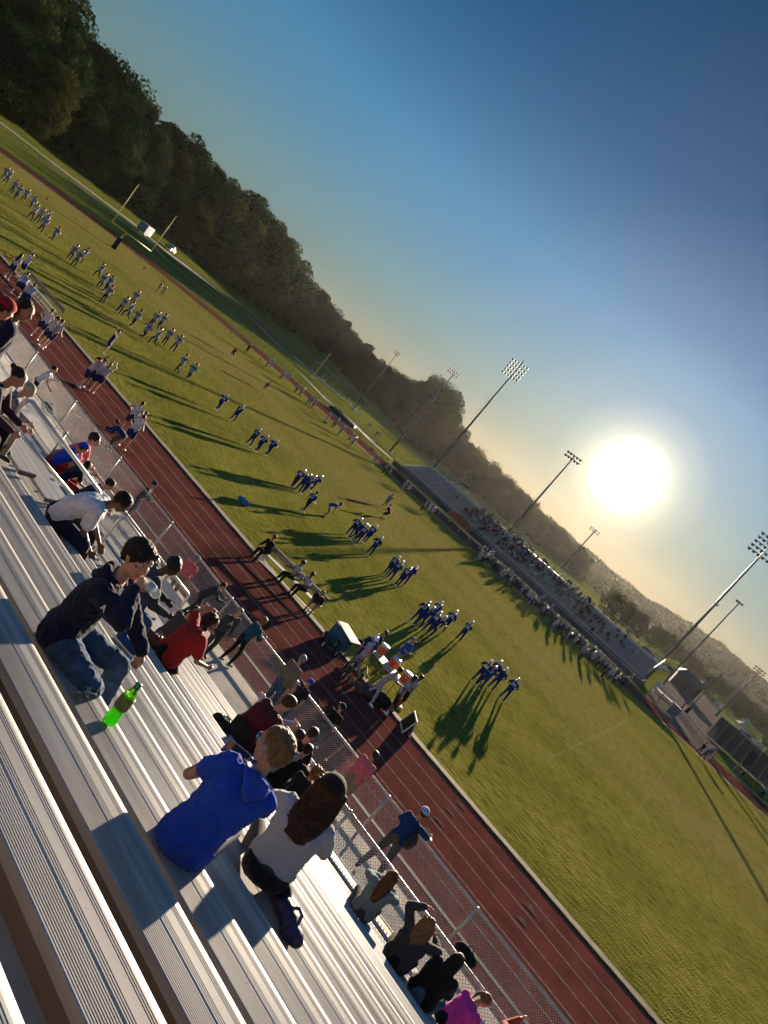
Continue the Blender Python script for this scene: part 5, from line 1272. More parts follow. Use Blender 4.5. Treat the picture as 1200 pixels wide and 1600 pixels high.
sitter('woman in red T-shirt twisting round with her hand at her dark curly hair', 9, 268, 1055, dict(lean=22, tw=-6, head=(-20, 8), wl=V(-.08, .12, .26), el=V(-1, .3, .1), wr=V(.10, .30, -.30), al=V(-.16, .45, -.36), ar=V(.20, .50, -.62), kr=V(.3, .4, 1)), REDC, BLACKC, -12, ('curly', HBROWN), skin='tan', leg='short', shoe=RUBK, girth=1.2, slack=.022, vox=.010, wrinkle=(.006, 8, ('top',)), cat='woman', head_to=(330, 972))
bag(Vector((gy(252, 1002, row_y(9) - .12).x - .1, row_y(9) - .12, row_z(9))), 'brown leather bag on the bench left of the woman in red', M('brown_leather', (.12, .045, .02), .4, var=.2), (.11, .08, .09), 30)
q = Vector((gy(257, 985, row_y(9) - .12).x, row_y(9) - .06, row_z(9)))
m = MB(); m.lathe([(.032, 0), (.043, .13), (.045, .132), (.040, .132)], 18); cpo = m.build('drink_cup', M('cup_red_white', (.35, .06, .06), .5, var=.5, scale=20, col2=(.55, .5, .48)), None, True); cpo.location = q
m = MB(); m.tube([(0, 0, .03), (.01, .01, .20)], .004, 6); m.build('straw', REDC, cpo); m = MB(); m.lathe([(.044, .132), (.044, .138), (.005, .14)], 18); m.build('lid', CWHITE, cpo, True)
tag(cpo, 'red and white drink cup with straw beside the brown bag', 'cup')
sitter('man in maroon shirt sitting on the front bench with his back turned', 12, 420, 1142, dict(lean=30, curve=1.2, head=(-15, 20)), MAROON, BLACKC, -14, ('short', HBROWN), h=1.05, girth=1.15, slack=.024, cat='man', head_to=(450, 1100))
t = thing('stadium_cushion', 'black folding seat cushion on the front bench left of the man in maroon', 'cushion', (gy(385, 1150, row_y(12) - .12).x, row_y(12) - .12, row_z(12)), R_(-10))
m = MB(); m.box(-.2, .2, -.18, .2, 0, .05); m.build('pad', BLACKC, t); m = MB(); m.box(-.2, .2, -.22, -.17, .04, .38); m.build('backrest', BLACKC, t)
sitter('woman in long grey sleeves with one arm raised to her head on the front bench', 13, 462, 1200, dict(lean=10, head=(10, 8), wl=V(-.06, .12, .26), el=V(-1, .2, .6)), HEATHER, BLACKC, 10, ('bun', HBROWN), sleeve='long', cat='woman', head_to=(467, 1150))
sitter('person in red cap and dark top tucked behind the woman in the grey shirt', 12, 492, 1240, dict(lean=24, head=(0, 10)), BLACKC, DGREY, 5, ('curly', hair_m('ginger', (.28, .11, .03))), None, sleeve='long', h=.95, head_to=(490, 1212))
sitter('child with short dark hair sitting in front of the woman in grey sleeves', 13, 500, 1178, dict(lean=10), BLACKC, JEANS, 0, ('short', HBROWN), h=.78, cat='child', loc=Vector((86.45, row_y(13) + .25, row_z(13) - .02)), head_to=(488, 1147))
sitter('woman in black top leaning on the rail beside the woman in grey sleeves', 13, 482, 1190, dict(lean=26, wr=V(.1, .44, -.05)), BLACKC, BLACKC, 0, ('short', HDARK), cat='woman', head_to=(480, 1172))
sitter('girl in slate blue hoodie with long brown hair on the front bench', 12, 572, 1425, dict(lean=8, head=(-10, 14), wl=V(.06, .42, -.12), wr=V(-.02, .42, -.10), el=V(-1, 0, -.3), er=V(1, 0, -.3)), SLATE, DGREY, 14, ('long', hair_m('light_brown', (.15, .075, .03))), sleeve='long', slack=.024, vox=.010, wrinkle=(.006, 8, ('top',)), cat='girl', head_to=(600, 1385))
sitter('blond girl in charcoal hooded top with one hand up at her hair', 12, 640, 1510, dict(lean=14, head=(-5, 14), wl=V(-.02, .20, .30), el=V(-1, .2, .3), wr=V(.05, .40, -.02), er=V(1, 0, 0)), cloth((.035, .033, .042), 'charcoal_fleece'), BLACKC, 4, ('longwave', HBLOND), sleeve='long', slack=.028, girth=1.2, vox=.010, wrinkle=(.006, 8, ('top',)), cat='girl', head_to=(665, 1450))
sitter('person in black hooded top with long black hair on the front bench', 12, 690, 1580, dict(lean=28, head=(0, 18)), cloth((.009, .008, .009), 'black_fleece'), JEANS, -8, ('long', HBLACK), sleeve='long', slack=.030, girth=1.25, vox=.010, wrinkle=(.006, 8, ('top',)), head_to=(705, 1510))
sitter('woman in magenta top with blond ponytail leaning forward in the lower right of the stand', 13, 738, 1630, dict(lean=40, head=(-30, 22)), MAG, BLACKC, -30, ('pony', HBLOND), sleeve='short', slack=.02, vox=.010, wrinkle=(.006, 8, ('top',)), cat='woman', head_to=(755, 1565))
sitter('person in rust red sleeve at the rail, mostly out of frame', 13, 812, 1650, dict(lean=30, wl=V(.0, .45, .02)), cloth((.30, .05, .02), 'rust_cloth'), BLACKC, 0, ('short', HBROWN), sleeve='long')
# front bench left of the aisle
sitter('boy in royal blue shirt and red shorts leaning over the guard rail', 13, 95, 730, dict(lean=40, wl=V(.05, .40, -.1), wr=V(-.05, .42, -.1)), ROYAL, REDC, -15, ('short', HBROWN), (ROYAL, None, True), h=.92, leg='short', cat='boy', head_to=(131, 700))
sitter('child in pale pink reading a phone beyond the boy in royal blue', 13, 120, 712, dict(lean=30), PINKC, KHAKI, -50, ('short', HDARK), h=.85, cat='child', loc=Vector((78.35, row_y(13) + .3, row_z(13) - .1)), head_to=(149, 686))
sitter('dark haired child low between the boy in blue and the man in navy', 13, 128, 775, dict(lean=36, wl=V(.0, .42, .0)), NAVY, REDC, -20, ('bob', HDARK), h=.85, skin='tan', cat='child', head_to=(137, 727))
sitter('man in dark navy shirt hunched on the bench beside the hand rail', 13, 150, 800, dict(lean=34, head=(-20, 10)), NAVY, BLACKC, -30, ('short', HDARK), h=1.02, girth=1.15, cat='man', head_to=(172, 757))
# --- people standing on the walkway
def walker(label, px, py, pose, top, bottom, deg, hair, cap=None, h=1.0, sleeve='short', leg='long', skin='fair', vox=.013, cat='person', y=None, **k):
    q = gp(px, py, WZ + .005)
    if y is not None: q = gy(px, py, y); q.z = WZ + .005
    return person(label, pose, top, bottom, 0, 0, deg, skin=skin, hair=hair, cap=cap, h=h, sleeve=sleeve, leg=leg, vox=vox, detail=1, cat=cat, loc=q, **k)
leanf = P(pel=V(0, 0, .90), lean=34, wl=V(-.05, .36, -.14), wr=V(.05, .36, -.14), el=V(-1, 0, -.4), er=V(1, 0, -.4), al=V(-.12, -.12, .08), ar=V(.14, -.06, .08))
walker('person in white T-shirt leaning over the chain link fence at the left', 47, 640, P(lean=20, wl=V(.05, .35, -.10), wr=V(.05, .30, -.40)), WHITEC, NAVY, -35, ('short', HDARK), h=1.0, head_to=(85, 577))
walker('man in black jacket and blue cap standing with clasped hands at the fence', 205, 820, P(lean=10, wl=V(.14, .28, -.30), wr=V(-.10, .28, -.30)), BLACKC, BLACKC, -60, ('short', HBROWN), (cloth((.012, .03, .16), 'cap_blue'),), sleeve='long', h=1.03, cat='man', head_to=(234, 765))
walker('boy in salmon shirt with a light cap and mirrored glasses on his forehead', 268, 944, P(lean=4), PINKC, KHAKI, -160, ('short', HBLOND), (GREYC, None, False), h=.85, cat='boy', glasses=(LENS, FRB), head_to=(294, 890))
walker('person in dark patterned jacket bent over the fence', 300, 975, leanf, M('patterned_jacket', (.015, .018, .03), .8, var=.5, scale=25, col2=(.04, .05, .07)), DGREY, -45, ('short', HBROWN), sleeve='long', head_to=(348, 916))
alogo = walker('grey haired man in charcoal shirt with a white letter A on the chest', 325, 1040, P(lean=16, head=(-20, 0)), cloth((.05, .055, .065), 'charcoal_shirt'), DGREY, -110, ('short', HGREY), h=1.0, sleeve='long', cat='man', head_to=(374, 957))
teal = walker('woman in teal jacket and black leggings leaning on the fence', 357, 1045, P(pel=V(0, 0, .92), lean=14, wl=V(.08, .30, -.22), wr=V(-.05, .34, -.20), al=V(-.09, -.14, .08), ar=V(.10, .06, .08)), TEAL, BLACKC, -18, ('bob', HBLOND), sleeve='long', leg='tights', shoe=GREYC, h=.97, hips=True, cat='woman', head_to=(413, 970))
walker('man in sand coloured sweater and light jeans looking left over his shoulder', 398, 1103, P(lean=3, head=(50, 0), wl=V(.02, .18, -.44), wr=V(.03, .10, -.47)), SAND, JEANS, -5, ('short', HGREY), sleeve='long', h=1.04, girth=1.08, cat='man', head_to=(472, 1030))
walker('child in blue cap facing the stand beside the man in maroon', 430, 1130, P(lean=0), NAVY, JEANS, 170, ('short', HBROWN), (ROYAL,), h=.72, cat='child', head_to=(469, 1084))
walker('man in black shirt and dark cap leaning on the far side of the gap', 478, 1175, P(lean=12, head=(60, 0), wl=V(-.1, .2, -.4), wr=V(.05, .15, -.45)), BLACKC, DGREY, 10, ('short', HBROWN), (BLACKC,), h=1.03, cat='man', head_to=(534, 1105))
walker('man in salmon pink polo shirt watching at the fence', 520, 1262, P(lean=5, head=(55, 0), wl=V(.1, .2, -.34), wr=V(.0, .12, -.42)), PINKC, KHAKI, 0, ('short', HDARK), h=1.08, girth=1.2, slack=.024, leg='short', cat='man', head_to=(585, 1180))
bl_t = walker('man in royal blue shirt and white cap with a black shoulder bag at the fence', 562, 1352, P(lean=14, head=(30, 0), wl=V(-.08, .02, -.46), wr=V(.14, .34, -.08), er=V(1, 0, 0), al=V(-.16, -.20, .08), ar=V(.14, .15, .08)), cloth((.012, .035, .13), 'blue_polo'), cloth((.08, .08, .075), 'olive_trousers'), -10, ('short', HBROWN), (cloth((.35, .4, .6), 'cap_pale'), ROYAL), h=1.06, cat='man', head_to=(662, 1270))
SS = PSHIFT[bl_t.name]; q = bl_t.matrix_basis @ (SS['shr'].lerp(SS['hipr'], .55) + V(.10, -.05, 0))
sb = thing('shoulder_bag', 'black mesh shoulder bag hanging on the man in the royal blue shirt', 'bag', q, R_(-10))
mobj('bag_body', voxel_mesh('bag_body', [Prim('b', [(V(-.0, -.12, 0), .08), (V(0, .12, 0), .08), (V(0, 0, .14), .07), (V(0, 0, -.1), .07)])], .016, {'b': M('black_mesh', (.02, .022, .02), .7, var=.4, scale=40)}, 2), sb)
m = MB(); m.tube([(0, 0, .15), (-.06, -.04, .34), (-.16, -.02, .36)], .016, 6); m.build('strap', BLACKC, sb)
bend2 = P(pel=V(0, -.12, .86), lean=72, wl=V(.02, .30, -.28), wr=V(-.02, .30, -.28), al=V(-.12, .0, .08), ar=V(.12, .05, .08))
person('child in royal blue top bending down on the track by the fence', bend2, cloth((.010, .022, .11), 'dark_blue_top'), DGREY, 170, 704, 150, z=.02, hair=('short', HBROWN), sleeve='long', leg='tights', h=.95, vox=.018, cat='child')
# bag left hanging on the fence
bag(Vector((gy(720, 1500, FY - .05).x, FY - .10, WZ + .25)), 'black bag hanging on the fence above the person in black', BLACKC, (.12, .05, .16), 0)
bag(gp(72, 645, WZ), 'dark green bag standing on the walkway behind the mesh at the left', cloth((.02, .05, .045), 'dark_green_cloth'), (.2, .12, .18), 0)

SA = PSHIFT[alogo.name]; decal('shirt_letter', 'A', [c for c in alogo.children if c.name.startswith('body')][0].data, alogo, SA['chest'], SA['T3'] @ V(-1, 0, 0), SA['T3'] @ V(0, 0, 1), .20, cloth((.45, .6, .75), 'pale_print'), .004)
# ------------------------------------------------------------------ far stand
BLUEP = M('fascia_blue', (.030, .045, .11), .5, var=.15, scale=.5)
fs = thing('far_grandstand', 'long low grandstand with a dark blue front across the field', 'grandstand', (0, 70, 0))
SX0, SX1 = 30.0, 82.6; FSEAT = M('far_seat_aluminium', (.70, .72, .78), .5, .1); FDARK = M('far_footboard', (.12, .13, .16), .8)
m = MB(); m.box(SX0 - 1.2, SX1 + .9, -.03, .03, .10, 1.0); m.build('fascia', BLUEP, fs)
m = MB(); m.box(SX0 - 1.2, SX1 + .9, -.05, .0, 1.0, 1.04); m.tube([(SX0 - 1.2, -.05, 1.55), (SX1 + .9, -.05, 1.55)], .025, 5)
for k in range(28): m.tube([(SX0 - 1.1 + k * 2.0, -.05, 1.0), (SX0 - 1.1 + k * 2.0, -.05, 1.55)], .02, 4)
m.build('front_rail', STEEL, fs)
for i in range(14):
    y, z = 1.15 + .66 * i, 1.05 + .215 * i + .35
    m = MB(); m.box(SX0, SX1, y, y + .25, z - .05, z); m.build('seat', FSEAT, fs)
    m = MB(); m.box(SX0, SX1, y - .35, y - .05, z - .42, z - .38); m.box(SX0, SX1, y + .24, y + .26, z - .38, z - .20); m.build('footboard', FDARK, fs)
m = MB()
for x in (37.5, 50.5, 63.0, 75.0):
    for s_ in (-.6, .6): 
        m.tube([(x + s_, .9, 1.2), (x + s_, .9, 2.3), (x + s_, 10, 5.3)], .03, 5)
m.build('aisle_rails', STEEL, fs)
m = MB(); zt_ = 1.05 + .215 * 13 + .3
m.box(SX0 - .1, SX1 + .1, 9.9, 10.0, zt_ - .6, zt_ + .05)
m.tube([(SX0, 10.1, zt_ + 1.1), (SX1, 10.1, zt_ + 1.1)], .035, 5); m.tube([(SX0, 10.1, zt_ + .55), (SX1, 10.1, zt_ + .55)], .02, 5)
for k in range(30): m.tube([(SX0 + k * 1.81, 10.1, zt_ - .2), (SX0 + k * 1.81, 10.1, zt_ + 1.1)], .03, 5)
for x in (SX0, SX1): m.tube([(x, .3, 2.3), (x, 10.1, zt_ + 1.1)], .03, 5)
m.build('back_rail', STEEL, fs)
m = MB()
for k in range(22):
    x = SX0 + .5 + k * 2.45
    for j in range(4): m.box(x - .06, x + .06, 1.5 + 2.7 * j, 1.62 + 2.7 * j, 0, .9 + .88 * j)
m.build('frame', DSTEEL, fs)
m = MB(); m.box(SX0 - .05, SX0, .3, 10, .1, .9); m.box(SX1, SX1 + .05, .3, 10, .1, .9); m.build('end_panel', DSTEEL, fs)

# people on the far stand
crowd_looks = [('dark red', (.16, .03, .03)), ('pale blue', (.26, .32, .42)), ('white', (.5, .5, .5)), ('black', (.02, .02, .022)), ('dull brown', (.12, .07, .045)), ('navy', (.02, .03, .08))]
tpls = []
for nm_, c_ in crowd_looks:
    look = dict(skin=SK['brown'], top=cloth(c_), bottom=DGREY, sleeve='short', leg='long', shoe=RUBK, girth=1.1)
    for vv_ in (0, 1):
        r = figure('distant_spectator', '-', 'spectator', SITP(lean=10 + 16 * vv_, wl=V(.02, .3, -.3)), look, (0, 0, -60), 0, vox=.034, detail=0, hair=('short', HDARK)); tpls.append([r, nm_, False])
rc = random.Random(21); n_c = 0
for blk in [(44, 51, 3, 13, .62, 0), (46, 53, 0, 7, .35, 1), (52, 60, 2, 13, .50, None), (60, 70, 2, 13, .42, None), (68, 76, 0, 8, .22, 4), (75, 81, 6, 12, .05, None), (36, 43, 4, 9, .04, 3)]:
    x0, x1, r0, r1, dens, pref = blk; x = x0
    while x < x1:
        for rw in range(r0, r1 + 1):
            if rc.random() < dens * .75 and n_c < 290:
                k = (pref * 2 + rc.randrange(2)) if (pref is not None and rc.random() < .7) else rc.randrange(len(tpls))
                t = tpls[k]; y, z = 1.15 + .66 * rw + .12, 1.05 + .215 * rw + .355
                lb = 'distant spectator in %s seated in the haze on the far grandstand' % t[1]
                if not t[2]: t[2] = True; r = t[0]; r.location = (x, 70 + y, z); r.rotation_euler = (0, 0, math.pi + rc.uniform(-.4, .4))
                else: r = dup(t[0], (x + rc.uniform(-.1, .1), 70 + y, z), math.pi + rc.uniform(-.5, .5), None, None, rc.uniform(.88, 1.05))
                r['label'] = lb; r['group'] = 'spectators in %s on the far grandstand' % t[1]; n_c += 1
        x += .62
# low fence, bench and equipment in front of the far stand
BEN = M('bench_white', (.34, .33, .31), .6)
t = thing('team_bench', 'long pale bench before the far stand where the crowd of players begins', 'bench', (43.6, 61.5, 0))
m = MB(); m.box(0, 11.5, -.15, .15, .42, .47); m.build('seat', BEN, t)
for k in range(6): m = MB(); m.box(.3 + 2.15 * k, .37 + 2.15 * k, -.2, .2, 0, .42); m.build('leg', STEEL, t)
t = thing('tent_canopy', 'orange cloth canopy crumpled before the far stand', 'canopy', (45.2, 66.5, 0))
m = MB(); N_ = 8; VV = []
for i in range(N_ + 1):
    for j in range(6):
        u, v = i / N_, j / 5; VV.append((u * 4.2, -.9 + v * 2.0, .25 + 1.5 * math.sin(math.pi * min(1, v * .9 + .08)) * (.75 + .35 * math.sin(u * 3.0)) + .06 * math.sin(9 * u + 5 * v)))
m.add(VV, [(i * 6 + j, (i + 1) * 6 + j, (i + 1) * 6 + j + 1, i * 6 + j + 1) for i in range(N_) for j in range(5)])
m.build('cloth', M('canopy_orange', (.55, .13, .035), .8, var=.2, trans=.5), t, True)
m = MB()
for x in (0, 4.2): m.tube([(x, -.9, 0), (x, -.9, .5), (x, .1, 1.75), (x, 1.1, .5), (x, 1.1, 0)], .03, 5)
m.build('frame', STEEL, t)
rm = random.Random(5)
for i, px_ in enumerate([(775, 890), (786, 899), (800, 912), (815, 925), (850, 955), (884, 985), (899, 998), (938, 1022), (949, 1034), (966, 1045)]):
    q = gy(px_[0], px_[1], 67.5); m = MB(); m.box(-.8, .8, -.2, .2, .38, .43); m.box(-.7, -.64, -.18, .18, 0, .38); m.box(.64, .7, -.18, .18, 0, .38)
    o = m.build('low_bench', BEN); o.location = (q.x, 67.4, 0); tag(o, 'short white bench, %s from the left at the foot of the far stand' % ords[i], 'bench', 'short benches at the foot of the far stand')

# ------------------------------------------------------------------ floodlight poles
POLE = M('pole_grey', (.17, .18, .19), .5, .3, var=.1, scale=.5); LAMPD = M('lamp_dark', (.03, .03, .032), .5); LAMPG = M('lamp_glass', (.55, .56, .58), .3)
def flood(px, py_b, tx, ty, Y, rows, cols, label, r0=.30, r1=.12, w=3.6, zb=None, gap=.62, yaw=0):
    b_ = gy(px, py_b, Y); tp = gy(tx, ty, Y); z0 = terrain_z(b_.x, Y) if zb is None else zb; X = (b_.x + tp.x) / 2
    t = thing('floodlight_pole', label, 'light pole', (X, Y, z0), R_(yaw), 'floodlight poles round the field'); H = tp.z - z0
    m = MB(); m.tube([(0, 0, 0), (0, 0, H * .5), (0, 0, H)], r0, 10, True, r1); m.build('pole', POLE, t, True)
    m = MB(); m.lathe([(r0 * 1.25, 0), (r0 * 1.25, .6), (r0, .65)], 10); m.build('base', POLE, t)
    for k in range(rows):
        z = H + .1 - gap * 1.15 * (rows - 1 - k) if rows < 4 else H + .3 + gap * 1.2 * k
        m = MB(); m.box(-w / 2, w / 2, -.05, .05, z - .05, z + .05)
        if k == 0 and rows >= 4: m.box(-.08, .08, -.05, .05, H - .2, H + .3 + gap * 1.2 * rows)
        bar = m.build('crossarm', LAMPD, t)
        for c in range(cols):
            x = -w / 2 + w * (c + .5) / cols; L_ = MB()
            T_ = Matrix.Translation((x, -.18, z - .12)) @ Matrix.Rotation(R_(118), 4, 'X')
            L_.lathe([(.06, -.22), (.13, -.18), (.20, .05), (.235, .18), (.21, .18)], 10, T_); L_.box(x - .03, x + .03, -.15, 0, z - .1, z + .02)
            L_.cm = 1; L_.lathe([(.205, .175), (.1, .178), (.01, .18)], 10, T_)
            L_.build('lamp', [LAMPD, LAMPG], bar, True)
    return t
flood(555, 635, 622, 551, 118, 2, 3, 'shortest floodlight pole, beside the batting cage before the wood', .2, .09, 2.4)
flood(608, 706, 712, 581, 93, 2, 5, 'floodlight pole with two rows of lamps left of the far stand', .26, .10, 3.4)
flood(680, 728, 797, 590, 82.5, 5, 6, 'floodlight pole with five rows of lamps at the left back corner of the far stand', .32, .14, 4.6, zb=0, yaw=-8)
flood(805, 822, 897, 712, 84, 2, 5, 'floodlight pole rising behind the crowded middle of the far stand left of the sun', .28, .11, 3.4, zb=0)
flood(905, 858, 930, 828, 190, 2, 4, 'small distant floodlight pole standing directly below the sun', .35, .16, 4.2, zb=2)
flood(1009, 1066, 1183, 868, 82.5, 5, 6, 'tallest floodlight pole, at the right back corner of the far stand', .32, .14, 4.6, zb=0, yaw=8)
flood(1010, 1080, 1108, 935, 118, 1, 2, 'thin floodlight pole just left of the tallest one at the far stand', .22, .10, 1.2, zb=-1)
flood(1045, 1060, 1155, 941, 112, 1, 3, 'thin floodlight pole just right of the tallest one at the far stand', .24, .10, 1.6, zb=0)
flood(1118, 1122, 1187, 1045, 170, 2, 4, 'distant floodlight pole near the right edge below the hill', .3, .13, 3.4, zb=0)
for (bx, by, tx, ty), lb in zip([(961, 978, 990, 942), (985, 1018, 1018, 972), (1020, 1025, 1032, 1003), (1030, 1030, 1041, 1008)], ['first', 'second', 'third', 'fourth']):
    b_ = gy(bx, by, 150); tp = gy(tx, ty, 150); m = MB(); H = tp.z - 0
    m.tube([(0, 0, 0), (0, 0, H)], .13, 6, True, .08); m.box(-.7, .7, -.05, .05, H - .7, H - .6)
    o = m.build('utility_pole', M('pole_wood', (.07, .055, .045), .9)); o.location = (b_.x, 150, 0); tag(o, 'dark slim pole, %s from the left behind the far stand' % lb, 'pole', 'slim poles behind the far stand')

# ------------------------------------------------------------------ left end: fences, truck and trailer, batting cage
def farfence(name_label, pts, h, sp, pitch=.22, group='chain link fences beyond the track'):
    t = thing('boundary_fence', name_label, 'fence', (0, 0, 0), 0, group); wm = MB(); rm_ = MB(); posts = []
    for a, c in zip(pts, pts[1:]):
        a, c = Vector(a), Vector(c); L = (c - a).length; n_ = max(1, int(L / sp))
        for k in range(n_ + 1):
            q = a.lerp(c, k / n_); posts.append(Vector((q.x, q.y, terrain_z(q.x, q.y))))
    for a, c in zip(posts, posts[1:]):
        if (c - a).length < .1: continue
        rm_.tube([a + V(0, 0, h), c + V(0, 0, h)], .03, 5); rm_.tube([a + V(0, 0, .06), c + V(0, 0, .06)], .02, 4)
        L = (c - a).length; u = (c - a) / L; k = 0.0
        while k < L + h:
            for sg in (1, -1):
                p0, p1 = (k - h, 0.0), (k, h)
                if p0[0] < 0: p0 = (0, -p0[0])
                if p1[0] > L: p1 = (L, h - (p1[0] - L))
                if p1[0] - p0[0] > .05:
                    z0, z1 = (p0[1], p1[1]) if sg > 0 else (h - p0[1], h - p1[1])
                    A_, B_ = a + u * p0[0] + V(0, 0, z0 + .03), a + u * p1[0] + V(0, 0, z1 + .03); w = u.cross(V(0, 0, 1)) * .004; w2 = V(0, 0, .005)
                    wm.add([A_ - w2, A_ + w2, B_ + w2, B_ - w2], [(0, 1, 2, 3)]); 
            k += pitch
    wm.build('wire_mesh', DSTEEL, t); rm_.build('rails', STEEL, t)
    for p_ in posts[:100]: m = MB(); m.tube([p_, p_ + V(0, 0, h + .05)], .04, 6); m.build('fence_post', DSTEEL, t)
    return t
g_ = lambda x, y: tuple(gt(x, y)[:2])
farfence('chain link fence beyond the left end of the track, in front of the gravel road', [(-52, -6), (-51.5, 12), (-50.8, 27), (-50.6, 40), (-48.5, 50), (-44, 60)], 1.55, 3.6)
farfence('chain link fence following the outside of the far track', [(-42, 56), (-28, 66), (-12, 69.5), (4, 69.5), (20, 69.5), (28, 69.5)], 1.3, 3.2)
farfence('chain link fence running in front of the wood past the batting cage', [g_(297, 427), g_(340, 462), g_(400, 508), g_(450, 552)], 1.9, 6)
# guard rail line along the road
pts_ = [gt(*q) for q in [(60, 248), (100, 280), (140, 312), (180, 343), (220, 372), (262, 412)]]
t = thing('road_guard_rail', 'low pale rail along the gravel road in front of the trailer', 'guard rail', (0, 0, 0)); m = MB()
for a, c in zip(pts_, pts_[1:]): m.tube([a + V(0, 0, .55), c + V(0, 0, .55)], .07, 6)
m.build('rail', STEEL, t)
for p_ in pts_: m = MB(); m.box(-.05, .05, -.05, .05, 0, .55, Matrix.Translation(p_)); m.build('rail_post', DSTEEL, t)
# trailer and truck
tq = gt(222, 366); kq = gt(264, 392); rd = (kq - tq); rd.z = 0; rang = math.atan2(rd.y, rd.x)
WHP = M('vehicle_white', (.20, .24, .29), .6, var=.04, spec=.1); GLS = M('vehicle_glass', (.01, .012, .016), .08)
ts = .95
tr = thing('enclosed_trailer', 'white enclosed trailer hitched behind the white truck at the edge of the wood', 'trailer', tq, rang + .10)
m = MB(); prof = [(-3.1, .5), (-3.1, 2.75), (2.9, 2.75), (3.1, 2.6), (3.1, .5)]
m.add([(x, -1.1, z) for x, z in prof] + [(x, 1.1, z) for x, z in prof], [(0, 1, 2, 3, 4)[::-1], (5, 6, 7, 8, 9)] + [(i, (i + 1) % 5, 5 + (i + 1) % 5, 5 + i) for i in range(5)]); m.build('body', WHP, tr)
m = MB(); m.box(-3.12, 3.12, -1.12, 1.12, 2.75, 2.80); m.build('roof_edge', M('trailer_trim', (.4, .4, .4), .4), tr)
m = MB(); m.box(1.0, 1.8, -1.125, -1.10, .7, 2.3); m.build('side_door', M('door_white', (.17, .21, .25), .4), tr)
for x in (-.5, -1.4): wheel(tr, x, -1.0, .38); wheel(tr, x, 1.0, .38)
m = MB(); m.tube([(3.1, 0, .5), (4.2, 0, .5)], .05, 6); m.build('hitch', DSTEEL, tr)
tk = thing('pickup_truck', 'white pickup truck parked in front of the trailer, behind the right upright of the goalpost', 'truck', kq, rang + .05)
prof = [(-2.9, .55), (-2.9, 1.15), (-1.0, 1.2), (-.85, 1.25), (-.55, 1.85), (.75, 1.88), (1.35, 1.28), (2.65, 1.12), (2.85, .95), (2.9, .5)]
m = MB(); k_ = len(prof)
for w0, w1 in ((-.98, .98),): m.add([(x, w0 * (.86 if z > 1.5 else 1), z) for x, z in prof] + [(x, w1 * (.86 if z > 1.5 else 1), z) for x, z in prof], [tuple(range(k_))[::-1], tuple(range(k_, 2 * k_))] + [(i, (i + 1) % k_, k_ + (i + 1) % k_, k_ + i) for i in range(k_)])
m.build('body', WHP, tk)
for s_ in (-1, 1):
    for xs in ((-.62, .08), (.16, 1.0)):
        m = MB(); m.add([(xs[0] - .1 * (xs[0] < 0), s_ * .985, 1.30), (xs[1] + (.15 if xs[1] > .5 else 0), s_ * .985, 1.30), (xs[1] - (.25 if xs[1] > .5 else 0), s_ * .88, 1.78), (xs[0] + .05, s_ * .88, 1.78)], [(0, 1, 2, 3) if s_ < 0 else (3, 2, 1, 0)]); m.build('side_window', GLS, tk)
    m = MB(); m.box(2.70, 2.88, s_ * .85 - .12, s_ * .85 + .12, .80, .98); m.build('headlight', M('lamp_lens', (.6, .6, .6), .2), tk)
for x in (-1.75, 1.85): wheel(tk, x, -.86, .40); wheel(tk, x, .86, .40)
m = MB(); m.box(2.86, 2.96, -.9, .9, .42, .62); m.build('bumper', STEEL, tk)

WOODP = M('weathered_timber', (.20, .17, .10), .9, var=.3, scale=4)
cq0, cq1 = gt(483, 578), gt(552, 640); cz = (cq1 - cq0); cz.z = 0; cang = math.atan2(cz.y, cz.x); cL = cz.length
bc = thing('batting_cage', 'long open timber frame with blue tarpaulins along its foot before the wood', 'shelter', cq0, cang)
hC = 3.4
for k in range(8):
    x = cL * k / 7
    for y in (0, 3.6):
        m = MB(); m.box(x - .12, x + .12, y - .12, y + .12, 0, hC); 
        m.tube([(x - .7, y, hC), (x, y, hC - .8), (x + .7, y, hC)], .07, 5); m.build('post', WOODP, bc)
m = MB()
for y in (0, 3.6): m.box(-.5, cL + .5, y - .1, y + .1, hC, hC + .22)
for k in range(8): x = cL * k / 7; m.box(x - .08, x + .08, 0, 3.6, hC + .22, hC + .38)
m.build('roof_beam', WOODP, bc)
tp_ = thing('tarpaulin', 'crumpled blue and white tarpaulins lying along the front of the timber frame', 'tarpaulin', cq0, cang); m = MB(); VV = []
for i in range(61):
    for j in range(5): VV.append((-6 + (cL + 9) * i / 60, -1.9 + .42 * j + .25 * math.sin(i * .4), .05 + .22 * math.sin(math.pi * j / 4) * (1 + .5 * math.sin(i * 1.3)) + .05 * math.sin(i * 3.1 + j)))
m.add(VV, [(i * 5 + j, (i + 1) * 5 + j, (i + 1) * 5 + j + 1, i * 5 + j + 1) for i in range(60) for j in range(4)]); m.build('tarp_sheet', M('tarp_blue', (.16, .24, .36), .6, var=.6, scale=.35, col2=(.40, .42, .44)), tp_, True)
q = gt(487, 590); m = MB(); m.tube([(0, 0, 0), (0, 0, 8)], .12, 8); m.box(-.12, .12, -.05, .05, 5.4, 8.0); o = m.build('foul_pole', GPM); o.location = q; tag(o, 'yellow foul pole rising above the timber frame', 'pole')
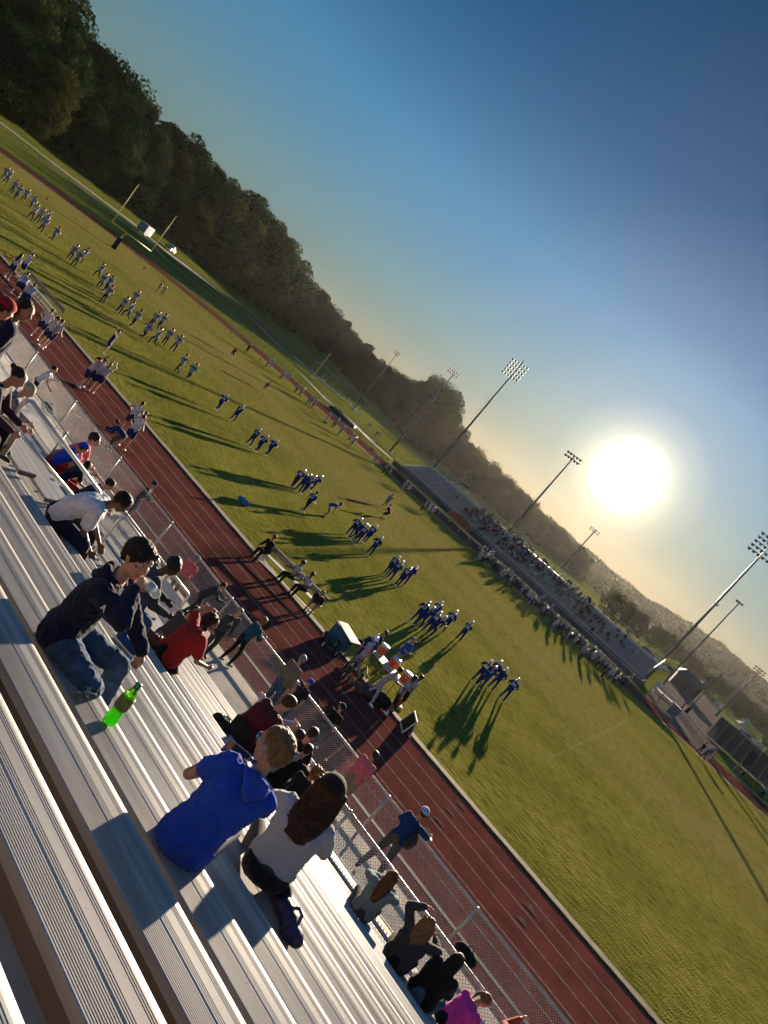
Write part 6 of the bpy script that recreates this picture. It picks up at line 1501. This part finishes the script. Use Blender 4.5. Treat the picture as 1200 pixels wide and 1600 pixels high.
# pole vault pad under its dark cover
q = gp(580, 688, 0); pv = thing('landing_mat', 'dark covered landing mat beside the far track', 'mat', (13, 71.2, 0), R_(10))
me = voxel_mesh('cover', [Prim('b', [(V(-3, 0, .35), .45), (V(3, 0, .3), .4), (V(-2, 1.6, .45), .5), (V(2.5, 1.8, .35), .4)]), Prim('b', [(V(-3, .5, .7), .25), (V(-1, .8, .75), .3)])], .12, {'b': M('mat_cover', (.02, .035, .03), .6, var=.3, scale=1)}, 2); mobj('cover', me, pv)
for px, py, k, lb in [(568, 676, 0, 'left'), (583, 690, 1, 'right')]:
    a = gt(px, py); m = MB(); m.tube([(0, 0, 0), (0, 0, 2.4)], .05, 6); m.box(-.35, .35, -.03, .03, 1.9, 2.4); o = m.build('small_sign', STEEL); o.location = a; tag(o, 'small pale sign on a thin post, the %s of two behind the landing mat' % lb, 'sign')
person('far person in black standing by the small signs', 'walk', BLACKC, BLACKC, 0, 0, 40, loc=gt(584, 683), vox=.03)

# ------------------------------------------------------------------ right end: plaza, structures, cars, tents
DKW = M('dark_cladding', (.11, .10, .09), .8, var=.2)
def gnd(px, py): return gt(px, py)
q = gnd(1062, 1078); sh_ = thing('equipment_shed', 'dark square shed on the grass beyond the concrete plaza', 'shed', q, R_(10)); s_ = 4.6
m = MB(); m.box(-s_ * .7, s_ * .7, -s_ / 2, s_ / 2, 0, 3.6); m.build('wall', DKW, sh_)
m = MB(); m.add([(-s_ * .78, -s_ * .6, 3.55), (s_ * .78, -s_ * .6, 3.55), (s_ * .78, s_ * .6, 3.55), (-s_ * .78, s_ * .6, 3.55), (-s_ * .4, 0, 4.9), (s_ * .4, 0, 4.9)], [(0, 1, 5, 4), (2, 3, 4, 5), (1, 2, 5), (3, 0, 4), (3, 2, 1, 0)]); m.build('roof', M('shed_roof', (.06, .065, .07), .6), sh_)
m = MB(); m.box(-.6, .6, -s_ / 2 - .04, -s_ / 2, 0, 2.2); m.build('door', M('shed_door', (.09, .08, .07), .7), sh_)
for i, (px, py, tx, ty) in enumerate([(1058, 1113, 1100, 1062), (1071, 1113, 1138, 1035)]):
    b_ = gp(px, py, 0); m = MB(); t = thing('practice_goal_post', 'dark post with padded base on the plaza, the %s one' % ('left' if i == 0 else 'right'), 'post', b_, 0, 'padded posts on the plaza')
    m.tube([(0, 0, 0), (0, 0, 7.5 + 2 * i)], .11, 8); m.build('post', DSTEEL, t, True); m = MB(); m.lathe([(.32, 0), (.32, 1.0), (.22, 1.15)], 10); m.build('pad', BLACKC, t, True)
# bleacher seen from behind: dark underside with lattice
q0, q1 = gp(1092, 1110, 0), gp(1195, 1232, 0)
bb = thing('visitor_bleachers', 'bleachers seen from behind at the right edge, dark underneath with lattice bracing', 'bleachers', (0, 0, 0))
y0 = 84.0
xa_, xb_ = 93.5, 108
m = MB()
for i in range(10): m.box(xa_, xb_, y0 + .5 * i, y0 + .5 * i + .25, .6 + .32 * i, .65 + .32 * i)
m.build('seats', DSTEEL, bb)
m = MB(); m.box(xa_, xb_, y0 + 5.1, y0 + 5.15, .2, 3.9); m.build('back_screen', DKW, bb)
m = MB()
for k in range(11):
    x = xa_ + (xb_ - xa_) * k / 10
    m.tube([(x, y0, 0), (x, y0, .6), (x, y0 + 5, 3.7), (x, y0 + 5, 0)], .05, 5)
    m.tube([(x, y0, .5), (x, y0 + 5, 0)], .035, 4); m.tube([(x, y0 + 5, 3.6), (x, y0 + 1, 0)], .035, 4)
    if k < 10: m.tube([(x, y0, .5), (x + 1.45, y0, 0)], .03, 4); m.tube([(x, y0 + 5, 3.4), (x + 1.45, y0 + 5, .2)], .03, 4)
m.build('bracing', POLE, bb); m = MB(); m.tube([(xa_, y0 + 5.1, 4.6), (xb_, y0 + 5.1, 4.6)], .05, 5)
for k in range(9): m.tube([(xa_ + k * 1.8, y0 + 5.1, 3.6), (xa_ + k * 1.8, y0 + 5.1, 4.6)], .03, 4)
m.build('railing', STEEL, bb)
farfence('chain link fence along the plaza at the right end of the far track', [(86, 69.5), (95, 69.0), (101, 68.5), (110, 67)], 1.4, 2.8)
gatep = thing('ticket_gate', 'steel stair and gate frame at the right end of the far stand', 'gate', (84.4, 70.5, 0)); m = MB()
for x in (0, 1.6, 3.2):
    for y in (0, 2.4, 5): m.box(x - .05, x + .05, y - .05, y + .05, 0, 2.3 - .3 * (x / 1.6))
for y in (0, 2.4, 5): m.box(-.05, 3.25, y - .04, y + .04, 2.2, 2.3)
m.build('frame', STEEL, gatep); m = MB(); m.box(.1, 3.1, .2, 2.2, .9, .98); m.box(.1, 3.1, 2.6, 4.8, 1.3, 1.38); m.build('landing', DSTEEL, gatep); m = MB(); m.box(3.3, 4.6, 1, 2.4, 0, 1.6); m.build('booth', M('booth_blue', (.08, .13, .18), .6), gatep)
person('person in dark clothes crossing the plaza by the fence', 'walk', BLACKC, DGREY, 1088, 1178, 30, z=.04, vox=.03)
person('second person in dark clothes on the plaza, nearer the fence corner', 'walk', DGREY, BLACKC, 1095, 1186, 60, z=.04, vox=.03)
person('person in pale top standing by the fence left of the plaza people', 'stand', GREYC, DGREY, 1105, 1182, 0, z=.04, vox=.03)
person('person in teal shirt at the right end fence', 'stand', TEAL, DGREY, 1152, 1218, 0, z=.02, vox=.03)
person('person in light shirt at the very right of the far fence', 'hips', GREYC, BLACKC, 1186, 1246, 0, z=.02, vox=.03)
def mcar(px, py, deg, label, mat, s=1.0):
    t = thing('parked_car', label, 'car', gnd(px, py), R_(deg), 'cars parked beyond the fields'); t.scale = (s,) * 3
    prof = [(-2.2, .35), (-2.25, .85), (-1.7, .95), (-1.2, 1.42), (.5, 1.45), (1.15, .98), (2.1, .82), (2.25, .35)]; k_ = len(prof); m = MB()
    m.add([(x, -.88 * (.82 if z > 1.2 else 1), z) for x, z in prof] + [(x, .88 * (.82 if z > 1.2 else 1), z) for x, z in prof], [tuple(range(k_))[::-1], tuple(range(k_, 2 * k_))] + [(i, (i + 1) % k_, k_ + (i + 1) % k_, k_ + i) for i in range(k_)]); m.build('body', mat, t)
    m = MB()
    for sd in (-1, 1): m.add([(-1.4, sd * .875, 1.0), (.85, sd * .875, 1.0), (.4, sd * .75, 1.38), (-1.1, sd * .75, 1.38)], [(0, 1, 2, 3) if sd < 0 else (3, 2, 1, 0)])
    m.build('windows', GLS, t)
    for x in (-1.4, 1.4):
        for y in (-.8, .8): wheel(t, x, y, .32)
CARW = M('car_white', (.6, .6, .6), .25, var=.02); CARS = M('car_silver', (.30, .31, .33), .25, .4, var=.02); CARD = M('car_dark', (.03, .03, .035), .25, var=.02); CARB = M('car_blue', (.05, .12, .22), .3, var=.02)
rc = random.Random(8); cl = 0
for (px, py) in [(940, 985), (948, 993), (957, 996), (966, 1004), (975, 1010), (984, 1013), (993, 1019), (1003, 1027), (1010, 1020), (1020, 1038), (1032, 1042), (1043, 1048), (1098, 1080), (1113, 1100), (1118, 1104), (1176, 1158), (1182, 1164), (1190, 1168), (1160, 1150)]:
    nm_, mt = [('white', CARW), ('silver', CARS), ('dark', CARD), ('blue', CARB)][rc.choice((0, 0, 1, 2, 3))]
    mcar(px, py, rc.uniform(-40, 40), '%s car, %s from the left in the hazy car park behind the far stand' % (nm_, ords[cl]), mt); cl += 1
def tent(px, py, col, label, s=3.0):
    t = thing('canopy_tent', label, 'tent', gnd(px, py), R_(20)); m = MB(); m.add([(-s / 2, -s / 2, 2.2), (s / 2, -s / 2, 2.2), (s / 2, s / 2, 2.2), (-s / 2, s / 2, 2.2), (0, 0, 3.3)], [(0, 1, 4), (1, 2, 4), (2, 3, 4), (3, 0, 4)]); m.build('roof', M('tent_' + col[0], col[1], .7, trans=.2), t)
    for x in (-1, 1):
        for y in (-1, 1): m = MB(); m.tube([(x * s / 2, y * s / 2, 0), (x * s / 2, y * s / 2, 2.2)], .04, 5); m.build('leg', STEEL, t)
tent(1161, 1134, ('turquoise', (.05, .30, .36)), 'turquoise canopy tent among the trees at the right edge'); tent(1092, 1076, ('slate', (.12, .17, .24)), 'slate blue canopy tent beyond the shed', 4)
tent(1150, 1142, ('cream', (.5, .46, .38)), 'cream canopy tent beside the turquoise one')

# ------------------------------------------------------------------ trees
BARK = M('bark', (.07, .05, .035), .95, var=.3, scale=6, bump=.6)
def leaf_mat(nm, c, c2): return M(nm, c, .9, var=.3, scale=.35, spec=.03, obj_rand=.28, col2=c2, trans=.18)
LEAFD = leaf_mat('leaves_dark', (.014, .044, .006), (.005, .015, .003)); LEAFY = leaf_mat('leaves_yellow', (.085, .090, .014), (.025, .038, .008)); LEAFO = leaf_mat('leaves_olive', (.045, .060, .012), (.018, .030, .007))
def crown_mesh(nm, seed, R, H, z0, leaf, n_clump=46, per=150, size=.46, sparse=1.0):
    rr = random.Random(seed); npr = np.random.RandomState(seed); cs = []
    for k in range(n_clump):
        a = rr.uniform(0, 6.283); t = rr.random() ** .8; prof = math.sin(math.pi * (0.12 + .80 * t)) ** .75
        rad = R * prof * rr.uniform(.55, 1.0); cs.append((rad * math.cos(a), rad * math.sin(a), z0 + H * t + rr.uniform(-.5, .5), R * rr.uniform(.24, .42)))
    cs.append((0, 0, z0 + H * .5, R * .5)); cs.append((0, 0, z0 + H * .8, R * .4))
    P_, Fc = [], []
    C_ = np.array(cs); idx = npr.randint(0, len(cs), int(n_clump * per * sparse)); c = C_[idx]
    d = npr.normal(size=(len(idx), 3)); d /= np.linalg.norm(d, axis=1)[:, None]; rad = c[:, 3] * npr.uniform(.72, 1.08, len(idx)); pos = c[:, :3] + d * rad[:, None] * np.array([1, 1, .8])
    u = npr.normal(size=(len(idx), 3)) ; nrm_ = d + npr.normal(size=(len(idx), 3)) * .7; u = np.cross(nrm_, u); u /= np.linalg.norm(u, axis=1)[:, None]; v = np.cross(nrm_, u); v /= np.linalg.norm(v, axis=1)[:, None]
    s_ = (npr.uniform(.6, 1.2, len(idx)) * size)[:, None]
    A_ = pos - u * s_ * .5; B_ = pos + v * s_ * .32; D_ = pos + u * s_ * .5; E_ = pos - v * s_ * .32
    vs = np.stack([A_, B_, D_, E_], 1).reshape(-1, 3); n_ = len(idx)
    me = bpy.data.meshes.new(nm); me.vertices.add(4 * n_); me.vertices.foreach_set('co', vs.reshape(-1)); me.loops.add(4 * n_); me.loops.foreach_set('vertex_index', np.arange(4 * n_, dtype=np.int32))
    me.polygons.add(n_); me.polygons.foreach_set('loop_start', np.arange(0, 4 * n_, 4, dtype=np.int32)); me.polygons.foreach_set('loop_total', np.full(n_, 4, dtype=np.int32)); me.update(calc_edges=True); me.materials.append(leaf)
    return me, cs
def trunk_mesh(nm, H, r, cs, seed):
    m = MB(); rr = random.Random(seed); m.tube([(0, 0, -.3), (rr.uniform(-.2, .2), .1, H * .35), (0, 0, H * .62)], r, 7, True, r * .4)
    for k in range(9): c = cs[rr.randrange(len(cs))]; z = H * rr.uniform(.25, .55); m.tube([(0, 0, z), (c[0] * .5, c[1] * .5, (z + c[2]) / 2 + .4), c[:3]], r * .35, 5, True, r * .08)
    return m.mesh(nm, BARK)
TT = []
for i, (lf, R, H, z0) in enumerate([(LEAFD, 5.2, 13, 1.5), (LEAFD, 4.6, 15, 1.2), (LEAFD, 5.8, 12, 1.4), (LEAFY, 4.8, 13, 1.6), (LEAFO, 5.0, 12, 1.4), (LEAFD, 4.2, 16, 1.0)]):
    cm_, cs = crown_mesh('crown', 31 + i, R, H, z0, lf, 38, 300, .48); TT.append((cm_, trunk_mesh('trunk', z0 + H, .34, cs, i), z0 + H, R))
SPARSE, css = crown_mesh('crown', 77, 3.4, 9, 2.5, LEAFO, 40, 60, .36); TS = (SPARSE, trunk_mesh('trunk', 11.5, .22, css, 9), 11.5, 3.4)
def tree(t, x, y, H, rz, label, group, z=None, wid=1.0):
    r = thing('broadleaf_tree', label, 'tree', (x, y, (terrain_z(x, y) if z is None else z) - .1), rz, group); s = H / t[2]; r.scale = (s * wid, s * wid, s); mobj('trunk', t[1], r); mobj('crown', t[0], r); return r
TOPS = [(-80, 7), (-75, 6.9), (-67.3, 6.65), (-63, 5.5), (-60.3, 5.7), (-56, 5.02), (-51.6, 5.28), (-48.5, 5.0), (-46.2, 3.9), (-41.4, 2.82), (-38, 2.3), (-36, 2.0), (-33.4, 2.16), (-32.3, 2.9), (-30.9, 4.0), (-29.6, 3.6), (-28.6, 2.5), (-26.5, 1.9), (-24.5, 1.57), (-21.5, 1.3), (-18, 1.15), (-14.4, .81), (-12, .7), (-8, .5)]
rt = random.Random(12); nt_ = 0
for row, (dr, fh) in enumerate([(4, .60), (16, .82), (32, 1.0), (50, 1.0)]):
    a = -80.0
    while a < -12.5:
        Rt = lerp_tab(AZT, a) + dr + rt.uniform(-2.5, 2.5); x, y = pol(a, Rt); zt = CZ + Rt * math.tan(R_(lerp_tab(TOPS, a)))
        H = (zt * fh - terrain_z(x, y)) * rt.uniform(.86, 1.05)
        H = max(6.5, H)
        k = rt.choice((0, 1, 2, 5, 0, 2, 4, 3)) if row > 0 else rt.choice((0, 1, 2, 5, 4, 3))
        tree(TT[k], x, y, H, rt.uniform(0, 6.28), ['tree at the dark front edge of the wood', 'tree in the second rank of the wood', 'tall tree whose crown reaches the skyline of the wood', 'tree at the very back of the wood against the sky'][row], 'trees of the wood, rank %d' % (row + 1), wid=(1.05 if H > 20 else 1.25)); nt_ += 1
        a += math.degrees((9.0 if row < 2 else 9.5) / Rt) * rt.uniform(.85, 1.2) * (1.0 if a > -24 else 1)
for (px, py, k, H, lb) in [(692, 655, 0, 19, 'large round tree standing proud of the wood left of the tallest pole')]:
    x, y = pol(-30.7, 366); tree(TT[2], x, y, 34, 1.0, lb, None)
for i, (az_, rr_, H) in enumerate([(-25.2, 380, 22), (-23.5, 390, 22), (-21.8, 400, 21), (-19.0, 410, 20)]):
    x, y = pol(az_, rr_); tree(TS, x, y, H, i, 'sparse see-through tree, %s from the left on the skyline left of the sun' % ords[i], 'sparse trees on the skyline')
for i, (px, py, H) in enumerate([(1012, 1010, 8), (1030, 1020, 9), (1046, 1028, 8), (1062, 1040, 9), (1072, 1052, 8), (1085, 1060, 7), (1100, 1078, 7), (1112, 1085, 8), (1128, 1100, 9), (1138, 1112, 9), (1148, 1120, 8), (1172, 1130, 7), (1185, 1138, 8), (1196, 1150, 8), (1178, 1112, 9), (1150, 1090, 8), (1195, 1178, 6), (940, 960, 8), (960, 975, 8), (980, 990, 8)]):
    q = gnd(px, py); d_ = math.hypot(q.x - CX, q.y - CY)
    if d_ > 420: q = Vector((*pol(math.degrees(math.atan2(q.x - CX, q.y - CY)), 380), 0)); q.z = terrain_z(q.x, q.y)
    tree(TT[(4, 3, 4, 0)[i % 4]], q.x, q.y, H * 1.05, i * 1.3, 'rounded olive tree, %s from the left among the scattered trees below the hill' % ords[i], 'scattered trees below the hill', wid=1.25)
# far-off woods at the foot of and over the hill: one mass
fm_ = MB(); npr = np.random.RandomState(5); nF = 60000
a_ = npr.uniform(-40, 14, nF); r_ = 430 + 590 * npr.random(nF) ** .8; V0 = []
for a, r in zip(a_, r_):
    z = terr(a, r); x, y = pol(a, r); h = 2.5 + 5.5 * abs(noise.noise(Vector((x * .02, y * .02, 0)))) ; V0.append((x, y, z + npr.uniform(.2, 1) * h))
V0 = np.array(V0); u = npr.normal(size=(nF, 3)); u /= np.linalg.norm(u, axis=1)[:, None]; v = np.cross(u, npr.normal(size=(nF, 3))); v /= np.linalg.norm(v, axis=1)[:, None]; s_ = npr.uniform(1.2, 2.4, nF)[:, None]
vs = np.stack([V0 - u * s_ * .5, V0 + v * s_ * .45, V0 + u * s_ * .5, V0 - v * s_ * .45], 1).reshape(-1, 3)
me = bpy.data.meshes.new('distant_woods'); me.from_pydata(vs.tolist(), [], [(4 * i, 4 * i + 1, 4 * i + 2, 4 * i + 3) for i in range(nF)]); me.materials.append(LEAFO)
tag(mobj('distant_woods', me), 'hazy far-off wood covering the valley and hill', 'wood', None, 'stuff')

# ------------------------------------------------------------------ haze
HAZE = True
if HAZE:
    m = MB(); m.box(CX - 700, CX + 500, CY - 60, CY + 1300, -6, 75)
    hm = bpy.data.materials.new('haze_air'); hm.use_nodes = True; n = hm.node_tree.nodes; n.clear(); o_ = n.new('ShaderNodeOutputMaterial'); pv_ = n.new('ShaderNodeVolumePrincipled')
    pv_.inputs['Color'].default_value = (.95, .93, .88, 1); pv_.inputs['Density'].default_value = .000023; pv_.inputs['Anisotropy'].default_value = .6
    hm.node_tree.links.new(pv_.outputs[0], o_.inputs['Volume']); tag(m.build('haze', hm), kind='stuff')
